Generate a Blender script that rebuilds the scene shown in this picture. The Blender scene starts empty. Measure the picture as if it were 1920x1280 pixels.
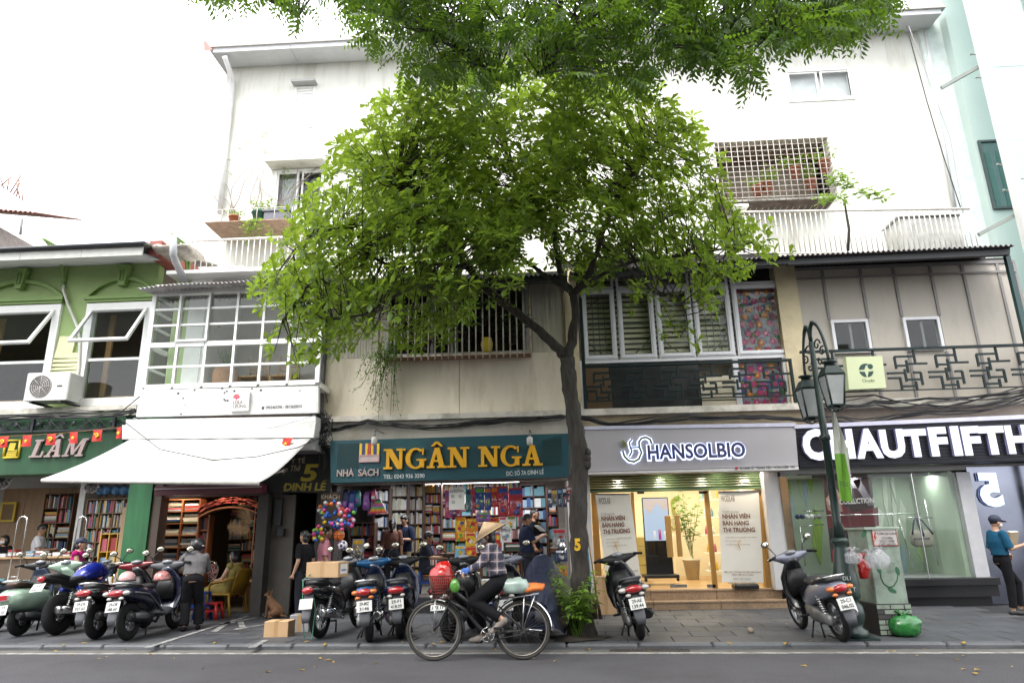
import bpy,math,random
import unicodedata
import numpy as np
from mathutils import Vector,Matrix,noise
random.seed(11)
rnd=random.random
uni=random.uniform
S=bpy.context.scene
COL=S.collection
PI=math.pi
rad=math.radians
# ------------------------------------------------------------------ camera
FPX,CAMH=1278.0,1.47
_th,_ps,_ro=rad(15.845),rad(2.7),rad(1.18)
CF=Vector((-math.sin(_ps)*math.cos(_th),math.cos(_ps)*math.cos(_th),math.sin(_th)))
_r0=Vector((math.cos(_ps),math.sin(_ps),0)); _u0=_r0 .cross(CF)
CR=_r0*math.cos(_ro)-_u0*math.sin(_ro)
CU=_u0*math.cos(_ro)+_r0*math.sin(_ro)
cd=bpy.data.cameras.new('camera'); cam=bpy.data.objects.new('camera',cd); COL.objects.link(cam)
cd.sensor_width=36.0; cd.lens=FPX*36/1920; cd.clip_start=.05; cd.clip_end=1500
_m=Matrix((CR,CU,-CF)).transposed().to_4x4(); _m.translation=(0,0,CAMH); cam.matrix_world=_m
S.camera=cam
# ------------------------------------------------------------------ sky, sun, exposure
SUN_EL,SUN_AZ=rad(58),rad(205)
w=bpy.data.worlds.new("World"); S.world=w; w.use_nodes=True
nt=w.node_tree; nt.nodes.clear()
o_=nt.nodes.new('ShaderNodeOutputWorld'); bg=nt.nodes.new('ShaderNodeBackground')
sk=nt.nodes.new('ShaderNodeTexSky'); sk.sky_type='NISHITA'; sk.sun_disc=False
sk.sun_elevation=SUN_EL; sk.sun_rotation=SUN_AZ; sk.air_density=1.0; sk.dust_density=6.0; sk.ozone_density=1.0
hs=nt.nodes.new('ShaderNodeHueSaturation'); hs.inputs['Saturation'].default_value=.12
mx=nt.nodes.new('ShaderNodeMixRGB'); mx.inputs[0].default_value=.75; mx.inputs[2].default_value=(12.0,12.2,12.6,1)
nt.links.new(sk.outputs[0],hs.inputs['Color']); nt.links.new(hs.outputs[0],mx.inputs[1]); nt.links.new(mx.outputs[0],bg.inputs[0])
bg.inputs[1].default_value=.105
nt.links.new(bg.outputs[0],o_.inputs[0])
sl=bpy.data.lights.new('sun','SUN'); sl.energy=1.2; sl.angle=rad(28); sl.color=(1,.96,.9)
so=bpy.data.objects.new('sun',sl); COL.objects.link(so)
_d=Vector((math.sin(SUN_AZ)*math.cos(SUN_EL),math.cos(SUN_AZ)*math.cos(SUN_EL),math.sin(SUN_EL)))
so.rotation_euler=_d.to_track_quat('Z','Y').to_euler(); so.location=(0,-5,30)
S.view_settings.view_transform='Standard'; S.view_settings.look='None'
S.view_settings.gamma=1; S.view_settings.use_curve_mapping=False
S.view_settings.exposure=1.65
cy=S.cycles
cy.use_denoising=True
try:cy.denoiser='OPENIMAGEDENOISE'
except Exception:pass
cy.max_bounces=7; cy.diffuse_bounces=4; cy.glossy_bounces=3; cy.transmission_bounces=4; cy.transparent_max_bounces=12
cy.caustics_reflective=False; cy.caustics_refractive=False
cy.sample_clamp_indirect=6.0
# ------------------------------------------------------------------ measuring helpers: photograph pixel -> point of a world plane
def ray(px,py):return CF+CR*((px-960)/FPX)-CU*((py-640)/FPX)
def W(px,py,Y):
 d=ray(px,py); t=Y/d.y
 return Vector((d.x*t,Y,d.z*t+CAMH))
def G(px,py,z=.07):
 d=ray(px,py); t=(z-CAMH)/d.z
 return Vector((d.x*t,d.y*t,z))
def rect(pl,pr,pt,pb,Y):
 pm,ym=(pl+pr)/2,(pt+pb)/2
 return W(pl,ym,Y).x,W(pr,ym,Y).x,W(pm,pb,Y).z,W(pm,pt,Y).z
PZ=.07
# ------------------------------------------------------------------ materials
MATS={}
def _base(name):
 m=bpy.data.materials.new(name); m.use_nodes=True
 n=m.node_tree; b=n.nodes['Principled BSDF']
 return m,n,b
def M(name,c,rough=.6,metal=0,var=.1,scale=5,bump=0,bscale=60,spec=.5,coat=0,dirt=None,dscale=1.2,dthr=.58,world=False,emit=0,ecol=None,stretch=None):
 if name in MATS:return MATS[name]
 m,n,b=_base(name); L=n.links
 tc=n.nodes.new('ShaderNodeTexCoord')
 if world:
  g=n.nodes.new('ShaderNodeNewGeometry'); src=g.outputs['Position']
 else:src=tc.outputs['Object']
 if stretch:
  mp=n.nodes.new('ShaderNodeMapping'); mp.inputs['Scale'].default_value=stretch; L.new(src,mp.inputs[0]); src=mp.outputs[0]
 b.inputs['Roughness'].default_value=rough; b.inputs['Metallic'].default_value=metal
 b.inputs['Specular IOR Level'].default_value=spec
 if coat:b.inputs['Coat Weight'].default_value=coat; b.inputs['Coat Roughness'].default_value=.08
 nz=n.nodes.new('ShaderNodeTexNoise'); nz.inputs['Scale'].default_value=scale; nz.inputs['Detail'].default_value=6
 L.new(src,nz.inputs['Vector'])
 cr=n.nodes.new('ShaderNodeValToRGB'); e=cr.color_ramp.elements
 e[0].position=.3; e[1].position=.7
 e[0].color=tuple(max(0,x*(1-var))for x in c[:3])+(1,); e[1].color=tuple(min(1,x*(1+var))for x in c[:3])+(1,)
 L.new(nz.outputs[0],cr.inputs[0]); out=cr.outputs[0]
 if dirt:
  n2=n.nodes.new('ShaderNodeTexNoise'); n2 .inputs['Scale'].default_value=dscale; n2 .inputs['Detail'].default_value=9; n2 .inputs['Roughness'].default_value=.68
  L.new(src,n2 .inputs['Vector'])
  r2=n.nodes.new('ShaderNodeValToRGB'); r2 .color_ramp.elements[0].position=dthr-.1; r2 .color_ramp.elements[1].position=dthr+.14
  r2 .color_ramp.elements[0].color=(0,0,0,1); r2 .color_ramp.elements[1].color=(.85,.85,.85,1)
  L.new(n2 .outputs[0],r2 .inputs[0])
  mm=n.nodes.new('ShaderNodeMixRGB'); mm.inputs[2].default_value=tuple(dirt)+(1,)
  L.new(r2 .outputs[0],mm.inputs[0]); L.new(out,mm.inputs[1]); out=mm.outputs[0]
 L.new(out,b.inputs['Base Color'])
 rr=n.nodes.new('ShaderNodeMapRange'); rr.inputs[3].default_value=max(.02,rough-.1); rr.inputs[4].default_value=min(1,rough+.1)
 L.new(nz.outputs[0],rr.inputs[0]); L.new(rr.outputs[0],b.inputs['Roughness'])
 if bump:
  n3=n.nodes.new('ShaderNodeTexNoise'); n3 .inputs['Scale'].default_value=bscale; n3 .inputs['Detail'].default_value=5
  L.new(src,n3 .inputs['Vector'])
  bp=n.nodes.new('ShaderNodeBump'); bp.inputs['Strength'].default_value=bump; bp.inputs['Distance'].default_value=.02
  L.new(n3 .outputs[0],bp.inputs['Height']); L.new(bp.outputs[0],b.inputs['Normal'])
 if emit:
  b.inputs['Emission Color'].default_value=tuple(ecol or c)[:3]+(1,); b.inputs['Emission Strength'].default_value=emit
 MATS[name]=m
 return m
def glass(name,tint=(.9,.95,.94),refl=1.0,rough=.02):
 if name in MATS:return MATS[name]
 m=bpy.data.materials.new(name); m.use_nodes=True; n=m.node_tree; n.nodes.clear(); L=n.links
 o=n.nodes.new('ShaderNodeOutputMaterial'); t=n.nodes.new('ShaderNodeBsdfTransparent'); g=n.nodes.new('ShaderNodeBsdfGlossy')
 t.inputs[0].default_value=tuple(tint)+(1,); g.inputs['Roughness'].default_value=rough
 f=n.nodes.new('ShaderNodeLayerWeight'); f.inputs[0].default_value=.5
 e=n.nodes.new('ShaderNodeMath'); e.operation='POWER'; e.inputs[1].default_value=4.0; L.new(f.outputs['Facing'],e.inputs[0])
 k=n.nodes.new('ShaderNodeMath'); k.operation='MULTIPLY_ADD'; k.inputs[1].default_value=.9; k.inputs[2].default_value=.05*refl; k.use_clamp=True
 x=n.nodes.new('ShaderNodeMixShader'); L.new(e.outputs[0],k.inputs[0]); L.new(k.outputs[0],x.inputs[0])
 L.new(t.outputs[0],x.inputs[1]); L.new(g.outputs[0],x.inputs[2]); L.new(x.outputs[0],o.inputs[0])
 MATS[name]=m; return m
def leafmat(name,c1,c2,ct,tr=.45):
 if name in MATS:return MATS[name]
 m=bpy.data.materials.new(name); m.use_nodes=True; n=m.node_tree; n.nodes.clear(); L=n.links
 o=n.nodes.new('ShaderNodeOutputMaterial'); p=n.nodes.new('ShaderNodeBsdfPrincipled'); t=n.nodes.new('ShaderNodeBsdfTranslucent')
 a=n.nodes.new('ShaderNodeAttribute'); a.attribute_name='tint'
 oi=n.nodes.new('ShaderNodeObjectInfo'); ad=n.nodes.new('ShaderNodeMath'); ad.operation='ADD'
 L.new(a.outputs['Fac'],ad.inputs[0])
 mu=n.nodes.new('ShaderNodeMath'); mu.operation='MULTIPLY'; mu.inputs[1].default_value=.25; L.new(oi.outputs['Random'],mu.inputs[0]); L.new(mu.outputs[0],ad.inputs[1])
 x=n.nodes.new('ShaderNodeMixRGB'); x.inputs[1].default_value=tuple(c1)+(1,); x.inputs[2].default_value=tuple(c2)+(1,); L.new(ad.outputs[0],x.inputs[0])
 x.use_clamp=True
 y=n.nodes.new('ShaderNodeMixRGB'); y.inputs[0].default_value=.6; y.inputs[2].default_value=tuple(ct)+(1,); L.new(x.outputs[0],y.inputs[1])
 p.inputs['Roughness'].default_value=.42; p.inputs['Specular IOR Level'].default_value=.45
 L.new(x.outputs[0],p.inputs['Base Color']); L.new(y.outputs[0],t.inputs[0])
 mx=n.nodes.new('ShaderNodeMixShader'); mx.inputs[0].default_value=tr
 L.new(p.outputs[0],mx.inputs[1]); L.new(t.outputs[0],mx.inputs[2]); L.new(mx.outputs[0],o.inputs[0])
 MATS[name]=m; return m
def emis(name,c,s):
 if name in MATS:return MATS[name]
 m,n,b=_base(name); b.inputs['Base Color'].default_value=tuple(x*.08 for x in c)+(1,)
 b.inputs['Emission Color'].default_value=tuple(c)+(1,); b.inputs['Emission Strength'].default_value=s
 MATS[name]=m; return m
# ------------------------------------------------------------------ objects
ORG={}
def thing(name,label,cat,loc=(0,0,0),rz=0,group=None,static=True,kind=None):
 o=bpy.data.objects.new(name,None); COL.objects.link(o); o.empty_display_size=.2
 o.location=loc; o.rotation_euler=(0,0,rz)
 o['label']=label; o['category']=cat
 if group:o['group']=group
 if kind:o['kind']=kind
 if static:ORG[o.name]=Vector(loc)
 return o
def tag(o,label,cat,group=None,kind=None):
 o['label']=label; o['category']=cat
 if group:o['group']=group
 if kind:o['kind']=kind
 return o
def structure(o):o['kind']='structure'; return o
def stuff(o):o['kind']='stuff'; return o
def kids(o):return[c for c in o.children]
def dup(root,loc=None,rz=None,label=None,parent=None):
 c=root.copy(); COL.objects.link(c)
 if parent is not None:c.parent=parent
 if loc is not None:c.location=loc
 if rz is not None:c.rotation_euler=(0,0,rz)
 if label:c['label']=label
 for k in kids(root):dup(k,parent=c)
 return c
class MB:
 def __init__(s):s.v=[]; s.f=[]; s.m=[]; s.sm=[]
 def add(s,vs,fs,m=0,smooth=False):
  b=len(s.v); s.v+=[tuple(v)for v in vs]
  for f in fs:s.f.append(tuple(b+i for i in f)); s.m.append(m); s.sm.append(smooth)
  return s
 def xf(s,start,mat):
  for i in range(start,len(s.v)):s.v[i]=tuple(mat@Vector(s.v[i]))
 def box(s,x0,x1,y0,y1,z0,z1,m=0):
  if x0>x1:x0,x1=x1,x0
  if y0>y1:y0,y1=y1,y0
  if z0>z1:z0,z1=z1,z0
  vs=[(x0,y0,z0),(x1,y0,z0),(x1,y1,z0),(x0,y1,z0),(x0,y0,z1),(x1,y0,z1),(x1,y1,z1),(x0,y1,z1)]
  return s.add(vs,[(3,2,1,0),(4,5,6,7),(0,1,5,4),(1,2,6,5),(2,3,7,6),(3,0,4,7)],m)
 def bbox(s,x0,x1,y0,y1,z0,z1,m=0,b=.01):
  if x0>x1:x0,x1=x1,x0
  if y0>y1:y0,y1=y1,y0
  if z0>z1:z0,z1=z1,z0
  b=min(b,(x1-x0)*.4,(y1-y0)*.4,(z1-z0)*.4)
  def ring(z,i):return[(x0+i,y0,z),(x1-i,y0,z),(x1,y0+i,z),(x1,y1-i,z),(x1-i,y1,z),(x0+i,y1,z),(x0,y1-i,z),(x0,y0+i,z)]
  r=[ring(z0,b),ring(z1-b,b)]
  top=[(x0+b+(.4*b if 0 else 0),y0+b,z1),(x1-b,y0+b,z1),(x1-b,y0+b,z1),(x1-b,y1-b,z1),(x1-b,y1-b,z1),(x0+b,y1-b,z1),(x0+b,y1-b,z1),(x0+b,y0+b,z1)]
  vs=r[0]+r[1]+[top[0],top[1],top[3],top[5]]
  fs=[tuple(range(7,-1,-1))]
  for i in range(8):fs.append((i,(i+1)%8,8+(i+1)%8,8+i))
  fs+=[(8,9,17,16),(9,10,17),(10,11,18,17),(11,12,18),(12,13,19,18),(13,14,19),(14,15,16,19),(15,8,16),(16,17,18,19)]
  return s.add(vs,fs,m)
 def quad(s,a,b,c,d,m=0):return s.add([a,b,c,d],[(0,1,2,3)],m)
 def prism(s,poly,y0,y1,m=0):
  n=len(poly)
  vs=[(p[0],y0,p[1])for p in poly]+[(p[0],y1,p[1])for p in poly]
  a=sum(poly[i][0]*poly[(i+1)%n][1]-poly[(i+1)%n][0]*poly[i][1]for i in range(n))
  fr,bk=tuple(range(n)),tuple(range(2*n-1,n-1,-1))
  fs=[fr,bk]+[(i,n+i,n+(i+1)%n,(i+1)%n)for i in range(n)]
  if a<0:fs=[tuple(reversed(f))for f in fs]
  return s.add(vs,fs,m)
 def slab(s,c4,Y,t,m=0):
  P4=[W(p[0],p[1],Y)for p in c4]
  return s.prism([(p.x,p.z)for p in P4],Y,Y+t,m)
 def cyl(s,p0,p1,r0,r1=None,n=10,m=0,cap=True,smooth=True):
  return s.tube([p0,p1],[r0,r0 if r1 is None else r1],n,m,cap,smooth)
 def tube(s,pts,rs,n=8,m=0,cap=True,smooth=True):
  pts=[Vector(p)for p in pts]
  if not isinstance(rs,(list,tuple)):rs=[rs]*len(pts)
  vs=[]; prev=None
  for i,p in enumerate(pts):
   d=(pts[min(i+1,len(pts)-1)]-pts[max(i-1,0)])
   if d.length<1e-9:d=Vector((0,0,1))
   d.normalize()
   if prev is None:
    u=d.orthogonal().normalized()
   else:
    u=prev-d*prev.dot(d)
    u=u.normalized()if u.length>1e-6 else d.orthogonal().normalized()
   prev=u; v=d.cross(u)
   for k in range(n):
    a=2*PI*k/n; vs.append(p+u*(rs[i]*math.cos(a))+v*(rs[i]*math.sin(a)))
  fs=[]
  for i in range(len(pts)-1):
   for k in range(n):fs.append((i*n+k,i*n+(k+1)%n,(i+1)*n+(k+1)%n,(i+1)*n+k))
  b=len(s.v); s.add(vs,fs,m,smooth)
  if cap:
   s.f+=[tuple(b+k for k in range(n-1,-1,-1)),tuple(b+(len(pts)-1)*n+k for k in range(n))]; s.m+=[m,m]; s.sm+=[False,False]
  return s
 def ell(s,c,r,nu=12,nv=8,m=0,rot=None):
  if not isinstance(r,(list,tuple)):r=(r,r,r)
  vs=[];
  for j in range(1,nv):
   t=PI*j/nv
   for i in range(nu):
    a=2*PI*i/nu; vs.append(Vector((r[0]*math.sin(t)*math.cos(a),r[1]*math.sin(t)*math.sin(a),r[2]*math.cos(t))))
  vs+=[Vector((0,0,r[2])),Vector((0,0,-r[2]))]
  if rot is not None:vs=[rot@v for v in vs]
  vs=[Vector(c)+v for v in vs]
  fs=[]; T,B=len(vs)-2,len(vs)-1
  for i in range(nu):
   fs.append((T,i,(i+1)%nu)); fs.append((B,(nv-2)*nu+(i+1)%nu,(nv-2)*nu+i))
   for j in range(nv-2):fs.append((j*nu+i,(j+1)*nu+i,(j+1)*nu+(i+1)%nu,j*nu+(i+1)%nu))
  return s.add(vs,fs,m,True)
 def lathe(s,prof,c=(0,0,0),n=16,m=0,smooth=True,rot=None):
  vs=[]
  for r,z in prof:
   for k in range(n):
    a=2*PI*k/n; v=Vector((r*math.cos(a),r*math.sin(a),z))
    if rot is not None:v=rot@v
    vs.append(Vector(c)+v)
  fs=[]
  for i in range(len(prof)-1):
   for k in range(n):fs.append((i*n+k,i*n+(k+1)%n,(i+1)*n+(k+1)%n,(i+1)*n+k))
  b=len(s.v); s.add(vs,fs,m,smooth)
  s.f+=[tuple(b+k for k in range(n-1,-1,-1)),tuple(b+(len(prof)-1)*n+k for k in range(n))]; s.m+=[m,m]; s.sm+=[False,False]
  return s
 def torus(s,c,R,r,n=28,k=8,m=0,axis='x',sq=1.0,arc=None):
  vs=[]; full=arc is None; a0,a1=(0,2*PI)if full else arc
  cnt=n if full else n+1
  for i in range(cnt):
   a=a0+(a1-a0)*i/n
   for j in range(k):
    b=2*PI*j/k; q=R+r*math.cos(b); h=r*sq*math.sin(b)
    p={'x':(h,q*math.cos(a),q*math.sin(a)),'y':(q*math.cos(a),h,q*math.sin(a)),'z':(q*math.cos(a),q*math.sin(a),h)}[axis]
    vs.append(Vector(c)+Vector(p))
  fs=[]
  for i in range(n):
   i2=(i+1)%cnt
   for j in range(k):fs.append((i*k+j,i2*k+j,i2*k+(j+1)%k,i*k+(j+1)%k))
  return s.add(vs,fs,m,True)
 def loft(s,secs,n=14,m=0,axis='y',p=2.6,smooth=True):
  vs=[]
  for c,ha,hb in secs:
   for k in range(n):
    a=2*PI*k/n; ca,sa=math.cos(a),math.sin(a)
    u=math.copysign(abs(ca)**(2/p),ca)*ha; v=math.copysign(abs(sa)**(2/p),sa)*hb
    vs.append(Vector(c)+Vector({'y':(u,0,v),'z':(u,v,0),'x':(0,u,v)}[axis]))
  fs=[]
  for i in range(len(secs)-1):
   for k in range(n):fs.append((i*n+k,(i+1)*n+k,(i+1)*n+(k+1)%n,i*n+(k+1)%n))
  b=len(s.v); s.add(vs,fs,m,smooth)
  s.f+=[tuple(b+k for k in range(n)),tuple(b+(len(secs)-1)*n+k for k in range(n-1,-1,-1))]; s.m+=[m,m]; s.sm+=[smooth,smooth]
  return s
 def build(s,name,mats,parent=None,attr=None):
  if not isinstance(mats,(list,tuple)):mats=[mats]
  off=ORG.get(parent.name)if parent is not None else None
  me=bpy.data.meshes.new(name)
  vs=s.v if off is None else[(v[0]-off.x,v[1]-off.y,v[2]-off.z)for v in s.v]
  me.from_pydata(vs,[],s.f)
  for m in mats:me.materials.append(m)
  me.polygons.foreach_set('material_index',s.m); me.polygons.foreach_set('use_smooth',s.sm)
  if attr:
   for k,vals in attr.items():
    a=me.attributes.new(k,'FLOAT','POINT'); a.data.foreach_set('value',vals)
  me.update()
  o=bpy.data.objects.new(name,me); COL.objects.link(o)
  if parent is not None:
   o.parent=parent
   if off is not None:ORG[o.name]=off
  return o
def inst(o,parent=None,loc=(0,0,0),rot=(0,0,0),scale=(1,1,1),name=None,matrix=None):
 c=bpy.data.objects.new(name or o.name.split('.')[0],o.data); COL.objects.link(c)
 if parent is not None:c.parent=parent
 if matrix is not None:c.matrix_local=matrix
 else:c.location=loc; c.rotation_euler=rot; c.scale=scale
 return c
def bx(name,mat,parent,*a,bev=0):
 b=MB()
 if bev:b.bbox(*a,b=bev)
 else:b.box(*a)
 return b.build(name,mat,parent)
# ------------------------------------------------------------------ lettering
_TX={}
TS=bpy.data.scenes.new('workbench')
OLD=[]
def ev(o):
 TS.collection.objects.link(o); v=TS.view_layers[0]; v.update(); g=v.depsgraph
 me=bpy.data.meshes.new_from_object(o.evaluated_get(g)); TS.collection.objects.unlink(o); return me
def text_geo(s,bold=0,shear=0):
 k=(s,bold,shear)
 if k in _TX:return _TX[k]
 t=''; marks=[]
 for ch in s:
  if ch in '\u0110\u0111':marks.append((len(t),'-')); t+='D' if ch=='\u0110' else 'd'; continue
  n=unicodedata.normalize('NFD',ch)
  for c in n[1:]:marks.append((len(t),c))
  t+=n[0]
 cu=bpy.data.curves.new('t','FONT'); cu.body=t; cu.size=1; cu.resolution_u=3; cu.offset=bold; cu.shear=shear
 o=bpy.data.objects.new('t',cu); me=ev(o)
 vs=[(v.co.x,v.co.y)for v in me.vertices]; fs=[tuple(p.vertices)for p in me.polygons]
 es={}
 for p in me.polygons:
  for e in p.edge_keys:es[e]=es.get(e,0)+1
 be=[]
 for p in me.polygons:
  vv=list(p.vertices)
  for i in range(len(vv)):
   a,b=vv[i],vv[(i+1)%len(vv)]
   if es[(min(a,b),max(a,b))]==1:be.append((a,b))
 bpy.data.objects.remove(o); bpy.data.meshes.remove(me); bpy.data.curves.remove(cu)
 up={}
 for i,c in marks:
  g=text_geo(t[i],bold,shear)[0]; x1=max(v[0]for v in text_geo(t[:i+1],bold,shear)[0]); gw=max(v[0]for v in g)-min(v[0]for v in g); xc=x1-gw/2; y=max(v[1]for v in g)+.05+up.get(i,0); h=.035+bold*.6; dx=.14*up.get(i,0)/.1 if i in up else 0
  if shear:xc+=.1*shear
  if c=='\u0302':Q=[[(-.15,0),(-.15+2*h,0),(0,.1),(0,.1+h*1.4)],[(0,.1+h*1.4),(0,.1),(.15-2*h,0),(.15,0)]]
  elif c=='\u0306':Q=[[(-.13,.12),(-.05,.03),(-.05,.03+h),(-.13+h,.12+h*.3)],[(-.05,.03),(.05,.03),(.05,.03+h),(-.05,.03+h)],[(.05,.03),(.13,.12),(.13-h,.12+h*.3),(.05,.03+h)]]
  elif c=='\u0300':Q=[[(.02,0),(.08,0),(-.04,.14),(-.12,.14)]]
  elif c=='\u0301':Q=[[(-.08,0),(-.02,0),(.12,.14),(.04,.14)]]
  elif c=='\u0303':Q=[[(-.15,.02),(-.04,.07),(-.04,.07+h),(-.15,.02+h)],[(-.04,.07),(.04,.03),(.04,.03+h),(-.04,.07+h)],[(.04,.03),(.15,.08),(.15,.08+h),(.04,.03+h)]]
  elif c=='\u0309':Q=[[(-.03,0),(.02,0),(.05,.07),(-.01,.07)],[(-.05,.0701),(.05,.0701),(.03,.13),(-.05,.13)]]
  elif c=='\u0323':y=0; Q=[[(-.045,-.17),(.045,-.17),(.045,-.08),(-.045,-.08)]]
  elif c=='\u031b':y=max(v[1]for v in g)-.12; Q=[[(gw/2+.005,0),(gw/2+.06,.0),(gw/2+.11,.14),(gw/2+.05,.14)]]
  else:y=.36; Q=[[(-gw/2-.09,0),(-gw/2-.002,0),(-gw/2-.002,h+.03),(-gw/2-.09,h+.03)]]
  if c in '\u0302\u0306':up[i]=.1;
  for q in Q:n=len(vs); vs+=[(xc+dx+p[0],y+p[1])for p in q]; fs.append((n,n+1,n+2,n+3)); be+=[(n,n+1),(n+1,n+2),(n+2,n+3),(n+3,n)]
 _TX[k]=(vs,fs,be); return _TX[k]
def _letters(vs,fs,be,A,U,V,Y,depth,mb,mi,ms):
 """flat glyphs (vs in the unit of U,V) set on plane Y, front face at Y-depth"""
 n=len(vs); fr=[A+U*v[0]+V*v[1]for v in vs]
 allv=[(p.x,p.y-depth,p.z)for p in fr]+[(p.x,p.y,p.z)for p in fr]
 def up(f):
  a,b,c=(Vector(allv[i])for i in f[:3]); return f if(b-a).cross(c-a).y<0 else tuple(reversed(f))
 mb.add(allv,[up(f)for f in fs],mi)
 b0=len(mb.v)-2*n
 if depth>.0045:
  for a,b in be:mb.f.append((b0+a,b0+n+a,b0+n+b,b0+b)); mb.m.append(ms); mb.sm.append(False)
 return mb
def text_on(mb,s,pl,pr,hpx,Y,depth=.004,mi=0,ms=0,bold=0,shear=0):
 """text set between two baseline pixels of the photograph on plane Y; hpx = cap height in pixels"""
 if isinstance(ms,float):ms,bold,shear=0,ms,bold
 vs,fs,be=text_geo(s,bold,shear)
 x0=min(v[0]for v in vs); x1=max(v[0]for v in vs)
 A,B=W(pl[0],pl[1],Y),W(pr[0],pr[1],Y)
 T=W((pl[0]+pr[0])/2,(pl[1]+pr[1])/2-hpx,Y); mid=(A+B)/2
 capv=text_geo('H',bold)[0]; ch=max(v[1]for v in capv)
 U=(B-A)/(x1-x0); V=Vector((0,0,(T-mid).z/ch))
 return _letters([(v[0]-x0,v[1])for v in vs],fs,be,A,U,V,Y,depth,mb,mi,ms)
def text_at(mb,s,c,width,h,depth=.002,mi=0,bold=0,rot=None):
 """text centred at c in the xz plane of the current frame"""
 vs,fs,be=text_geo(s,bold)
 x0=min(v[0]for v in vs); x1=max(v[0]for v in vs); ch=max(v[1]for v in text_geo('H',bold)[0])
 c=Vector(c); A=c-Vector((width/2,0,h/2))
 return _letters([(v[0]-x0,v[1])for v in vs],fs,be,A,Vector((width/(x1-x0),0,0)),Vector((0,0,h/ch)),c.y,depth,mb,mi,mi)
# common materials
WHITE=M('white_paint',(.78,.78,.76),.5,var=.04)
PVC=M('white_pvc',(.8,.81,.82),.35,var=.03)
BLACKM=M('black_metal',(.02,.02,.022),.45)
STEEL=M('steel',(.6,.6,.6),.25,1,var=.05)
CHROME=M('chrome',(.75,.75,.76),.12,1,var=.02)
RUBBER=M('tyre_rubber',(.012,.012,.013),.75,var=.2,spec=.25,bump=.2,bscale=90)
BLKPL=M('black_plastic',(.010,.010,.011),.42,var=.15,spec=.35)
GREYPL=M('grey_plastic',(.075,.078,.088),.4)
CABLE=M('cable_black',(.015,.015,.016),.55)
WOOD=M('light_wood',(.42,.26,.12),.5,var=.2,scale=4,stretch=(8,8,.8))
DKWOOD=M('dark_wood',(.10,.045,.022),.5,var=.25,scale=4,stretch=(8,8,1))
CARD=M('cardboard',(.48,.31,.17),.8,var=.08)
PAPER=M('paper',(.78,.76,.7),.8,var=.03)
# ------------------------------------------------------------------ slab serif capitals (unit height), as lists of polygons
def _arc(cx,cy,rx,ry,tx,ty,a0,a1,n=22):
 o=[(cx+rx*math.cos(rad(a0+(a1-a0)*i/n)),cy+ry*math.sin(rad(a0+(a1-a0)*i/n)))for i in range(n+1)]
 q=[(cx+(rx-tx)*math.cos(rad(a0+(a1-a0)*i/n)),cy+(ry-ty)*math.sin(rad(a0+(a1-a0)*i/n)))for i in range(n+1)]
 return[[o[i],o[i+1],q[i+1],q[i]]for i in range(n)]
def _bx(a,b,c,d):return[(a,c),(b,c),(b,d),(a,d)]
SLAB={'L':(.78,[_bx(.12,.36,.1,.9),_bx(0,.5,.9,1),_bx(0,.78,0,.1),_bx(.66,.78,.1,.34)]),'A':(1.0,[[(.14,.1),(.3,.1),(.56,1),(.4,1)],[(.62,.1),(.86,.1),(.62,1),(.4,1)],_bx(.3,.68,.3,.4),_bx(.02,.4,0,.1),_bx(.54,.99,0,.1)]),'N':(1.05,[_bx(.13,.28,.1,.9),_bx(.76,.91,.1,1),[(.13,.9),(.13,1),(.38,1),(.91,.12),(.91,0),(.68,0)],_bx(0,.13,.9,1),_bx(0,.42,0,.1),_bx(.62,1.05,.9,1)]),'M':(1.22,[_bx(.12,.26,.1,.9),_bx(.88,1.1,.1,.9),[(.12,1),(.38,1),(.68,.1),(.5,.1)],[(.5,.1),(.64,.1),(1.0,1),(.86,1)],_bx(0,.12,.9,1),_bx(.9,1.22,.9,1),_bx(0,.4,0,.1),_bx(.76,1.22,0,.1)]),'G':(1.0,_arc(.5,.5,.5,.52,.22,.1,48,322)+[_bx(.68,.9,.04,.4),_bx(.54,1.0,.38,.47),_bx(.8,.88,.68,.98)]),'^':(.5,[[(0,1.06),(.12,1.06),(.3,1.2),(.3,1.3),(.22,1.3)],[(.3,1.2),(.48,1.06),(.6,1.06),(.38,1.3),(.3,1.3)]]),}
def slab_text(parent,s,pl,pr,hpx,Y,depth,mat,side=None,ital=0,gap=.1,space=.55):
 tot=0
 for ch in s:
  if ch==' ':tot+=space
  else:tot+=SLAB['A' if ch=='Â' else ch][0]+gap
 tot-=gap
 A,B=W(pl[0],pl[1],Y),W(pr[0],pr[1],Y); T=W((pl[0]+pr[0])/2,(pl[1]+pr[1])/2-hpx,Y)
 H=T.z-(A.z+B.z)/2; U=(B-A)/(tot+ital); V=Vector((0,0,H)); x=0
 for ch in s:
  if ch==' ':x+=space; continue
  k='A' if ch=='Â' else ch; w_,polys=SLAB[k]; polys=list(polys)
  if ch=='Â':polys+=[[(p[0]+.2,p[1])for p in q]for q in SLAB['^'][1]]
  mb=MB()
  for i,q in enumerate(polys):
   pts=[A+U*(x+p[0]+ital*p[1])+V*p[1]for p in q]
   mb.prism([(p.x,p.z)for p in pts],Y-depth-.0009*(i%7),Y-.002,0)
  mb.build('letter',mat,parent); x+=w_+gap
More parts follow.
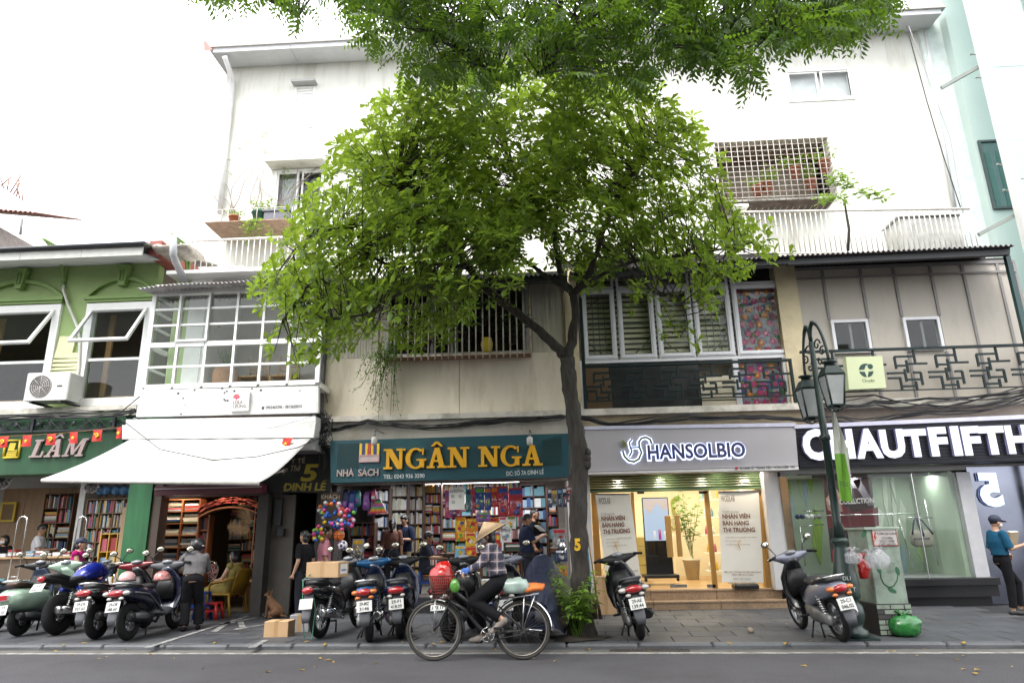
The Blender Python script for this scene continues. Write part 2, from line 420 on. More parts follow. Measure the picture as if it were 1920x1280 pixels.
# ================================================================== GROUND
YF=14.0
KROT=rad(-4.0)
KC=Vector((-.5,9.86,0))
def kr(x,y,z=0):
 c,s=math.cos(KROT),math.sin(KROT)
 return Vector((KC.x+x*c-y*s,KC.y+x*s+y*c,z))
def krot(mb,st=0):
 for i in range(st,len(mb.v)):v=mb.v[i]; mb.v[i]=tuple(kr(v[0],v[1],v[2]))
def tex_ground():
 ASPH=M('asphalt',(.078,.075,.083),.85,var=.45,scale=70,bump=.8,bscale=110,dirt=(.055,.052,.055),dscale=.7,dthr=.54,world=True,spec=.3)
 b=MB(); b.box(-300,300,-300,300,-.4,-.05)
 structure(b.build('ground',M('far_ground',(.08,.075,.07),.9,world=True)))
 b=MB(); b.box(-60,60,-22,-.02,-.04,0); krot(b)
 road=structure(b.build('road',ASPH))
 LINE=M('line_paint',(.34,.33,.31),.7,var=.25,scale=9,dirt=(.12,.115,.115),dscale=5,dthr=.47,world=True)
 b=MB()
 x=-14.0
 while x<14:b.box(x,x+1.99,-.335,-.225,.0005,.005); x+=2
 krot(b); b.build('lane_line',LINE,road)
 b=MB(); b.box(-60,60,-.2,-.02,.0005,.004); krot(b)
 b.build('gutter_strip',M('gutter_concrete',(.12,.115,.105),.85,var=.25,scale=6,bump=.4,bscale=80,dirt=(.05,.045,.03),dscale=3,world=True),road)
 PAV=[M('paving_stone_%d'%i,c,.62,var=.16,scale=3,bump=.22,bscale=70,dirt=(.03,.03,.033),dscale=1.1,dthr=.56,world=True)for i,c in enumerate([(.056,.059,.068),(.064,.066,.075),(.05,.053,.062),(.07,.07,.075)])]
 b=MB(); b.box(-60,60,.16,13,-.03,PZ-.012); krot(b)
 pav=structure(b.build('pavement',M('paving_joint',(.022,.022,.024),.9,world=True)))
 KS=M('kerb_stone',(.10,.105,.115),.6,var=.2,scale=4,bump=.3,bscale=50,dirt=(.05,.05,.055),dscale=2,dthr=.5,world=True)
 b=MB(); b.box(-60,60,0.004,.155,-.03,.02); krot(b)
 kb=structure(b.build('kerb',KS))
 ms=[]
 for k in range(3):
  q=MB(); q.bbox(-.47,.47,0,.16,-.02,PZ+.002,b=.025)
  for i in range(len(q.v)):
   v=q.v[i]; q.v[i]=(v[0],v[1]+uni(-.004,.004),v[2]+uni(-.004,.003))
  o=q.build('kerb_stone',KS,kb); ms.append(o.data); bpy.data.objects.remove(o)
 for i in range(-10,9):
  x=i*.95+.2
  if-5.6<x<-2.6 and False:continue
  o=bpy.data.objects.new('kerb_stone',ms[i%3]); COL.objects.link(o); o.parent=kb
  o.location=kr(x,0,uni(-.005,.003)); o.rotation_euler=(0,0,KROT+uni(-.004,.004))
 q=[]
 for k,mt in enumerate(PAV):
  a=MB(); a.bbox(-.296,.296,-.246,.246,-.02,0,b=.006)
  o=a.build('paving_slab',mt,pav); q.append(o.data); bpy.data.objects.remove(o)
 for j in range(10):
  for i in range(-16,13):
   x,y=i*.6+(.3 if j%2 else 0),.42+j*.5
   p=kr(x,y)
   if p.y>14.6 or abs(p.x)>9.8:continue
   o=bpy.data.objects.new('paving_slab',random.choice(q)); COL.objects.link(o); o.parent=pav
   o.location=(p.x,p.y,PZ+uni(-.003,.003)); o.rotation_euler=(uni(-.004,.004),uni(-.003,.003),KROT)
 b=MB()
 a,c=G(275,1214),G(470,1153)
 d=(c-a).normalized(); n=Vector((-d.y,d.x,0))*.045; z=PZ+.008
 b.quad((a.x-n.x,a.y-n.y,z),(a.x+n.x,a.y+n.y,z),(c.x+n.x,c.y+n.y,z),(c.x-n.x,c.y-n.y,z))
 for pts in([(408,1172),(480,1158)],[(440,1180),(500,1170)],[(400,1185),(430,1165)],[(455,1176),(448,1160)],[(472,1214),(498,1200)]):
  a,c=G(*pts[0]),G(*pts[1]); d=(c-a).normalized(); n=Vector((-d.y,d.x,0))*.05
  b.quad((a.x-n.x,a.y-n.y,z),(a.x+n.x,a.y+n.y,z),(c.x+n.x,c.y+n.y,z),(c.x-n.x,c.y-n.y,z))
 b.build('painted_line',M('worn_white',(.34,.33,.32),.8,var=.2,dirt=(.11,.11,.115),dscale=3.5,dthr=.47,world=True),pav)
 t=thing('drain_grate','rusty iron drain grate in the gutter before the tree','drain grate',kr(1.75,-.1,0),KROT,static=False)
 b=MB()
 for s in(-1,1):b.box(-.5,.5,s*.075-.008,s*.075+.008,.001,.012)
 for s in(-1,1):b.box(s*.5-.008,s*.5+.008,-.066,.066,.001,.012)
 b.build('frame',M('rust_iron',(.05,.04,.035),.8,var=.3),t)
 b=MB(); b.box(-.49,.49,-.065,.065,.0008,.0045); b.build('pit',BLACKM,t)
 for k in range(17):
  b=MB(); b.box(-.47+k*.056,-.445+k*.056,-.066,.066,.005,.0115); b.build('bar',MATS['rust_iron'],t)
tex_ground()
# ================================================================== BUILDING HELPERS
def holes(mb,x0,x1,z0,z1,y0,y1,hs,m=0):
 xs=sorted({x0,x1,*[h[0]for h in hs],*[h[1]for h in hs]}); zs=sorted({z0,z1,*[h[2]for h in hs],*[h[3]for h in hs]})
 xs=[x for x in xs if x0<=x<=x1]; zs=[z for z in zs if z0<=z<=z1]
 for j in range(len(zs)-1):
  i=0
  while i<len(xs)-1:
   def hole(k):
    cx,cz=(xs[k]+xs[k+1])/2,(zs[j]+zs[j+1])/2
    return any(h[0]<cx<h[1]and h[2]<cz<h[3]for h in hs)
   if hole(i):i+=1; continue
   k=i
   while k+1<len(xs)-1 and not hole(k+1):k+=1
   mb.box(xs[i],xs[k+1],y0,y1,zs[j],zs[j+1],m); i=k+1
def ring(mb,x0,x1,z0,z1,y0,y1,t,m=0,tb=None):
 tb=tb or t
 mb.box(x0,x0+t,y0,y1,z0,z1,m); mb.box(x1-t,x1,y0,y1,z0,z1,m)
 mb.box(x0+t,x1-t,y0,y1,z1-t,z1,m); mb.box(x0+t,x1-t,y0,y1,z0,z0+tb,m)
def room(parent,x0,x1,y0,y1,z0,z1,wm,fm,cm=None,side=True):
 b=MB(); b.box(x0,x1,y1,y1+.1,z0,z1)
 b.build('back_wall',wm,parent)
 if side:
  b=MB(); b.box(x0-.08,x0,y0,y1+.1,z0,z1); b.build('side_wall',wm,parent)
  b=MB(); b.box(x1,x1+.08,y0,y1+.1,z0,z1); b.build('side_wall',wm,parent)
 b=MB(); b.box(x0,x1,y0,y1,z0-.1,z0); b.build('floor',fm,parent)
 b=MB(); b.box(x0-.08,x1+.08,y0,y1+.1,z1,z1+.08); b.build('ceiling',cm or wm,parent)
def corrugated(name,parent,a,b_,depth,rise,mat,n=60,amp=.022,wob=0):
 """wavy sheet with its front edge from a to b_ (world points)"""
 mb=MB(); a,b_=Vector(a),Vector(b_); N=n*6; vs=[]
 for j in range(3):
  for i in range(N+1):
   t=i/N; p=a.lerp(b_,t); k=j/2
   vs.append((p.x,p.y+depth*k,p.z+rise*k+amp*math.sin(t*n*2*PI)+wob*math.sin(t*9)*(1-k)))
 vs+=[(v[0],v[1],v[2]-.008)for v in vs[:]]
 M1=3*(N+1); fs=[]
 for j in range(2):
  for i in range(N):
   q=j*(N+1)+i; fs.append((q,q+1,q+N+2,q+N+1)); fs.append((M1+q,M1+q+N+1,M1+q+N+2,M1+q+1))
 for i in range(N):fs.append((i,M1+i,M1+i+1,i+1))
 mb.add(vs,fs,0,True); return mb.build(name,mat,parent)
WALLW=M('white_wall',(.62,.62,.57),.75,var=.06,scale=1.3,bump=.1,dirt=(.36,.33,.27),dscale=.8,dthr=.6,world=True,stretch=(2.2,2.2,.35))
WALLC=M('cream_wall',(.5,.44,.33),.75,var=.1,scale=1.5,bump=.12,dirt=(.26,.2,.13),dscale=.9,dthr=.57,world=True)
PANELW=M('old_white_panel',(.60,.54,.44),.6,var=.08,scale=1.2,dirt=(.34,.27,.19),dscale=.8,dthr=.6,world=True,stretch=(2.4,1,.5))
LEDGE=M('ledge_stone',(.56,.53,.47),.75,var=.12,scale=3,bump=.2,dirt=(.2,.19,.15),dscale=2.2,dthr=.56,world=True)
GREENW=M('lime_wall',(.25,.35,.135),.7,var=.08,scale=1.4,bump=.08,dirt=(.19,.27,.10),dscale=.9,dthr=.6,world=True)
GREENT=M('lime_trim',(.18,.28,.085),.65,var=.08,world=True)
SIGNGR=M('green_signboard',(.011,.062,.022),.6,var=.3,scale=2.5,stretch=(3,1,.6),world=True)
GLASSW=glass('window_glass',(.91,.93,.93),.55)
GLASSC=glass('shop_glass',(.96,.98,.97),.35)
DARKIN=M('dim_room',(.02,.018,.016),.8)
CORR=M('corrugated_iron',(.16,.15,.15),.55,.3,var=.3,scale=2,dirt=(.1,.06,.04),dscale=2,world=True)
BEAMD=M('dark_beam',(.02,.022,.026),.5)
INT_W=M('interior_white',(.66,.66,.64),.7,var=.03)
FLOORT=M('interior_tiles',(.22,.2,.18),.35,var=.15)
# ================================================================== GREEN HOUSE (LÂM)
def green_house():
 t=thing('green_house','lime green two storey house with arched pediments at the left edge','house',(-9.5,YF,0))
 xl,xr=-17.0,W(279,650,YF).x
 zs,zt=W(130,768,YF).z,W(150,499,YF).z
 w1=rect(-58,95,583,760,YF); w2=rect(160,272,577,752,YF)
 b=MB(); holes(b,xl,xr,zs,zt+.1,YF,YF+.22,[w1,w2]); b.build('wall',GREENW,t)
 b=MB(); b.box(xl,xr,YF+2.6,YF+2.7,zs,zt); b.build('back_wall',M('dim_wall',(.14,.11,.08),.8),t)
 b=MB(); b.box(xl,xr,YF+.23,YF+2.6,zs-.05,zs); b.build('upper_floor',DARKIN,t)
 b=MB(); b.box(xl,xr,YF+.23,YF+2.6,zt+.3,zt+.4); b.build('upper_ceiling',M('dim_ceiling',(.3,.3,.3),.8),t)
 for x in(xl,xr-.1):
  b=MB(); b.box(x,x+.1,YF+.23,YF+6.5,0,zt); b.build('side_wall',MATS['dim_wall'],t)
 for q,(x0,x1,z0,z1)in enumerate((w1,w2)):
  wd=MB(); ring(wd,x0-.09,x1+.09,z0-.1,z1+.1,YF-.07,YF+.06,.17); fr=wd.build('window',WHITE,t)
  zm=z0+(z1-z0)*.44
  b=MB(); b.box(x0+.08,x1-.08,YF-.02,YF+.05,zm-.03,zm+.03); b.build('transom',WHITE,fr)
  b=MB(); b.box(x0+.08,x1-.08,YF+.01,YF+.018,z0+.07,zm-.03); b.build('pane',GLASSW,fr)
  h=z1-zm-.12; s=MB(); hw=(x1-x0)/2-.03
  ring(s,-hw,hw,-h,0,-.03,.03,.06); st=len(s.v)
  R=Matrix.Translation(((x0+x1)/2,YF-.06,z1-.05))@Matrix.Rotation(rad(-33),4,'X')
  s.xf(0,R); sash=s.build('open_sash',WHITE,t)
  p=MB(); p.box(-hw+.06,hw-.06,-.004,.004,-h+.06,-.06); p.xf(0,R); p.build('pane',GLASSW,sash)
  b=MB()
  b.box(x0+.1,x0+.22,YF+.5,YF+.56,z0,z1); b.box(x0+.1,x1,YF+.5,YF+.56,z0+.16,z0+.22)
  b.build('inner_frame',WOOD,fr)
  xc=(x0+x1)/2; zb=z1+.18; hw=(x1-x0)/2+.14
  b=MB(); b.box(xc-hw,xc+hw,YF-.14,YF,zb,zb+.07); b.box(xc-hw+.03,xc+hw-.03,YF-.1,YF,zb-.06,zb)
  pm=b.build('pediment',GREENT,t)
  b=MB(); N=20; Rr=(hw*hw+.46**2)/(2*.46)
  a0=math.asin(hw/Rr)
  out=[(xc+Rr*math.sin(a),zb+.07+.46-Rr+Rr*math.cos(a))for a in[(-a0+2*a0*i/N)for i in range(N+1)]]
  for i in range(N):
   (xa,za),(xb,zb2)=out[i],out[i+1]
   b.prism([(xa,za-.08),(xb,zb2-.08),(xb,zb2),(xa,za)],YF-.1,YF-.001)
  b.build('arch_moulding',GREENT,pm)
  b=MB(); b.prism([(xc-.07,zb+.3),(xc+.07,zb+.3),(xc+.13,zb+.72),(xc-.13,zb+.72)],YF-.16,YF)
  b.prism([(xc-.15,zb+.72),(xc+.15,zb+.72),(xc+.15,zb+.78),(xc-.15,zb+.78)],YF-.18,YF)
  b.build('keystone',GREENT,pm)
  b=MB(); ring(b,xc-.05,xc+.05,zb+.4,zb+.66,YF-.175,YF-.161,.022); b.build('keystone_panel',M('lime_dark',(.09,.17,.03),.7),pm)
 b=MB(); b.box(xl,xr+.1,YF-.32,YF,zs-.12,zs); b.box(xl,xr+.1,YF-.26,YF,zs-.2,zs-.12); b.build('sill_ledge',LEDGE,t)
 ys=13.05; ze=W(150,482,ys).z
 b=MB(); b.add([(xl,ys,ze),(xr+.2,ys,ze),(xr+.2,YF+.05,zt+.02),(xl,YF+.05,zt+.02)],[(0,1,2,3)])
 b.add([(xl,ys,ze+.03),(xr+.2,ys,ze+.03),(xr+.2,YF+.05,zt+.05),(xl,YF+.05,zt+.05)],[(3,2,1,0)])
 b.build('soffit',M('soffit_white',(.66,.66,.68),.7,var=.05,world=True),t)
 for i in range(6):
  xa=xr+.2-(i+1)*1.35; b=MB(); b.box(xa,xa+1.34,ys-.03,ys,ze-.02,ze+.17); b.build('fascia_board',M('fascia',(.5,.5,.47),.7,var=.1,world=True),t)
 b=MB(); b.tube([(xl,ys-.08,ze+.2),(xr+.25,ys-.08,ze+.22)],.05,10); b.build('gutter',BEAMD,t)
 zr=ze+.25
 b=MB(); b.add([(xl,ys-.02,zr),(xr+.2,ys-.02,zr),(xr+.2,YF+2.2,zr+.75),(xl,YF+2.2,zr+.75),(xl,ys-.02,zr+.05),(xr+.2,ys-.02,zr+.05),(xr+.2,YF+2.2,zr+.8),(xl,YF+2.2,zr+.8)],[(0,3,2,1),(4,5,6,7),(0,1,5,4),(1,2,6,5),(2,3,7,6),(3,0,4,7)])
 b.build('roof',M('old_roof',(.3,.28,.25),.85,var=.3,scale=3,bump=.5,bscale=20,dirt=(.13,.08,.06),dscale=1.5,world=True),t)
 b=MB(); q0,q1=W(285,446,13.2),W(352,432,13.2); st=[]
 for i in range(9):
  k=i/8; x=q0 .x+(q1 .x-q0 .x)*k
  st.append(((x,13.4+.25,zr+.02+.02*math.sin(i*2.1)),.42,.09+.02*math.sin(i*1.7)))
 b.loft(st,12,axis='x',p=2.2);
 b.build('tarpaulin',M('tarp_tan',(.42,.38,.33),.8,var=.3,scale=9),t)
 b=MB(); b.box(xr+.02,xr+.3,13.5,15.5,zr-.1,zr+.28); b.build('red_sheet',M('rusty_red',(.3,.09,.07),.7,var=.2),t)
 PIPE=M('grey_pipe',(.42,.43,.45),.45,var=.08)
 p=[W(325,442,13.0),W(325,478,13.0),W(330,492,13.2),W(347,528,13.7)]
 b=MB(); b.tube(p,.075,12); b.build('downpipe',PIPE,t)
 for(px,py)in((128,484),(357,475)):
  a=W(px,py,YF-.02); b=MB()
  b.tube([(a.x,YF-.85,a.z+.1),(a.x,YF-.03,a.z+.12)],.035,6)
  b.tube([(a.x,YF-.02,a.z+.12),(a.x,YF-.04,a.z-.62)],.04,6)
  b.tube([(a.x,YF-.75,a.z+.08),(a.x,YF-.4,a.z-.02),(a.x,YF-.15,a.z-.28),(a.x,YF-.05,a.z-.55)],[.03,.035,.03,.02],6)
  b.torus((a.x,YF-.28,a.z-.02),.1,.02,14,6); b.torus((a.x,YF-.55,a.z+.02),.055,.016,12,6); b.ell((a.x,YF-.05,a.z-.66),.05)
  b.build('eave_bracket',GREENT,t)
 EMB=M('pale_emblem',(.62,.62,.38),.6); dy=YF-.05
 def pp(l):return[(W(x,y,dy).x,W(x,y,dy).z)for x,y in l]
 for poly in([(112,630),(143,630),(135,661),(149,661),(146,671),(101,671)],[(100,674),(147,672),(146,678),(98,679)],[(97,682),(146,680),(145,686),(95,687)],[(95,690),(144,687),(143,692),(94,694)],[(93,697),(143,694),(143,699),(92,702)]):
  b=MB(); b.prism(pp(poly),dy,YF-.002); b.build('wall_emblem',EMB,t)
 zf=W(130,888,YF).z
 x0p,x1p=W(250,960,YF).x,W(283,960,YF).x
 b=MB(); b.box(x0p,x1p+.12,YF-.25,YF+.1,0,zf+.1); b.build('pilaster',M('green_pilaster',(.022,.125,.045),.65,var=.2,scale=3,stretch=(4,1,.5),world=True),t)
 b=MB(); b.box(x1p+.122,x1p+.30,YF-.2,YF+.1,0,zf+.1); b.build('door_post',M('brown_post',(.09,.065,.05),.6),t)
 room(t,xl,x0p,YF+.2,19.0,.15,zf+.5,INT_W,FLOORT)
 b=MB(); b.box(xl,x0p,YF-.3,YF+.2,0,.15); b.build('threshold',LEDGE,t)
 b=MB(); b.box(xl,x1p+.3,YF-.1,YF+.2,zf-.03,zs-.2); b.build('lintel',SIGNGR,t)
 for i in range(9):
  xa=-14.2+i*.62; b=MB(); b.box(xa,xa+.61,17.5,17.55,.15,W(60,915,17.5).z); b.build('wood_panel',M('panelling',(.24,.15,.075),.5,var=.2,scale=2,stretch=(6,6,.7)),t)
 xc0,xc1=W(146,980,17.0).x,W(157,980,17.0).x
 b=MB(); b.box(xc0,xc1,16.9,17.4,.15,zf+.5); b.build('column',INT_W,t)
 return t
green_house()
def lam_sign():
 Y=13.45
 t=thing('shop_sign','green bookshop signboard reading LÂM under a scrolled iron band','sign',W(120,880,Y))
 b=MB(); P0,P1=W(-250,788,Y),W(236,783,Y); B1=W(236,884,Y)
 b.box(P0 .x,P1 .x,Y,Y+.3,B1 .z,P1 .z+.02); b.build('board',SIGNGR,t)
 IR=M('wrought_iron',(.012,.014,.02),.5)
 zt,zb=W(120,783,Y-.06).z,W(120,807,Y-.06).z
 b=MB()
 for z in(zt,zb):b.box(P0 .x,P1 .x,Y-.09,Y-.05,z-.018,z+.018)
 for px in(-80,67,218):x=W(px,795,Y).x; b.box(x-.025,x+.025,Y-.1,Y-.04,zb-.02,zt+.02)
 b.build('band_rail',IR,t)
 def spiral(c,r,s=1,turns=1.6,up=1,ph=0):
  pts=[]
  for i in range(22):
   a=ph+i/21*turns*2*PI; q=r*(1-.78*i/21); pts.append((c[0]+s*q*math.cos(a),Y-.07,c[1]+up*q*math.sin(a)))
  return pts
 zc=(zt+zb)/2; hh=(zt-zb)/2
 for px in(36,76,142,212,-10,-45):
  x=W(px,795,Y).x; b=MB()
  for s in(-1,1):
   b.tube(spiral((x+s*.22,zc-.02),hh*.62,s,1.5,1,PI),.009,5); b.tube(spiral((x+s*.5,zc+.03),hh*.5,-s,1.5,-1,PI),.008,5)
   b.tube([(x+s*.1,Y-.07,zc-hh*.6),(x+s*.3,Y-.07,zc-hh*.8),(x+s*.42,Y-.07,zc+hh*.1),(x+s*.55,Y-.07,zc+hh*.8)],.009,5)
  b.ell((x,Y-.07,zc),(.045,.02,.05)); b.build('iron_scroll',IR,t)
 GOLD=M('sign_gold',(.6,.45,.03),.5)
 def pp(l,d):return[(W(x,y,Y-d).x,W(x,y,Y-d).z)for x,y in l]
 q=[(11,826),(38,825),(35,857),(6,858)]
 b=MB(); o=pp(q,.03)
 for i in range(4):
  a,c=Vector((o[i][0],0,o[i][1])),Vector((o[(i+1)%4][0],0,o[(i+1)%4][1])); b.tube([(a.x,Y-.03,a.z),(c.x,Y-.03,c.z)],.022,6)
 b.build('logo_frame',GOLD,t)
 for l in([(19,830),(30,830),(26,843),(33,843),(32,845),(14,845)],[(13,847),(32,846),(31.5,848),(12.5,849)],[(12,850),(31,849),(30.5,851),(11.5,852)],[(11,853),(30,852),(29.5,854),(10.5,855)]):
  b=MB(); b.prism(pp(l,.03),Y-.03,Y); b.build('logo_mark',GOLD,t)
 LET=M('sign_pinkgrey',(.36,.28,.27),.6)
 slab_text(t,'LÂM',(57,858),(166,855),33,Y,.06,LET,None,ital=.28)
 return t
lam_sign()
# ================================================================== NARROW HOUSE WITH GLASS BAY
def narrow_house():
 t=thing('narrow_house','narrow white house with a glazed bay under a wavy iron sheet','house',(-6,YF,0))
 YB=13.3
 xL,xR=W(273,690,YB).x,W(601,690,YB).x
 zb,zt=W(430,722,YB).z,W(430,540,YB).z
 b=MB(); b.box(xL,xR,YB+.08,YF+.5,zb-.1,zb+.02); b.build('bay_floor',WHITE,t)
 x1=W(400,640,YF+.3).x
 b=MB(); b.box(x1,xR+.35,YF+1.5,YF+1.6,zb-.1,zt+.6); b.build('room_wall',M('room_wall',(.68,.64,.58),.7,var=.05),t)
 b=MB(); b.box(x1-.1,x1,YF,YF+2.9,zb-.1,zt+.6); b.build('room_side',WHITE,t)
 b=MB(); b.box(xL,xR,YF+.5,YF+2.8,zb-.1,zb); b.build('room_floor',M('room_floor',(.3,.2,.12),.5),t)
 b=MB(); b.box(xL,xR,YB+.3,YF+2.9,zt+.5,zt+.58); b.build('room_ceiling',WHITE,t)
 FR=M('bay_frame',(.72,.72,.71),.45,var=.04)
 cols=[(283,277),(337,330),(390,384),(443,437),(493,489),(546,542),(599,599)]
 ys=[(548,.03),(576,.022),(606,.022),(643,.05),(684,.022),(721,.05)]
 X=[W((c[0]+c[1])/2,640,YB).x for c in cols]; Z=[(W(430,y,YB).z,h)for y,h in ys]
 b=MB(); b.box(xL,xR,YB-.03,YB+.05,Z[0][0],zt+.12); b.build('head_beam',FR,t)
 for i,x in enumerate(X):
  hw=.045 if i in(0,6)else.026
  b=MB(); b.box(x-hw,x+hw,YB-.02,YB+.05,zb,Z[0][0]); b.build('mullion',FR,t)
 for i in range(6):
  for j,(z,h)in enumerate(Z):
   b=MB(); b.box(X[i]+.03,X[i+1]-.03,YB-.012 if j!=3 else YB-.03,YB+.045,z-h,z+h); b.build('glazing_bar',FR,t)
  for j in range(5):
   b=MB(); b.box(X[i]+.02,X[i+1]-.02,YB+.01,YB+.016,Z[j+1][0]+.02,Z[j][0]-.02); b.build('pane',GLASSC if j else GLASSW,t)
 f=MB(); ring(f,X[1]-.03,X[2]+.03,Z[3][0]+.05,Z[0][0]-.0,YB-.07,YB-.021,.045); f.build('opening_light',FR,t)
 for j,(z,h)in enumerate(Z):
  b=MB(); b.box(X[0]-.04,X[0]+.02,YB+.05,YF,z-h,z+h); b.build('glazing_bar',FR,t)
 b=MB(); b.box(X[0]-.012,X[0]-.006,YB+.05,YF,zb,Z[0][0]); b.build('return_pane',GLASSC,t)
 xg=W(352,640,YF+.1).x
 b=MB(); b.box(xL-.0,xg,YF+.06,YF+.2,zb-.1,zt+.6); b.build('party_wall',M('pale_lime',(.36,.48,.2),.7,var=.05),t)
 b=MB(); b.box(xg+.002,x1-.1,YF-.02,YF+.3,zb-.1,zt+.6); b.build('white_pier',WHITE,t)
 a,c=W(258,541,12.85),W(492,521,12.85); e=a+(c-a)*1.52
 corrugated('iron_sheet',t,a,e,1.6,.22,M('pale_iron',(.35,.34,.34),.5,.3,var=.3,scale=3,dirt=(.16,.09,.06),dscale=2),44,.02,.03)
 YS=13.1
 c4=[(262,731),(597,723),(597,773),(255,781)]
 BD=M('stained_board',(.6,.6,.6),.6,var=.05,scale=2,dirt=(.38,.33,.3),dscale=2.3,dthr=.62)
 b=MB(); b.slab(c4,YS,.1); bo=b.build('sign_board',BD,t)
 b=MB()
 for k in range(16):
  px,py=random.choice([(uni(275,590),uni(727,733)),(uni(270,590),uni(770,776)),(uni(420,428),uni(730,776)),(uni(285,410),uni(735,772))])
  p=W(px,py,YS-.003); s=uni(.008,.022); b.box(p.x-s,p.x+s,YS-.004,YS,p.z-s*.9,p.z+s*.9)
 stuff(b.build('screw_holes',BLACKM,bo))
 b=MB(); text_on(b,'Stet nir g',(312,768),(418,764),16,YS,.002,0); b.build('old_lettering',M('ghost_letters',(.53,.52,.52),.7),bo)
 b=MB(); p=rect(433,467,735,770,YS-.06); b.box(p[0],p[1],YS-.07,YS-.001,p[2],p[3]); lp=b.build('logo_panel',M('panel_white',(.7,.68,.66),.5),t)
 b=MB(); text_on(b,'LULA',(437,757),(455,756.5),6,YS-.07,.003,0,.02); text_on(b,'LEUNG',(437,764.5),(462,763.5),6,YS-.07,.003,0,.02); b.build('lettering',M('ink_grey',(.12,.11,.11),.6),lp)
 b=MB()
 for(px,py,r)in((442,741,3),(447,744,3),(443,746,2.5),(439,744,2.5),(446,740,2)):
  q=W(px,py,YS-.073); b.cyl((q.x,YS-.0735,q.z),(q.x,YS-.0705,q.z),r*.0098,n=8)
 q=W(443,750,YS-.073); b.box(q.x-.005,q.x+.005,YS-.0725,YS-.0702,q.z-.025,q.z+.03)
 b.build('red_emblem',M('pinkred',(.5,.06,.1),.6),lp)
 b=MB(); text_on(b,'0903465596 - 0815620010',(498,766.5),(566,764),5.6,YS,.003,0,.02); q=W(493,764.5,YS); b.bbox(q.x-.025,q.x+.025,YS-.004,YS,q.z-.03,q.z+.03)
 b.build('phone_number',M('ink_dark',(.05,.05,.06),.6),bo)
 b=MB(); b.slab([(236,786),(592,780),(592,789),(236,796)],12.96,.4); b.slab([(229,796.5),(592,789.5),(588,820),(229,823)],12.9,.4)
 b.build('parapet',M('parapet_white',(.66,.66,.65),.7,var=.04,scale=2,dirt=(.4,.36,.31),dscale=2.6,dthr=.64),t)
 zp=W(400,820,12.9).z
 b=MB(); b.box(W(232,820,12.95).x,W(590,820,12.95).x,13.0,YF+.1,zp-.28,zp-.02); b.build('awning_beam',M('beam_grey',(.3,.3,.3),.6),t)
 x0,x1=W(292,1000,YF).x,W(487,1000,YF).x
 zf=W(400,930,YF).z
 b=MB(); b.box(x0-.15,x1+.45,YF-.1,YF+.25,zf,zp); b.build('shop_head',M('shop_head',(.12,.11,.11),.7),t)
 b=MB(); q=rect(290,491,909,926,13.3); b.box(q[0],q[1],13.3,13.55,q[2],q[3]); b.build('maroon_cassette',M('maroon',(.10,.02,.03),.5,var=.1),t)
 b=MB(); b.box(q[0],q[1],13.27,13.299,(q[2]+q[3])/2+.02,(q[2]+q[3])/2+.045); b.build('pale_rail',M('rail_pink',(.4,.3,.3),.5),t)
 xa,xb=W(487,1020,YF).x,W(497,1020,YF).x
 b=MB(); b.box(xa,xb+.1,YF-.25,YF+.3,0,zp); b.build('grey_pillar',M('grey_pillar',(.05,.045,.04),.7,var=.2),t)
 DK=M('arch_room',(.05,.035,.025),.8)
 room(t,x0-.15,x1+.1,YF+.26,18.4,.12,zf+.4,DK,M('dark_tiles',(.09,.085,.08),.4))
 b=MB(); b.box(x0-.15,x1+.45,YF-.2,YF+.26,0,.12); b.build('threshold',M('threshold_dark',(.08,.08,.085),.6),t)
 xc=W(600,1000,YF).x
 AL=M('alley_wall',(.06,.055,.05),.85,var=.25,scale=2,dirt=(.03,.025,.02),dscale=1.5)
 b=MB(); b.box(xb+.1,xb+.2,YF+.3,19,0,4); b.box(xc,xc+.1,YF+.3,19,0,4); b.build('alley_wall',AL,t)
 b=MB(); b.box(xb,xc,19,19.1,0,4); b.build('alley_end',AL,t)
 b=MB(); b.box(xb+.1,xc,YF+.1,19,-.05,PZ+.002); b.build('alley_floor',M('alley_floor',(.05,.05,.05),.7),t)
 b=MB(); b.box(xb,xc+.1,YF+.1,19,3.6,3.7); b.build('alley_ceiling',AL,t)
 q=rect(500,523,985,1140,YF+.02); b=MB(); b.box(q[0]-.05,q[1]+.25,YF+.02,YF+.1,0,zf); b.build('grey_door',M('grey_door',(.13,.115,.1),.6,var=.1),t)
 for(l,r,tt,bb)in((515,530,935,985),(521,534,990,1005)):
  q=rect(l,r,tt,bb,YF-.02); b=MB(); b.bbox(q[0],q[1],YF-.1,YF+.02,q[2],q[3]); b.build('meter_box',M('meter_dark',(.02,.02,.022),.5),t)
 YR=14.6
 b=MB(); b.box(xL+.1,xR+1.5,YR-.05,16.5,zt+.28,zt+.42); b.build('terrace_slab',WALLW,t)
 return t
narrow_house()
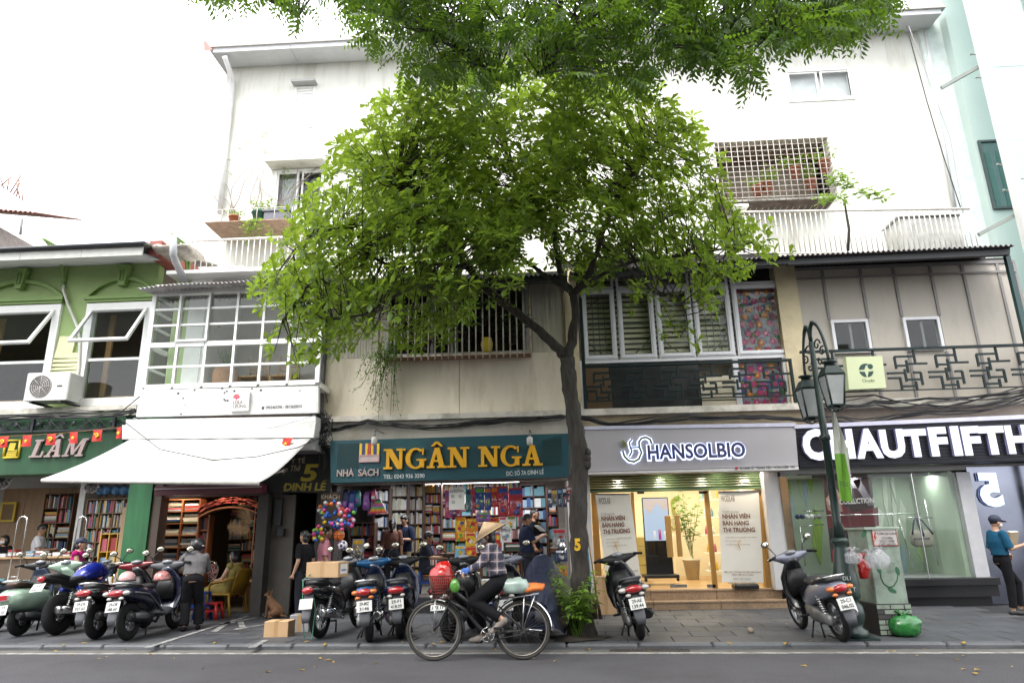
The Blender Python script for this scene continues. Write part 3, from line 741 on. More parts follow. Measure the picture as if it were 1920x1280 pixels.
def awning():
 zb=None
 bl,br=W(243,824,12.88),W(583,822,12.88); fl,fr=W(80,897,11.6),W(486,903,11.6)
 t=thing('shop_awning','plain white sloping fabric awning over the bookshop with arch','awning',bl)
 mb=MB(); NX,NY=22,14; vs=[]
 for j in range(NY+1):
  v=j/NY
  for i in range(NX+1):
   u=i/NX; p=bl.lerp(br,u).lerp(fl.lerp(fr,u),v)
   sag=-.16*math.sin(PI*v)*(.35+.65*u**3)
   p.z+=sag+.006*math.sin(u*40+v*3); p.x+=.10*math.sin(PI*v)*(u**6)*-1
   vs.append(tuple(p))
 vs+=[(p[0],p[1],p[2]-.006)for p in vs[:]]; n1=(NX+1)*(NY+1); fs=[]
 for j in range(NY):
  for i in range(NX):
   q=j*(NX+1)+i; fs.append((q,q+NX+1,q+NX+2,q+1)); fs.append((n1+q,n1+q+1,n1+q+NX+2,n1+q+NX+1))
 bd=[i for i in range(NX+1)]+[j*(NX+1)+NX for j in range(1,NY+1)]+[NY*(NX+1)+i for i in range(NX-1,-1,-1)]+[j*(NX+1)for j in range(NY-1,0,-1)]
 for k in range(len(bd)):a,c=bd[k],bd[(k+1)%len(bd)]; fs.append((a,c,n1+c,n1+a))
 mb.add(vs,fs,0,True); mb.build('canvas',M('awning_canvas',(.5,.5,.49),.8,var=.03,scale=2,dirt=(.48,.47,.45),dscale=1.4,dthr=.62,bump=.08,bscale=9),t)
 b=MB(); b.tube([fl+Vector((0,-.01,-.03)),fr+Vector((0,-.01,-.03))],.035,8); b.build('front_bar',M('dirty_bar',(.5,.48,.45),.6,var=.2,scale=8),t)
 b=MB();
 for s in(.12,.85):
  a=fl.lerp(fr,s)+Vector((0,.02,-.05)); k=bl.lerp(br,s)+Vector((0,.1,-.5)); m=a.lerp(k,.5)+Vector((.5,0,.05)); b.tube([a,m,k],.025,6)
 b.build('folding_arm',STEEL,t)
 return t
awning()
# ================================================================== BOOKSHOP BUILDING (NGÂN NGA)
X_A,X_B,X_C=W(606,700,YF).x,W(1062,700,YF).x,W(1484,620,YF).x
X_D=W(1912,600,YF).x
ZL=W(1060,770,13.75).z
def bookshop():
 t=thing('bookshop_building','cream bookshop building with barred upper window behind the tree','building',(-2,YF,0))
 ze=W(1000,520,13.1).z
 win=rect(722,990,540,664,YF)
 zp=W(830,668,YF).z
 b=MB(); holes(b,X_A,X_B,ZL,ze+.5,YF+.02,YF+.2,[(win[0],win[1],win[2],win[3])]); b.build('wall',WALLC,t)
 PL=M('grey_plank',(.46,.43,.36),.65,var=.12,scale=2,dirt=(.22,.19,.14),dscale=1.4,world=True,stretch=(5,1,.5))
 x=X_A+.02
 while x<X_B-.1:
  wd=.128
  if x+wd<win[0]-.02 or x>win[1]+.02:
   b=MB(); b.box(x+.004,x+wd-.004,YF-.012-uni(0,.006),YF+.019,zp+.02,ze+.35); b.build('plank',PL,t)
  x+=wd
 xs=[X_A+.03,W(735,720,YF).x,W(862,720,YF).x,X_B-.02]
 for i in range(3):
  b=MB(); b.bbox(xs[i]+.004,xs[i+1]-.004,YF-.03-.004*i,YF+.019,ZL+.01,zp+.01,b=.006); b.build('wall_panel',PANELW,t)
 b=MB(); ring(b,win[0],win[1],win[2],win[3],YF+.02,YF+.16,.05)
 for k in(.33,.47,.5,.97):x=win[0]+(win[1]-win[0])*k; b.box(x-.03,x+.03,YF+.03,YF+.12,win[2]+.05,win[3]-.05)
 b.build('window_frame',M('aged_white_frame',(.36,.37,.36),.5,var=.1),t)
 for(a,c)in((.02,.32),(.35,.46),(.51,.96)):
  x0=win[0]+(win[1]-win[0])*a; x1=win[0]+(win[1]-win[0])*c
  b=MB(); b.box(x0,x1,YF+.09,YF+.1,win[2]+.05,win[3]-.05); b.build('pane',GLASSW,t)
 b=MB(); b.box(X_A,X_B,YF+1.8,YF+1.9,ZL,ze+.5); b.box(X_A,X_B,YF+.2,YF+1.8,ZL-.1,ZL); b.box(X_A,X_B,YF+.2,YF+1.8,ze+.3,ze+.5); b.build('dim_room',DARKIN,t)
 YG=YF-.42
 BAR=M('rusty_cream_bar',(.46,.42,.36),.6,var=.15,scale=8,dirt=(.22,.11,.05),dscale=7,dthr=.56)
 g0,g1,gz0,gz1=rect(716,994,536,664,YG)
 n=22
 for k in range(n+1):
  x=g0+(g1-g0)*k/n; b=MB(); b.tube([(x,YG,gz0-.1),(x,YG,gz1)],.016,6); b.build('window_bar',BAR,t)
 b=MB()
 for z in(gz0,gz1-.06):b.box(g0-.02,g1+.02,YG+.017,YG+.04,z-.02,z+.02)
 for x in(g0,g1):b.box(x-.015,x+.015,YG+.04,YF+.02,gz0-.02,gz0+.02); b.box(x-.015,x+.015,YG+.04,YF+.02,gz1-.08,gz1-.04)
 b.build('bar_rail',BAR,t)
 b=MB(); b.box(g0,g1,YG+.04,YF+.0,gz0-.015,gz0+.01); b.build('cage_shelf',M('rust_shelf',(.17,.09,.05),.8,var=.3),t)
 a,c=W(612,531,13.0),W(1064,512,13.0)
 b=MB(); b.box(a.x,c.x,13.12,13.22,ze-.1,ze+.12); b.build('eaves_beam',BEAMD,t)
 corrugated('roof',t,a,c,2.2,.4,CORR,52)
 b=MB(); b.box(X_A-.15,X_B,13.62,YF,ZL-.11,ZL); b.build('ledge',LEDGE,t)
 zb=W(830,822,13.6).z
 b=MB(); b.box(X_A-.2,X_B,13.74,YF+.1,zb-.08,ZL-.11); b.build('band',M('band_cream',(.5,.47,.41),.75,var=.08,scale=2,dirt=(.3,.25,.19),dscale=1.5,world=True),t)
 b=MB(); b.box(X_A-.05,X_A+.06,YF-.15,YF,ZL,ze); b.build('drainpipe',M('dark_pipe',(.1,.1,.11),.5),t)
 xl,xr=W(632,1000,YF).x,W(1070,1000,YF).x
 zf=W(850,905,YF).z
 b=MB(); b.box(xl-.4,xr,13.8,YF+.1,zf,zb-.08); b.build('shop_head',M('shop_head_pale',(.33,.3,.27),.7,var=.1),t)
 sl=MB()
 for k in range(60):
  x=xl+(xr-xl)*k/60; sl.box(x,x+.02,13.7,13.8,zf+.17,zf+.25)
 sl.box(xl,xr,13.69,13.71,zf+.25,zf+.28); stuff(sl.build('shutter_hem',BEAMD,t))
 b=MB(); b.box(xl-.42,xl-.02,YF-.1,YF+.2,0,zf); b.build('left_pier',M('pier_dark',(.06,.05,.045),.7),t)
 room(t,xl-.4,xr,YF+.2,18.5,.34,zf+.35,M('shop_wall',(.4,.37,.33),.7),FLOORT)
 b=MB(); b.box(xl-.42,xr,YF-.15,YF+.2,0,.34); b.build('threshold',M('black_granite',(.03,.03,.033),.3),t)
 return t,(xl,xr,zf)
BOOK,(BX0,BX1,BZF)=bookshop()
def ngan_sign():
 Y=13.3
 t=thing('shop_sign','teal bookshop signboard with yellow letters NGÂN NGA','sign',W(840,900,Y))
 TEAL=M('teal_board',(.006,.058,.078),.5,var=.12,scale=1.5,dirt=(.014,.09,.095),dscale=.8,world=True)
 b=MB(); b.slab([(619,826),(1068,812),(1066,893),(620,905)],Y,.22); b.build('board',TEAL,t)
 PF=M('perforated',(.008,.045,.05),.6)
 for q in([(634,832),(672,830),(672,875),(634,877)],[(1018,826),(1052,816),(1052,870),(1010,872)]):
  b=MB(); P4=[W(p[0],p[1],Y)for p in q]; n=14
  for i in range(n+1):
   k=i/n; A=P4[0].lerp(P4[1],k); B=P4[3].lerp(P4[2],k); b.box(A.x-.006,A.x+.006,Y-.006,Y+.001,B.z,A.z)
   A=P4[0].lerp(P4[3],k); B=P4[1].lerp(P4[2],k); b.box(A.x,B.x,Y-.0085,Y+.001,A.z-.006,A.z+.006)
  stuff(b.build('mesh_field',PF,t))
 YEL=M('yellow_letters',(.72,.37,.012),.45,var=.06)
 slab_text(t,'NGÂN NGA',(720,880),(1018,872.5),38,Y,.07,YEL,gap=.02,space=.42)
 b=MB(); text_on(b,'NHÀ',(632,893),(664,892),12.5,Y,.03,0,0,.02); text_on(b,'SÁCH',(672,892),(710,891),12.5,Y,.03,0,0,.02); b.build('lettering',M('pink_outline',(.42,.33,.31),.6),t)
 WL=M('letter_white',(.6,.62,.62),.6)
 b=MB(); text_on(b,'TEL: 0243 936 3590',(719,897),(796,895),7.5,Y,.008,0,0,.012); b.build('lettering',WL,t)
 b=MB(); text_on(b,'ĐC: SỐ 7A ĐÌNH LỄ',(949,891.5),(1020,888),8,Y,.008,0,0,.012); b.build('lettering',WL,t)
 for k,c in enumerate([(.7,.45,.03),(.03,.05,.22),(.7,.45,.03),(.5,.05,.05),(.7,.45,.03),(.03,.06,.2),(.72,.5,.05)]):
  q=rect(674+k*5.4,678.6+k*5.4,831,852,Y-.03); b=MB(); b.box(q[0],q[1],Y-.03,Y-.001,q[2],q[3]); b.build('emblem_stripe',M('stripe%d'%k,c,.5),t)
 q=rect(673,711,852,866,Y-.03); b=MB(); ring(b,q[0],q[1],q[2],q[3],Y-.034,Y-.001,.02); b.build('emblem_frame',M('pink_frame',(.5,.3,.3),.6),t)
 b=MB(); b.box(q[0]+.02,q[1]-.02,Y-.025,Y-.001,q[2]+.02,q[3]-.02); b.build('emblem_panel',M('pale_pink',(.5,.4,.39),.6),t)
 return t
ngan_sign()
for px,lb in((702,'dusty bulb lamp hanging before the book emblem of the teal sign'),(993,'dusty bulb lamp hanging above the last letter of the teal sign')):
 Y=13.05; p=W(px,818,Y); t=thing('bulb_lamp',lb,'lamp',p,static=True,group='bulb lamps over the teal sign')
 b=MB(); b.tube([(p.x,Y,p.z+.07),(p.x,Y+.1,p.z+.14),(p.x+.02,13.75,p.z+.16)],.01,6); b.build('arm',BLACKM,t)
 b=MB(); b.cyl((p.x,Y,p.z),(p.x,Y,p.z+.08),.03,.025,10); b.build('socket',M('socket',(.2,.2,.2),.5),t)
 b=MB(); b.lathe([(.02,0),(.055,-.02),(.06,-.06),(.06,-.13),(.05,-.16),(.02,-.17)],(p.x,Y,p.z),12); b.build('bulb',M('bulb_dusty',(.5,.48,.44),.3),t)
def alley_sign():
 Y=13.6
 c4=[(497,818),(622,835),(620,924),(493,922)]
 t=thing('alley_sign','black alley signboard with a big yellow 5 reading ĐINH LỄ','sign',W(560,920,Y))
 b=MB(); b.slab(c4,Y,.06); b.build('board',M('black_board',(.014,.014,.014),.5,var=.2),t)
 OL=M('olive_yellow',(.36,.3,.05),.6); TN=M('tan_letters',(.38,.33,.2),.6)
 b=MB(); text_on(b,'HỘ Y TẾ',(522,868.5),(572.5,867.5),8.5,Y,.004,0,.01); b.build('lettering',TN,t)
 b=MB(); text_on(b,'Tập Thể',(522,886),(563,882),11,Y,.005,0,.0,.35); b.build('lettering',TN,t)
 b=MB(); text_on(b,'5',(563,901),(596,900.5),31,Y,.006,0,.03,.15); b.build('numeral',M('numeral_yellow',(.42,.34,.03),.6),t)
 b=MB(); text_on(b,'ĐINH LỄ',(530,919.5),(612,918.5),14,Y,.007,0,.035,.12); b.build('lettering',OL,t)
 LF=M('printed_palm',(.015,.05,.02),.6); b=MB()
 for k in range(9):
  a=rad(-10+k*25); p=W(530,889,Y-.002); b.add([(p.x,Y-.003,p.z),(p.x+.14*math.cos(a)-.012*math.sin(a),Y-.003,p.z+.11*math.sin(a)-.02),(p.x+.2*math.cos(a),Y-.003,p.z+.16*math.sin(a)-.06),(p.x+.14*math.cos(a)+.012*math.sin(a),Y-.003,p.z+.11*math.sin(a)+.01)],[(0,1,2,3)])
 b.build('printed_palm',LF,t)
 t=thing('door_sign','brown board sign reading KHÁCH hung over the bag of balls','sign',W(620,1010,Y))
 q=rect(601,636,922,1010,Y); b=MB(); b.box(q[0],q[1],Y-.0,Y+.05,q[2],q[3]); b.build('board',M('brown_board',(.075,.05,.035),.6),t)
 for s,l,r,y,h in(('KHÁCH',602,637,935,8),):
  if y>1010:continue
  b=MB(); text_on(b,s,(l,y),(r,y),h,Y,.006,0,.02); b.build('lettering',M('pale_gold',(.4,.34,.24),.6),t)
alley_sign()
# ================================================================== COSMETICS SHOP BUILDING (HANSOLBIO)
FRM=M('white_alu_frame',(.62,.63,.66),.35,var=.04)
IRONG=M('dark_teal_iron',(.004,.014,.015),.45,var=.2,spec=.3)
def flower_print(parent,x0,x1,z0,z1,Y,n):
 FM=[M('print_pink',(.24,.02,.07),.6),M('print_orange',(.34,.09,.02),.6),M('print_blue',(.025,.045,.15),.6),M('print_green',(.045,.11,.02),.6),M('print_grey',(.2,.2,.21),.6),M('print_yellow',(.5,.4,.05),.6),M('print_magenta',(.3,.02,.14),.6)]
 mb=MB(); R=random.Random(5)
 def blob(cx,cz,r,m,d,sx=1,a=0,k=7):
  vs=[]
  for i in range(k):
   b=2*PI*i/k; u,v=r*sx*math.cos(b),r*math.sin(b)
   x,z=cx+u*math.cos(a)-v*math.sin(a),cz+u*math.sin(a)+v*math.cos(a)
   vs.append((min(max(x,x0),x1),Y-d,min(max(z,z0),z1)))
  mb.add(vs,[tuple(range(k))],m)
 lay=.0006
 for i in range(n*2):
  blob(R.uniform(x0,x1),R.uniform(z0,z1),R.uniform(.03,.06),R.choice([2,3,3,2,4]),lay,R.uniform(1,1.9),R.uniform(0,3)); lay+=.00004
 nx=max(2,int((x1-x0)/.19)); nz=max(2,int((z1-z0)/.18))
 for i in range(nx):
  for j in range(nz):
   cx=x0+(i+.5+(.35 if j%2 else-.1))*(x1-x0)/nx+R.uniform(-.03,.03); cz=z0+(j+.5)*(z1-z0)/nz+R.uniform(-.03,.03)
   m=R.choice([0,0,1,6,0]); a0=R.uniform(0,2)
   for k in range(6):
    a=a0+k*PI/3; blob(cx+.048*math.cos(a),cz+.048*math.sin(a),.026,m,lay,1.45,a); lay+=.00003
   blob(cx,cz,.02,5 if m else 6,lay,1,0,6); lay+=.00003
 o=mb.build('flower_print',FM,parent); return stuff(o)
def fret(parent,x0,x1,z0,z1,Y,step,mat):
 """square meander railing"""
 b=MB()
 for z in(z1,):b.box(x0-.05,x1+.05,Y-.035,Y+.035,z-.03,z+.02)
 b.build('top_rail',mat,parent)
 b=MB(); b.box(x0-.05,x1+.05,Y-.014,Y+.014,z0-.012,z0+.012); b.build('bottom_rail',mat,parent)
 H=z1-z0-.07; n=max(1,round((x1-x0)/step)); st=(x1-x0)/n
 za,zb_,zc,zd,ze=z0,z0+.22*H,z0+.45*H,z0+.66*H,z0+.88*H
 w=.019
 for i in range(n):
  c=x0+(i+.5)*st; b=MB()
  def hb(xa,xb,z):b.box(xa,xb,Y-w,Y+w,z-w,z+w)
  def vb(x,z_a,z_b):b.box(x-w,x+w,Y-w+.001,Y+w-.001,z_a,z_b)
  u=st*.11
  hb(c-2.4*u,c+2.0*u,ze); vb(c+2.0*u,zd,z1-.03); vb(c-2.4*u,zd-.1*H,ze); hb(c-4.5*u,c-2.4*u,ze+.06*H)if 0 else None
  hb(c-2.4*u,c+.1*u,zd-.02*H); vb(c+.1*u,zc,zd+.12*H); hb(c+.1*u,c+4.6*u,zd+.02*H)
  hb(c-4.6*u,c-.6*u,zc); vb(c-.6*u,zb_,zc+.1*H); hb(c-.6*u,c+2.8*u,zb_+.05*H); vb(c+2.8*u,zb_-.1*H,zc); hb(c+1.2*u,c+2.8*u,zc)
  hb(c-1.9*u,c+1.4*u,zb_-.12*H); vb(c-1.9*u,z0,zb_+.12*H); hb(c-4.6*u,c-1.9*u,zb_+.1*H); vb(c+1.4*u,z0,zb_)
  vb(c-4.4*u,z0,zb_+.1*H)if i==0 else None
  b.build('fret_panel',mat,parent)
def cosmetics_shop():
 t=thing('cosmetics_shop_building','cream building with white framed windows and warm lit glass shop front','building',(2.8,YF,0))
 ze=W(1300,492,13.1).z
 p0,p1=W(1466,620,YF-.1).x,W(1506,620,YF-.1).x
 YEL=M('yellow_pillar',(.55,.47,.31),.8,var=.1,scale=3,bump=.3,bscale=25,dirt=(.36,.3,.2),dscale=2,dthr=.6,world=True)
 b=MB(); b.box(p0,p1,YF-.12,YF+.2,ZL,ze+.3); b.build('pillar',YEL,t)
 q0,q1=W(1063,640,YF).x,W(1085,640,YF).x
 b=MB(); b.box(q0-.02,q1,YF-.08,YF+.2,ZL,ze+.3); b.build('pillar',YEL,t)
 L=[(1092,1154),(1159,1227),(1231,1298),(1302,1372),(1377,1475)]
 zt,zb=W(1280,539,YF).z,W(1280,671,YF).z
 zf0=zb
 for i,(l,r)in enumerate(L):
  x0,x1=W(l,605,YF-.03).x,W(r,605,YF-.03).x
  f=MB(); ring(f,x0,x1,zb,zt,YF-.07,YF-.0,.1); ring(f,x0+.028,x1-.028,zb+.028,zt-.028,YF-.085,YF-.07,.04)
  fr=f.build('window',FRM,t)
  b=MB(); b.box(x0+.09,x1-.09,YF-.04,YF-.034,zb+.09,zt-.09); b.build('pane',glass('thin_glass',(.96,.98,.97),.35),fr)
  if i<4:
   b=MB(); R=random.Random(i); gx=.016
   xa,xb=x0+.1,x1-.1
   for k in range(5):x=xa+(xb-xa)*k/4; b.box(x-.007,x+.007,YF+.02,YF+.03,zb+.05,zt-.05)if(i in(0,3)or k in(0,4))else None
   for z in(zb+.35,(zb+zt)/2,(zb+zt)/2+.06,zt-.35):b.box(xa-.04,xb+.04,YF+.031,YF+.04,z-.008,z+.008)
   pts=[((x0+x1)/2+(-.42 if i%2 else.42)+.75*math.cos(a)*(1 if i%2 else-1),YF+.045,(zb+zt)/2+.72*math.sin(a))for a in[rad(-60+12*k)for k in range(11)]]
   pts=[p for p in pts if x0+.05<p[0]<x1-.05]
   if len(pts)>1:b.tube(pts,.011,5)
   b.build('iron_grille',M('grille_grey',(.08,.09,.085),.5),fr)
  zt2=W(1280,507,YF).z if 0 else zt+.42
  f=MB(); ring(f,x0,x1,zt+.012,zt2,YF-.05,YF,.05); g=f.build('transom',FRM,t)
  b=MB(); b.box(x0+.05,x1-.05,YF-.03,YF-.025,zt+.05,zt2-.05); b.build('pane',GLASSW,g)
 xw0,xw1=W(1088,605,YF).x,W(1478,605,YF).x
 LV=M('old_louvre',(.56,.52,.40),.7,var=.12)
 z=zb+.04; xs=W(1374,605,YF+.2).x
 b=MB(); b.box(xw0,xs,YF+.17,YF+.2,ZL,ze+.3); b.build('inner_wall',M('louvre_backing',(.12,.105,.08),.8),t)  # plain dark brown backing behind the slats
 while z<zt+.4:
  b=MB(); b.add([(xw0,YF+.09,z),(xs,YF+.09,z),(xs,YF+.15,z+.085),(xw0,YF+.15,z+.085),(xw0,YF+.10,z-.006),(xs,YF+.10,z-.006),(xs,YF+.16,z+.08),(xw0,YF+.16,z+.08)],[(0,1,2,3),(7,6,5,4),(0,4,5,1),(2,6,7,3),(0,3,7,4),(1,5,6,2)])
  b.build('louvre_slat',LV,t); z+=.118
 xf0,xf1=W(1380,605,YF+.08).x,W(1470,605,YF+.08).x
 b=MB(); b.box(xf0-.05,xf1+.1,YF+.08,YF+.09,ZL+.02,zt-.03); cu=b.build('floral_curtain',M('curtain_base',(.16,.17,.2),.7),t)
 flower_print(cu,xf0-.05,xf1+.1,ZL+.02,zt-.05,YF+.08,80)
 b=MB(); b.box(xw0,W(1145,710,YF).x,YF-.02,YF+.05,ZL,zb-.07); b.build('wood_board',M('brown_board2',(.10,.058,.024),.55,var=.15,stretch=(1,1,4)),t)
 b=MB(); b.box(W(1145,710,YF).x,W(1312,710,YF).x,YF+.0,YF+.05,ZL,zb-.07); b.build('dark_panel',M('dark_panel',(.02,.023,.025),.25),t)
 for k in range(5):
  b=MB(); z=ZL+.06+k*.13; b.box(W(1312,710,YF).x,W(1382,710,YF).x,YF-.02,YF+.03,z,z+.1); b.build('louvre_slat',LV,t)
 for(l,r)in((1376,1386),(1085,1094),(1470,1482)):
  b=MB(); b.box(W(l,710,YF).x,W(r,710,YF).x,YF-.05,YF+.04,ZL,zb-.0); b.build('lower_post',FRM,t)
 b=MB(); b.box(xw0,xw1+.05,YF-.06,YF+.03,zb-.07,zb-.004); b.build('sill',FRM,t)
 YR=YF-.32
 rr=thing('iron_railing','dark teal iron railing with square fret pattern under the casement windows','railing',W(1285,750,YR))
 x0,x1=W(1094,710,YR).x,W(1488,710,YR).x; z1,z0=W(1280,681,YR).z,W(1280,747,YR).z
 fret(rr,x0+.05,x1-.05,z0,z1,YR,.68,IRONG)
 b=MB(); b.box(x0-.02,x0+.05,YR-.03,YR+.03,ZL-.03,W(1090,560,YR).z); b.build('tall_post',IRONG,rr)
 b=MB(); b.box(x1-.05,x1+.0,YR-.03,YR+.03,ZL-.03,z1-.03); b.build('end_post',IRONG,rr)
 b=MB(); b.box(X_B+.02,X_C+.15,13.6,YF,ZL-.13,ZL-.0); b.build('ledge',LEDGE,t)
 zb2=W(1290,800,13.6).z
 b=MB(); b.box(X_B+.001,X_C+.15,13.76,YF+.1,zb2,ZL-.13); b.build('band',M('band_ochre',(.46,.38,.25),.75,var=.1,scale=2,dirt=(.27,.2,.12),dscale=1.4,world=True),t)
 a,c=W(1068,509,13.0),W(1484,478,13.0)
 corrugated('roof',t,a,c,2.4,.45,CORR,46)
 b=MB(); b.slab([(1076,511),(1478,481),(1478,494),(1076,524)],13.12,.1); b.build('eaves_beam',BEAMD,t)
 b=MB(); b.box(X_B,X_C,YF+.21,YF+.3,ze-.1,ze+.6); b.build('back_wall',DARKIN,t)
 YS=13.4
 FA=M('mauve_fascia',(.38,.362,.378),.5,var=.04,scale=1.2,world=True)
 b=MB(); b.slab([(1097,806),(1491,800),(1497,873),(1101,884)],YS,.3); fo=b.build('fascia',FA,t)
 b=MB(); b.slab([(1096,799),(1492,792),(1492,799),(1096,805)],YS-.02,.3); b.build('fascia_cap',M('cap_blue',(.5,.5,.62),.5),t)
 b=MB(); b.slab([(1101,885),(1497,874),(1498,880),(1101,889)],YS-.06,.4); b.build('fascia_foot',M('foot_white',(.6,.58,.57),.5),t)
 b=MB(); text_on(b,'7A ĐINH LỄ · TRÀNG TIỀN · HOÀN KIẾM · HN',(1387,880),(1490,877),5,YS-.06,.004,0,.02); b.build('lettering',M('ink_dark',(.05,.05,.06),.6),t)
 b=MB(); p=W(1381,877.5,YS-.062); b.cyl((p.x,YS-.066,p.z),(p.x,YS-.0605,p.z),.03,n=10); b.build('map_pin',M('pin_red',(.4,.03,.04),.5),t)
 zf=W(1270,912,YF).z; zfl=W(1290,1104,14.05).z
 xl0,xl1=W(1099,1000,YF-.1).x,W(1110,1000,YF-.1).x
 xr0,xr1=W(1442,1000,YF-.1).x,W(1482,1000,YF-.1).x
 zh=W(1290,888,YF).z
 CW=M('column_white',(.55,.54,.54),.5,var=.04,world=True)
 b=MB(); b.box(xl0,xl1,YF-.15,YF+.2,zfl-.02,zh+.1); b.build('column',CW,t)
 b=MB(); b.box(xr0,xr1,YF-.15,YF+.2,zfl-.02,zh+.1); b.build('column',CW,t)
 b=MB(); b.box(X_B-.02,X_C+.1,YF-.02,YF+.3,zh+.05,zb2); b.build('shop_head',CW,t)
 SH=M('shutter_green',(.10,.15,.075),.4,.2,var=.06)
 sh=MB(); n=7; z1=zh+.06; z0=W(1270,915,YF+.05).z
 for k in range(n):
  za=z0+(z1-z0)*k/n; zb_=z0+(z1-z0)*(k+1)/n; zm=(za+zb_)/2
  sh.add([(xl1,YF+.08,za),(xr0,YF+.08,za),(xr0,YF+.05,zm),(xl1,YF+.05,zm),(xr0,YF+.08,zb_-.006),(xl1,YF+.08,zb_-.006),(xr0,YF+.1,zb_),(xl1,YF+.1,zb_)],[(0,1,2,3),(3,2,4,5),(5,4,6,7)])
 sh.box(xl1,xr0,YF+.04,YF+.1,z0-.05,z0-.002); stuff(sh.build('roller_shutter',SH,t))
 b=MB(); b.box(xl1,xr0,YS+.28,YF+.04,zh+.06,zh+.08); b.build('entry_soffit',M('soffit_slats',(.3,.3,.28),.5),t)
 IW=M('cream_interior',(.66,.59,.44),.6,var=.04)
 FLW=M('wood_floor',(.40,.25,.12),.35,var=.15,scale=2,stretch=(8,1,1))
 room(t,xl1-.1,xr0+.3,YF+.2,18.0,zfl,zh+.3,IW,FLW,M('ceiling_cream',(.7,.62,.45),.6))
 for(l,r)in((1112,1124),(1425,1440)):
  x0,x1=W(l,1000,YF+.12).x,W(r,1000,YF+.12).x; b=MB(); b.box(x0,x1,YF+.11,YF+.3,zfl,z0-.05); b.build('wood_reveal',M('honey_wood',(.4,.22,.06),.45,var=.12,stretch=(5,5,.6),scale=3),t)
 for(l,r)in((1187,1193),(1327,1336)):
  x0,x1=W(l,1000,YF+.22).x,W(r,1000,YF+.22).x; b=MB(); b.box(x0,x1,YF+.2,YF+.26,zfl,z0-.05); b.build('glazing_post',MATS['honey_wood'],t)
 for(l,r)in((1124,1187),(1193,1260),(1262,1327),(1336,1425)):
  x0,x1=W(l,1000,YF+.23).x,W(r,1000,YF+.23).x; b=MB(); b.box(x0+.01,x1-.01,YF+.225,YF+.235,zfl+.03,z0-.05)
  g=b.build('glass_panel',GLASSC,t)
 for(l,r,tt,bb)in((1249,1260,966,1044),(1268,1277,965,1043)):
  q=rect(l,r,tt,bb,YF+.18); b=MB(); b.bbox(q[0],q[1],YF+.16,YF+.22,q[2],q[3],b=.01); b.build('door_pull',MATS['honey_wood'],t)
 for(l,r)in((1195,1208),(1311,1325)):
  q=rect(l,r,920,925,YF+.2); b=MB(); b.box(q[0],q[1],YF+.2,YF+.25,q[2],q[3]); b.build('door_patch',BLACKM,t)
 for(l,r)in((1205,1220),(1257,1288),(1326,1342)):
  q=rect(l,r,1095,1101,YF+.2); b=MB(); b.box(q[0],q[1],YF+.2,YF+.25,q[2],q[3]); b.build('door_patch',STEEL,t)
 q=rect(1386,1404,898,903,YF+.02); b=MB(); b.bbox(q[0],q[1],YF+.0,YF+.05,q[2],q[3]); b.build('alarm_box',M('alarm_white',(.6,.5,.5),.5),t)
 q=rect(1437,1443,866,872,YF-.2); b=MB(); b.ell(((W(1461,889,YF-.2).x),YF-.17,W(1461,889,YF-.2).z),(.035,.03,.045)); b.build('door_camera',BLACKM,t)
 ST=M('granite_step',(.3,.2,.12),.5,var=.25,scale=30,bump=.1,dirt=(.14,.1,.07),dscale=1.2,world=True)
 zm=PZ+(zfl-PZ)*.46
 for(ya,yb,za,zb_,tz)in((13.72,YF+.2,-.02,zm,0),(14.0,YF+.21,zm,zfl,1)):
  xs=[X_B+.06,1.9,3.15,X_C+.05]
  for i in range(3):
   b=MB(); b.bbox(xs[i]+.003,xs[i+1]-.003,ya+.02,yb,za,zb_-.035,b=.004); b.build('step_riser',ST,t)
   b=MB(); b.bbox(xs[i]+.003,xs[i+1]-.003,ya,yb,zb_-.034,zb_,b=.008); b.build('step_tread',ST,t)
 return t,(xl1,xr0,zfl,zh)
COSM,(CX0,CX1,CZF,CZH)=cosmetics_shop()
def hansol_sign():
 Y=13.4
 t=thing('illuminated_sign','halo lit shop lettering HANSOLBIO with a leafy emblem on mauve fascia','sign',W(1280,860,Y))
 NAVY=M('navy_face',(.05,.05,.13),.45); HALO=emis('halo_light',(.6,.68,1),.9)
 s='HANSOLBIO'; x0,x1=1215,1398
 b=MB(); text_on(b,s,(x0,860.5),(x1,855),26.5,Y-.05,.03,0,.028)
 b.build('lettering',NAVY,t)
 b=MB(); text_on(b,s,(x0-1.5,861.5),(x1+1.5,856),28.5,Y-.005,.012,0,.075); b.build('halo',HALO,t)
 GR=M('emblem_green',(.12,.17,.04),.45); TL=M('emblem_teal',(.02,.09,.12),.45)
 def tubepx(l,r,m,nm='emblem_stroke'):
  pts=[W(x,y,Y-.06)for x,y in l]
  b=MB(); b.tube([(p.x,Y-.05,p.z)for p in pts],r,8); b.build(nm,m,t)
  b=MB(); b.tube([(p.x,Y-.01,p.z)for p in pts],r*1.9,8); b.build('halo',HALO,t)
 tubepx([(1222,831),(1219,823),(1211,819),(1203,821),(1198,828),(1199,838),(1203,848),(1198,860),(1189,865),(1179,863),(1171,855),(1168,845)],.022,GR)
 tubepx([(1185,823),(1180,829),(1182,838),(1185,846),(1180,855)],.017,TL)
 tubepx([(1183,839),(1198,838)],.014,TL)
 p=[W(x,y,Y-.06)for x,y in((1167,824),(1173,829),(1175,836),(1170,838),(1167,832))]
 b=MB(); b.prism([(q.x,q.z)for q in reversed(p)],Y-.06,Y-.02); b.build('emblem_leaf',GR,t)
hansol_sign()
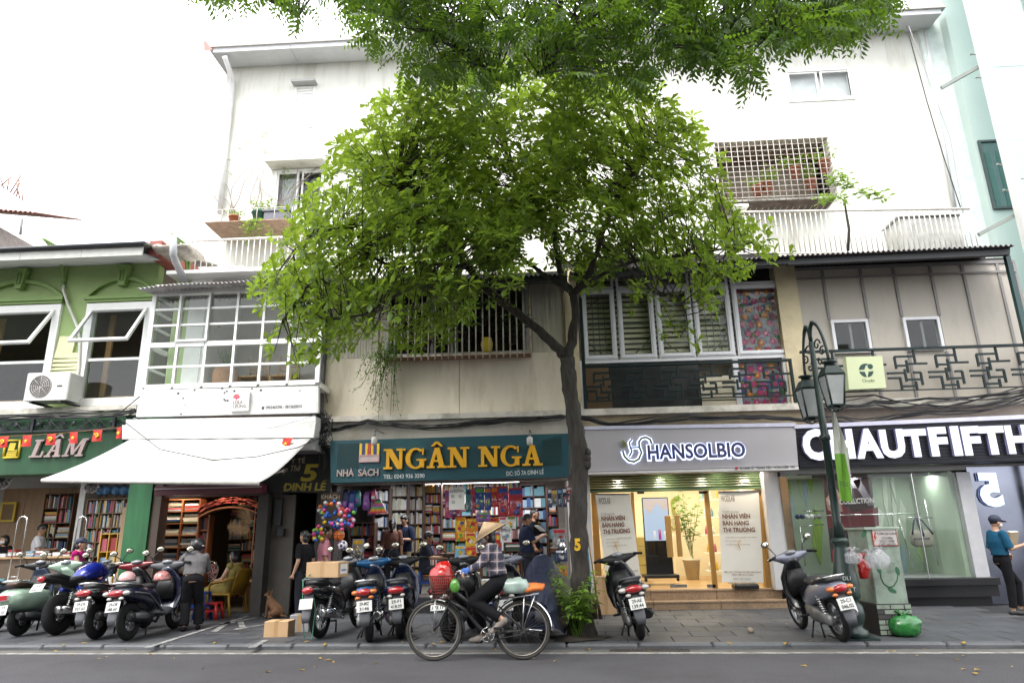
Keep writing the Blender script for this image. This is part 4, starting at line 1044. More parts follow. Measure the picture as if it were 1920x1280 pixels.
# ================================================================== FASHION SHOP BUILDING (CHAUTFIFTH)
def fashion_shop():
 t=thing('fashion_shop_building','grey panelled building with two small windows over the lit clothing shop','building',(6.8,YF,0))
 ze=W(1700,475,13.1).z
 xr=X_D
 GP=M('grey_panel',(.42,.385,.335),.6,var=.05,scale=1.2,dirt=(.33,.30,.26),dscale=1.2,dthr=.58,world=True,stretch=(2,1,.6))
 BT=M('grey_batten',(.2,.19,.185),.55)
 xs=[W(p,600,YF).x for p in(1502,1555,1628,1692,1763,1825,1892,1925)]
 w1=rect(1562,1627,603,660,YF); w2=rect(1697,1761,598,655,YF)
 zc=ze+.1
 for i in range(7):
  b=MB(); hs=[w1,w2]
  holes(b,xs[i]+.006,xs[i+1]-.006,ZL+.02,zc,YF,YF+.05,[(max(h[0],xs[i]),min(h[1],xs[i+1]),h[2],h[3])for h in hs if h[1]>xs[i]and h[0]<xs[i+1]])
  b.build('wall_panel',GP,t)
 for i,x in enumerate(xs[1:]):
  b=MB()
  if i in(0,1,2,3):
   w=w1 if i<2 else w2
   b.box(x-.028,x+.028,YF-.025,YF-.002,w[3]+.06,zc)
  b.box(x-.028,x+.028,YF-.024,YF-.002,ZL,(w1 if i<2 else w2)[2]-.06)if i<4 else b.box(x-.028,x+.028,YF-.025,YF-.002,ZL,zc)
  b.build('batten',BT,t)
 b=MB(); b.box(xs[0],xs[-1],YF-.04,YF-.026,zc-.26,zc-.22); b.box(xs[0],xs[-1],YF-.03,YF-.002,zc-.05,zc+.02); b.build('top_batten',BT,t)
 for w in(w1,w2):
  f=MB(); ring(f,w[0]-.03,w[1]+.03,w[2]-.03,w[3]+.03,YF-.07,YF+.04,.06); fr=f.build('window',FRM,t)
  b=MB(); xm=(w[0]+w[1])/2+.02; b.box(xm-.025,xm+.025,YF-.0,YF+.03,w[2],w[3]); b.build('mullion',M('mullion_dark',(.14,.14,.14),.5),fr)
  b=MB(); b.box(w[0],w[1],YF-.03,YF-.024,w[2],w[3]); b.build('pane',GLASSW,fr)
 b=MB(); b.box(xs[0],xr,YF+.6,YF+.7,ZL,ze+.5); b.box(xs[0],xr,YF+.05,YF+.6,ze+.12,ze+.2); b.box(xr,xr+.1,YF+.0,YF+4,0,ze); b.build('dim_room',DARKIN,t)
 a,c=W(1484,478.5,13.0),W(1903,459,13.0)
 corrugated('roof',t,a,c,2.4,.42,CORR,44)
 b=MB(); b.slab([(1478,483),(1894,464),(1894,477),(1478,496)],13.12,.1); b.build('eaves_beam',BEAMD,t)
 b=MB(); p0,p1=W(1887,480,13.3),W(1921,610,13.3); b.box(p0 .x-.045,p0 .x+.045,13.25,13.34,0,p0 .z); b.build('corner_pipe',M('teal_pipe',(.015,.05,.05),.4),t)
 YR=YF-.32
 r=thing('iron_railing','dark teal iron railing with square fret pattern below the grey panels','railing',W(1740,740,YR))
 x0,x1=W(1510,700,YR).x,xr+.2; z1,z0=W(1740,652,YR).z,W(1740,730,YR).z
 fret(r,x0,x1,z0,z1,YR,.75,IRONG)
 b=MB(); b.box(X_C+.16,xr+.3,13.6,YF,ZL-.13,ZL+.03); b.build('ledge',LEDGE,t)
 zb2=W(1700,792,13.6).z
 b=MB(); b.box(X_C+.16,xr+.3,13.76,YF+.1,zb2,ZL-.13); b.build('band',M('band_beige',(.4,.34,.28),.75,var=.1,scale=2,dirt=(.26,.2,.15),dscale=1.4,world=True),t)
 YS=13.4
 RB=M('navy_ribs',(.002,.003,.009),.45)
 b=MB(); b.slab([(1492,804),(1990,783),(1990,862),(1500,877)],YS+.02,.28); b.build('signboard',RB,t)
 b=MB()
 for k in range(13):
  f=(k+.5)/13; b.slab([(1492+8*f,804+73*f-1.4),(1990,783+79*f-1.4),(1990,783+79*f+1.2),(1492+8*f,804+73*f+1.2)],YS,.02)
 stuff(b.build('rib',M('navy_rib',(.004,.005,.014),.45,spec=.3),t))
 b=MB(); b.slab([(1490,796),(1990,774),(1990,782),(1490,803)],YS-.03,.3); b.build('sign_cap',M('cap_blue',(.5,.5,.62),.5),t)
 b=MB(); b.slab([(1500,878),(1990,863),(1990,876),(1500,890)],YF-.1,.2); b.build('shop_head',M('head_grey',(.22,.21,.19),.5),t)
 zfl=W(1700,1084,13.7).z; zt=W(1650,890,YF).z
 x0=W(1489,1000,13.8).x; x1=W(1812,1000,13.8).x; x2=W(1838,1000,13.8).x
 BG=M('granite_black',(.012,.012,.014),.35,spec=.3)
 b=MB(); b.bbox(x0+.02,x1+.3,13.55,13.85,zfl-.12,zfl,b=.01); b.build('plinth_top',BG,t)
 b=MB(); b.box(x0+.04,x1+.28,13.62,13.85,PZ+.16,zfl-.121); b.box(x0+.1,x1+.2,13.75,13.85,0,PZ+.16); b.build('plinth',BG,t)
 b=MB(); b.box(X_C+.1,xr+.6,YF+.15,YF+.25,zt-.02,zb2); b.build('head_wall',M('head_dark',(.1,.1,.1),.6),t)
 m0,m1=W(1474,1000,13.82).x,W(1489,1000,13.82).x
 b=MB(); b.box(m0,m1,13.82,YF+.3,PZ,zt); b.build('mirror_strip',M('mirror_gold',(.6,.5,.36),.08,1,var=.1),t)
 b=MB(); b.box(x1,x2,13.75,YF+.3,PZ+.3,zt); b.build('column',M('column_grey',(.4,.4,.42),.4),t)
 b=MB(); b.box(x0,x1,13.78,13.79,zfl,zt); b.build('shop_window',GLASSC,t)
 xm=W(1728,1000,13.78).x; b=MB(); b.box(xm-.006,xm+.006,13.774,13.796,zfl,zt); b.build('glass_joint',STEEL,t)
 b=MB(); b.box(x0-.1,x1,15.4,15.5,zfl-.1,zt+.2); b.build('display_back',M('pale_green_wall',(.36,.44,.34),.6,var=.03),t)
 b=MB(); b.box(x0-.1,x1,13.86,15.4,zfl-.1,zfl-.0); b.build('display_floor',M('display_floor',(.25,.25,.26),.4),t)
 b=MB(); b.box(x0-.2,xr+.6,13.86,15.5,zt+.05,zt+.15); b.build('display_ceiling',INT_W,t)
 for xa in(x0-.185,x1-.084):b=MB(); b.box(xa,xa+.08,13.9,15.395,zfl-.1,zt+.1); b.build('side_wall',MATS['pale_green_wall'],t)
 x3=W(1925,1000,13.8).x
 b=MB(); b.box(x2+.01,x3+.5,13.85,14.2,PZ,zt+.1); b.build('mirror_pier',M('mirror_clad',(.16,.17,.21),.16,1,var=.25,scale=1.2,world=True),t)
 b=MB(); b.box(x3+.5,xr+1.2,13.7,14.2,0,zt+.4); b.build('end_wall',M('navy_wall',(.02,.025,.06),.5),t)
 for k in range(3):
  b=MB(); xx=x2+.2+k*.45; b.cyl((xx,13.84,zfl-.75+PZ),(xx,13.85,zfl-.75+PZ),.02)if 0 else None
 return t,(x0,x1,zfl,zt)
FASH,(FX0,FX1,FZF,FZT)=fashion_shop()
def chaut_sign():
 Y=13.4
 t=thing('illuminated_sign','white lit block lettering CHAUTFIFTH on navy ribbed board','sign',W(1700,865,Y))
 LIT=emis('letter_light',(.84,.87,1),.45); SD=M('letter_side',(.3,.3,.5),.5)
 pos=[('C',1506,1552,860,54),('H',1558,1602,858,52),('A',1605,1654,857,52),('U',1652,1697,856,50),('T',1696,1740,854.5,49),('F',1744,1778,852.5,51),('I',1786,1802,851.5,52),('F',1806,1840,851,51),('T',1838,1886,850,50),('H',1888,1932,848,50),('S',1938,1978,846,50)]
 for ch,l,r,y,h in pos[:10]:
  b=MB(); text_on(b,ch,(l,y),(r,y-.04*(r-l)),h,Y,.07,0,1,.052); o=b.build('letter',[LIT,SD],t)
 Y=13.84
 t=thing('illuminated_numeral','large blue white lit mirrored numeral 5 on the glossy pier','sign',W(1862,945,Y))
 A=W(1838,945,Y); T=W(1838,886,Y); B=W(1880,945,Y)
 vs,fs,be=text_geo('5',.05); xm=max(v[0]for v in vs); xn=min(v[0]for v in vs); ch=max(v[1]for v in vs)
 U=(B-A)/(xm-xn); V=Vector((0,0,(T.z-A.z)/ch))
 b=MB(); _letters([(xm-v[0],v[1])for v in vs],fs,be,A,U,V,Y,.06,b,0,1)
 b.build('numeral',[emis('numeral_light',(.5,.64,1),.9),MATS['letter_side']],t)
chaut_sign()
def chuyen_sign():
 Y=13.35
 t=thing('lightbox_sign','square pale green lightbox sign reading Chuyện with a round bird emblem','sign',W(1622,733,Y))
 c4=[(1586,669),(1654,667),(1662,727),(1592,730)]
 b=MB(); b.slab(c4,Y,.16); b.build('box',M('pale_green_box',(.5,.55,.34),.5,var=.02),t)
 DG=M('emblem_dark',(.01,.05,.04),.6); c=W(1624,694,Y); r=.135
 b=MB()
 def disc(a0,a1,n=12):return[(c.x+r*math.cos(rad(a0+(a1-a0)*i/n)),c.z+r*math.sin(rad(a0+(a1-a0)*i/n)))for i in range(n+1)]
 b.prism(disc(60,175)+[(c.x-.03,c.z+.02),(c.x+.0,c.z+.09)],Y-.004,Y); b.prism(disc(188,265)+[(c.x-.03,c.z-.03)],Y-.005,Y); b.prism(disc(275,352)+[(c.x+.04,c.z-.03)],Y-.006,Y)
 b.cyl((c.x+.09,Y-.007,c.z+.075),(c.x+.09,Y,c.z+.075),.05,n=12); b.build('emblem',DG,t)
 b=MB(); text_on(b,'Chuyện',(1617,716),(1640,715.5),5.5,Y,.003,0); b.build('lettering',DG,t)
chuyen_sign()
# ================================================================== UPPER APARTMENT BLOCK
def apartment():
 Y=17.0
 t=thing('apartment_block','tall white apartment block rising behind the shop roofs','building',(1,Y,0))
 xl,xr=W(408,300,Y).x,W(1765,240,Y).x
 zt=W(440,127,Y).z
 win=rect(513,606,318,404,Y); w2=rect(1474,1598,130,190,Y); w3=rect(551,589,163,240,Y); w4=rect(1345,1560,262,372,Y)
 b=MB(); holes(b,xl,xr,5.5,zt,Y,Y+.25,[win,w2,w3,w4]); b.build('wall',WALLW,t)
 for x in(xl,xr-.2):b=MB(); b.box(x,x+.2,Y+.26,Y+7,5.5,zt); b.build('side_wall',WALLW,t)
 b=MB(); b.box(xl+.2,xr-.2,Y+2.2,Y+2.3,5.5,zt); b.build('back_wall',M('dim_wall2',(.2,.2,.19),.8),t)
 ze=zt; ye=Y-.75
 z0=W(425,112,ye).z
 for i in range(9):
  xa=xl-.1+(xr-xl+.3)*i/9; xb=xl-.1+(xr-xl+.3)*(i+1)/9
  b=MB(); b.add([(xa+.006,ye,zt-.05),(xb-.006,ye,zt-.05),(xb-.006,Y+.01,zt-.0),(xa+.006,Y+.01,zt-.0),(xa+.006,ye,zt+.1),(xb-.006,ye,zt+.1),(xb-.006,Y+.01,zt+.1),(xa+.006,Y+.01,zt+.1)],[(0,3,2,1),(4,5,6,7),(0,1,5,4),(1,2,6,5),(2,3,7,6),(3,0,4,7)])
  b.build('soffit_panel',M('soffit_grey',(.55,.56,.58),.7,var=.05,world=True),t)
 b=MB(); b.box(xl-.25,xr+.3,ye-.06,Y+7,zt+.1,zt+.26); b.build('roof',M('roof_pale',(.5,.48,.46),.7,var=.1,world=True),t)
 b=MB(); b.add([(xl-.3,ye-.1,zt-.06),(xl-.1,ye-.1,zt-.06),(xl-.1,ye+.1,zt+.28),(xl-.34,ye-.12,zt+.3)],[(0,1,2,3),(3,2,1,0)]); b.build('roof_flashing',M('flash_red',(.4,.2,.18),.6),t)
 for k in range(7):
  b=MB(); x=xl+1.2+k*2.2; b.cyl((x,ye,zt+.26),(x,ye,zt+.34),.012,n=5); b.ell((x,ye,zt+.35),.02,6,4); b.build('roof_bolt',BLACKM,t)
 PIPE=M('white_pipe',(.6,.6,.6),.5)
 p=[W(421,106,ye+.05),W(437,150,Y-.12),W(425,260,Y-.12),W(412,400,Y-.12)]; b=MB(); b.tube(p,.075,10); b.build('downpipe',PIPE,t)
 p=[W(1735,60,Y-.1),W(1765,250,Y-.1),W(1790,390,Y-.1)]; b=MB(); b.tube(p,.05,8); b.build('downpipe',PIPE,t)
 def sash(w,n,curtain=True,nm='window'):
  f=MB(); ring(f,w[0],w[1],w[2],w[3],Y-.03,Y+.1,.07); fr=f.build(nm,WHITE,t); d=(w[1]-w[0])/n
  for k in range(n):
   g=MB(); ring(g,w[0]+k*d+.07,w[0]+(k+1)*d-.02+.0,w[2]+.07,w[3]-.07,Y+.0,Y+.05,.05); g.build('sash',WHITE,fr)
   g=MB(); g.box(w[0]+k*d+.1,w[0]+(k+1)*d-.06,Y+.02,Y+.025,w[2]+.1,w[3]-.1); g.build('pane',GLASSW,fr)
  return fr
 fr=sash(win,2)
 b=MB(); b.bbox(win[0]-.12,win[1]+.1,Y-.5,Y-.0,win[3]+.02,win[3]+.12); b.build('window_hood',WALLW,t)
 CU=M('white_curtain',(.6,.6,.6),.8)
 for(a,c)in((.1,.45),(.85,.97)):
  b=MB(); x0=win[0]+(win[1]-win[0])*a; x1=win[0]+(win[1]-win[0])*c; n=14; vs=[]
  for i in range(n+1):
   x=x0+(x1-x0)*i/n; y=Y+.25+.03*math.sin(i*2.2); vs+=[(x,y,win[2]),(x,y,win[3])]
  b.add(vs,[(2*i,2*i+2,2*i+3,2*i+1)for i in range(n)],0,True); b.build('curtain',CU,fr)
 sash(w2,2); b=MB(); b.box(w2[0],w2[1],Y+.2,Y+.22,w2[2],w2[3]); b.build('blind',M('blind_white',(.7,.7,.7),.8),t)
 f=MB(); ring(f,w3[0],w3[1],w3[2],w3[3],Y-.02,Y+.1,.05); fr=f.build('window',WHITE,t)
 for k in range(14):
  z=w3[2]+.06+(w3[3]-w3[2]-.1)*k/14; b=MB(); b.box(w3[0]+.05,w3[1]-.05,Y+.02,Y+.05,z,z+.075); b.build('louvre_slat',WHITE,fr)
 b=MB(); b.box(w3[0]-.05,w3[1]+.05,Y-.25,Y,w3[3]+.02,w3[3]+.09); b.build('window_hood',M('hood_grey',(.3,.3,.3),.6),t)
 b=MB(); b.box(w4[0],w4[1],Y+1.2,Y+1.3,w4[2]-.3,w4[3]+.3); b.box(w4[0],w4[1],Y+.25,Y+1.2,w4[2]-.1,w4[2]); b.box(w4[0],w4[1],Y+.25,Y+1.2,w4[3],w4[3]+.1)
 b.build('balcony_recess',M('recess_tan',(.2,.165,.125),.8,var=.2,scale=3),t)
 return t,win,w4
APT,AWIN,ACAGE=apartment()
def cage():
 Y=16.2; t=thing('balcony_cage','rusty white iron cage of square bars round the upper balcony','balcony cage',W(1455,385,Y))
 x0,x1,z0,z1=rect(1340,1562,262,368,Y)
 BM=M('cage_iron',(.42,.39,.36),.6,.2,var=.2,scale=9,dirt=(.2,.1,.05),dscale=6,dthr=.56)
 nx,nz=19,11
 for i in range(nx+1):
  x=x0+(x1-x0)*i/nx; b=MB(); b.tube([(x,16.98,z1+.05),(x,Y,z1),(x,Y,z0),(x,Y+.1,z0-.06),(x,16.98,z0-.1)],.012,5); b.build('upright_bar',BM,t)
 for j in range(nz+1):
  z=z0+(z1-z0)*j/nz; b=MB(); b.tube([(x0,16.98,z),(x0,Y+.015,z),(x1,Y+.015,z),(x1,16.98,z)],.012,5); b.build('cross_bar',BM,t)
 b=MB()
 for k in range(9):
  y=Y+.08+k*.1; b.box(x0+.02,x1-.02,y,y+.08,z0-.09-.0*k,z0-.07)
 b.build('rotten_boards',M('rotten_board',(.07,.05,.04),.85,var=.4,scale=5),t)
 return x0,x1,z0,z1
CGX0,CGX1,CGZ0,CGZ1=cage()
def railing(label,pts,ztop,zbot,n,mat,Y):
 t=thing('terrace_railing',label,'railing',(pts[0][0],Y,zbot))
 b=MB(); b.tube([(x,Y,z)for x,z in pts],.03,6); b.build('top_rail',mat,t)
 b=MB(); b.tube([(x,Y+.0,z-(ztop-zbot)+.03)for x,z in pts],.02,6); b.build('bottom_rail',mat,t)
 for i in range(n+1):
  x=pts[0][0]+(pts[-1][0]-pts[0][0])*i/n; z=pts[0][1]+(pts[-1][1]-pts[0][1])*i/n
  b=MB(); b.tube([(x,Y,z-(ztop-zbot)+.03),(x,Y,z-.02)],.013,5); b.build('baluster',mat,t)
 return t
RW=M('white_rail',(.55,.52,.48),.5,var=.15,scale=6)
a,c=W(1376,398,15.0),W(1818,391,15.0)
railing('long white terrace railing above the dark corrugated roof',[(a.x,a.z),(c.x,c.z)],a.z,a.z-1.1,46,RW,15.0)
a,c=W(360,452,14.7),W(640,440,14.7)
railing('white terrace railing above the wavy iron sheet of the glazed bay',[(a.x,a.z),(c.x,c.z)],a.z,a.z-.95,26,RW,14.7)
def terrace_bits():
 b=MB(); z=W(1600,478,15.2).z-.25
 b.box(X_A-3.2,X_D,14.95,17.2,z-.3,z); b.build('terrace_slab',WALLW,APT)
 t=thing('water_tank','low stained concrete tank behind the right end of the terrace railing','tank',W(1740,470,15.5))
 q=rect(1690,1808,405,480,15.5); b=MB(); b.bbox(q[0],q[1],15.5,16.3,q[2],q[3],b=.05); b.build('body',M('tank_concrete',(.42,.42,.4),.85,var=.15,scale=2,dirt=(.2,.2,.18),dscale=1.6,dthr=.5),t)
 b=MB(); b.bbox(q[0]-.04,q[1]+.04,15.45,16.3,q[3]+.002,q[3]+.06,b=.02); b.build('lid',M('lid_grey',(.45,.45,.44),.7),t)
 Y=15.9
 s=thing('plant_shelf','rusty iron shelf fixed under the upper left window','shelf',W(470,415,Y))
 q=rect(385,548,410,416,Y); b=MB(); b.box(q[0],q[1],Y-.05,17.0,q[2],q[2]+.03); b.build('deck',M('rust_deck',(.3,.2,.14),.8,var=.3,scale=6),s)
 b=MB(); z2=W(470,393,Y).z
 b.tube([(q[0],Y-.06,z2),(q[1],Y-.06,z2)],.012,5)
 for k in range(6):x=q[0]+(q[1]-q[0])*k/5; b.tube([(x,Y-.06,q[2]),(x,Y-.06,z2)],.01,5)
 b.build('guard_rail',RW,s)
 global SHZ; SHZ=q[2]+.03
 return Y
SHELFY=terrace_bits()
# ================================================================== GLASS TOWER AT THE RIGHT
def tower():
 t=thing('glass_tower','pale glass office tower with white steel fins at the right edge','building',(13,16,0))
 Y=16.6; xl=W(1765,240,Y).x+.15
 TG=M('tower_green',(.44,.53,.50),.5,var=.05,scale=.6,world=True)
 xw=W(1835,300,Y).x
 b=MB(); b.box(xw,24,Y,Y+.3,0,26); b.build('wall',TG,t)
 b=MB(); b.box(xl,xw,Y+.3,Y+.4,0,26); b.build('return_wall',M('tower_pale',(.55,.6,.58),.6),t)
 for(l,r,tt,bb)in((1848,1960,260,390),):
  q=rect(l,r,tt,bb,Y-.05); f=MB(); ring(f,q[0],q[1],q[2],q[3],Y-.06,Y,.06); fr=f.build('window',M('window_dark_frame',(.05,.07,.07),.4),t)
  b=MB(); b.box(q[0]+.06,q[1]-.06,Y-.02,Y-.012,q[2]+.06,q[3]-.06); b.build('pane',M('dark_teal_pane',(.03,.09,.085),.08,spec=.8),fr)
  for k in range(9):
   x=q[0]+.1+(q[1]-q[0]-.2)*k/9; b=MB(); b.box(x,x+.12,Y-.03+.012*(k%2),Y-.021+.012*(k%2),q[2]+.07,q[3]-.35); b.build('blind_slat',M('blind_teal',(.05,.13,.12),.6),fr)
 q=rect(1822,1850,0,60,Y-.1)
 b=MB(); x0,x1=W(1835,60,Y-.1).x,W(1862,60,Y-.1).x; b.box(x0,x1,Y-.03,Y-.004,W(1850,118,Y).z,26); b.build('dark_strip',M('teal_strip',(.12,.3,.28),.4),t)
 YG=15.6; GT=glass('tower_glass',(.84,.94,.92),5.0,.02)
 x0=xl+.5; zs=[3.2,6.4,9.6,12.8,16.0,19.2,22.4]; xs=[x0+1.75*k for k in range(6)]
 for i in range(5):
  for j in range(6):
   b=MB(); b.box(xs[i]+.012,xs[i+1]-.012,YG,YG+.02,zs[j]+.012,zs[j+1]-.012); b.build('glass_pane',GT,t)
 FN=M('white_steel',(.6,.6,.58),.4,var=.05)
 for k,x in enumerate(xs[:4]):
  b=MB(); b.box(x-.09,x+.09,YG-.28,YG-.06,0,26); b.build('fin',FN,t)
 ST=M('strut_grey',(.22,.24,.22),.5)
 for(px,py)in((1765,165),(1835,440)):
  p=W(px,py,YG+.2); q2=p+Vector((.95,-.2,.45)); b=MB(); b.tube([p,q2],.06,4,smooth=False); b.build('strut',ST,t)
 for i in(0,1,2):
  for z in zs[1:6]:
   for dz in(-.35,.35):
    b=MB(); p=Vector((xs[i],YG-.06,z+dz)); b.tube([p+Vector((-.2,0,.03)),p,p+Vector((.2,0,.03))],.016,5); b.ell(p+Vector((-.2,0,.03)),.035,6,4); b.ell(p+Vector((.2,0,.03)),.035,6,4); b.build('spider_fitting',ST,t)
tower()
def opposite():  # unseen houses, added to darken window reflections and the street
 R=random.Random(14); MS=[M('far_side_%d'%i,c,.8,var=.12,scale=1.5,world=True)for i,c in enumerate([(.32,.28,.2),(.4,.38,.33),(.2,.22,.2),(.36,.24,.16)])]
 for i,(x0,x1,h,lb)in enumerate(((-16,-8,9.5,'unseen ochre house across the street with two rows of windows'),(-7.9,-1,11.5,'unseen grey cream house across the street with tall windows'),(-.9,7,8.5,'unseen grey green house across the street behind the tree'),(7.1,16,10.5,'unseen brown house across the street with two rows of windows'))):
  t=thing('street_house',lb,'house',((x0+x1)/2,-8,0)); b=MB(); b.box(x0,x1,-16,-8,0,h); b.build('wall',MS[i],t); b=MB(); b.box(x0-.1,x1+.1,-16,-7.6,h,h+.3); b.build('roof',MATS['old_roof'],t)
  for z in(.3,4.3,7.0):
   for k in range(4):
    x=x0+.6+k*(x1-x0-1)/4; hh=2.4 if z<1 else 1.7; b=MB(); ring(b,x,x+1.2,z,z+hh,-7.99,-7.9,.08); f=b.build('window',WHITE,t); b=MB(); b.box(x+.08,x+1.12,-7.99,-7.97,z+.08,z+hh-.08); b.build('pane',M('far_pane',(.03,.035,.04),.1),f)
opposite()
def far_roof():
 Y=26.0
 t=thing('rusty_roof_house','distant house with rusty sheet roof at the left edge','house',W(20,440,Y))
 x1=W(70,400,Y).x; x0=x1-6; zt,zb=W(0,345,Y).z,W(70,400,Y).z
 b=MB(); b.box(x0,x1-2.6,Y+.3,Y+4,4,zb); b.build('wall',M('far_wall',(.35,.3,.28),.8,var=.2),t)
 a,c=Vector((x0,Y,W(0,372,Y).z)),Vector((x1,Y-.2,zb-.05))
 corrugated('roof',t,a,c,3.0,1.1,M('rust_roof',(.28,.15,.12),.8,var=.3,scale=3),26,.05)
 b=MB(); p0=W(0,340,Y);
 for k in range(9):q0=W(-5+k*6,345+k*4,Y+.5); b.tube([q0,q0+Vector((uni(-.3,.5),0,uni(.4,.9)))],.03,4)
 b.tube([W(38,440,Y),W(40,412,Y)],.05,5)
 b.build('roof_clutter',M('clutter',(.25,.14,.11),.8),t)
 b=MB(); b.tube([W(38,440,Y-.1),W(41,410,Y-.1)],.06,5); b.build('vent_pipe',M('far_pipe',(.2,.2,.2),.6),t)
far_roof()
# ================================================================== CABLES ALONG THE FRONT
def sagline(a,c,sag,n=10,jit=0,seed=0):
 R=random.Random(seed); return[a.lerp(c,i/n)+Vector((0,R.uniform(-jit,jit),-sag*math.sin(PI*i/n)+R.uniform(-jit,jit)))for i in range(n+1)]
def bundle(label,ptsx,Y,n,r=.013,seed=1,loose=.03,group=None):
 R=random.Random(seed); t=thing('cable_bundle',label,'cables',W(ptsx[0][0],ptsx[0][1],Y),group=group)
 base=[W(x,y,Y)for x,y in ptsx]
 for k in range(n):
  pts=[]; ph=R.uniform(0,6); oy,oz=R.uniform(-loose,loose),R.uniform(-loose,loose)
  for i in range(len(base)-1):
   for s in range(5):
    q=base[i].lerp(base[i+1],s/5); u=i+s/5
    pts.append(q+Vector((0,oy+loose*.8*math.sin(u*1.3+ph),oz+loose*1.3*math.sin(u*.9+ph*2)-.012*math.sin(PI*s/5))))
  pts.append(base[-1]+Vector((0,oy,oz)))
  b=MB(); b.tube(pts,r*R.uniform(.6,1.3),5); b.build('cable',CABLE,t)
 return t
bundle('black cable bundle sagging along the ledge over the teal sign',[(590,800),(618,806),(650,800),(690,791),(730,795),(780,800),(830,798),(890,791),(950,787),(1010,785),(1062,781)],13.55,9,seed=2)
bundle('black cable bundle running along the ledge over the lit mauve fascia',[(1083,783),(1105,785),(1140,793),(1180,791),(1230,785),(1290,782),(1340,786),(1390,783),(1430,781),(1480,782),(1520,786)],13.55,8,seed=3)
bundle('loose black cables looping under the grey panels by the lamp',[(1540,760),(1590,757),(1640,750),(1690,758),(1740,757),(1790,757),(1850,748),(1930,732)],13.5,8,seed=4,loose=.07)
bundle('black cables hanging low above the navy signboard',[(1520,780),(1580,784),(1620,790),(1680,779),(1740,773),(1800,770),(1860,762),(1930,740)],13.48,5,seed=6,loose=.04)
bundle('matted dark cables lying on the green signboard',[(-10,783),(40,781),(100,779),(150,777),(200,775),(255,769)],13.2,9,seed=7,loose=.04)
def tangle():
 t=thing('cable_tangle','messy black cable tangle hanging at the corner over the alley','cables',W(600,800,13.3)); R=random.Random(9)
 for k in range(34):
  p=[W(R.uniform(585,612),R.uniform(768,792),13.3)]
  for i in range(4):p.append(W(R.uniform(580,625),R.uniform(770,835)+i*3,13.3+R.uniform(-.12,.2)))
  q=[]
  for i in range(len(p)-1):
   for s in range(4):
    u=s/4; q.append(p[i].lerp(p[i+1],u*u*(3-2*u)))
  b=MB(); b.tube(q,R.uniform(.006,.012),5); b.build('cable',CABLE,t)
 for k in range(6):
  b=MB(); x=R.uniform(596,612); q=[W(x+R.uniform(-3,3)+i*.4,830+i*R.uniform(8,14),13.4)for i in range(6)]; b.tube(q,.009,5); b.build('hanging_cable',CABLE,t)
tangle()
def wire(label,pts,Ys,r=.007,mat=None,sag=0):
 P_=[W(x,y,Yy)for(x,y),Yy in zip(pts,Ys)]; q=[]
 for i in range(len(P_)-1):
  for s in range(8):q.append(P_[i].lerp(P_[i+1],s/8)+Vector((0,0,-sag*math.sin(PI*s/8))))
 q.append(P_[-1]); b=MB(); b.tube(q,r,5); tag(b.build('wire',mat or CABLE),label,'wire')
wire('thin grey wire crossing the white awning to the cable tangle',[(228,786),(300,842),(400,862),(480,856),(560,838),(620,812)],(12.6,12.4,12.3,12.3,12.6,13.2),.009)
wire('thin wire sagging across the white parapet',[(250,783),(330,812),(420,815),(520,800),(592,778)],(12.8,12.78,12.78,12.78,12.9),.006,M('wire_grey',(.3,.3,.33),.5))
wire('black wire rising from the parapet to the stained board corner',[(220,778),(262,743)],(12.9,12.9),.012)
wire('dark wire hanging over the stained white panel beside the creeper',[(615,755),(600,700),(612,640)],(13.8,13.8,13.85),.008)
wire('thin black wire down the tower side of the apartment block',[(1700,50),(1738,190),(1768,290),(1802,392)],(16.2,16.3,16.4,16.4),.014)
wire('second thin black wire slanting from roof to terrace',[(1704,50),(1760,200),(1782,260),(1806,400)],(16.2,16.2,16.2,16.2),.010,M('wire_grey',(.3,.3,.33),.5))
# AC units
def ac_unit(label,c4,Y,d,group):
 q=rect(*c4,Y); t=thing('air_conditioner',label,'air conditioner',((q[0]+q[1])/2,Y,q[2]),group=group)
 b=MB(); b.bbox(q[0],q[1],Y,Y+d,q[2],q[3],b=.02); b.build('casing',M('ac_white',(.6,.6,.57),.5,var=.04,dirt=(.45,.42,.36),dscale=3),t)
 h=q[3]-q[2]; cx=q[0]+(q[1]-q[0])*.36; cz=(q[2]+q[3])/2; r=h*.4
 b=MB(); b.cyl((cx,Y-.006,cz),(cx,Y+.01,cz),r,n=24); b.build('fan_recess',M('ac_dark',(.12,.11,.11),.6),t)
 for k in range(5):b=MB(); b.torus((cx,Y-.014,cz),r*(.25+.18*k),.006,24,5,axis='y'); b.build('grille_ring',M('ac_grille',(.42,.4,.38),.5),t)
 b=MB()
 for k in range(8):
  a=2*PI*k/8; b.tube([(cx,Y-.012,cz),(cx+r*math.cos(a),Y-.012,cz+r*math.sin(a))],.006,5)
 b.build('grille_spoke',MATS['ac_grille'],t)
 b=MB(); b.box(q[0]+(q[1]-q[0])*.74,q[0]+(q[1]-q[0])*.86,Y-.006,Y,cz-.015,cz+.015); b.build('badge',BLACKM,t)
 for x in(q[0]+.15,q[1]-.15):
  b=MB(); b.box(x-.02,x+.02,Y+.02,Y+d+.25,q[2]-.05,q[2]-.002); b.box(x-.02,x+.02,Y+d+.2,Y+d+.25,q[2]-.3,q[2]-.05); b.build('wall_bracket',BLACKM,t)
 return t
ac_unit('dusty white air conditioner outdoor unit hung on the lime green wall',(47,128,698,750),13.3,.42,'outdoor air conditioner units')
ac_unit('white air conditioner outdoor unit behind the terrace railing',(420,456,498,524),15.3,.4,'outdoor air conditioner units')
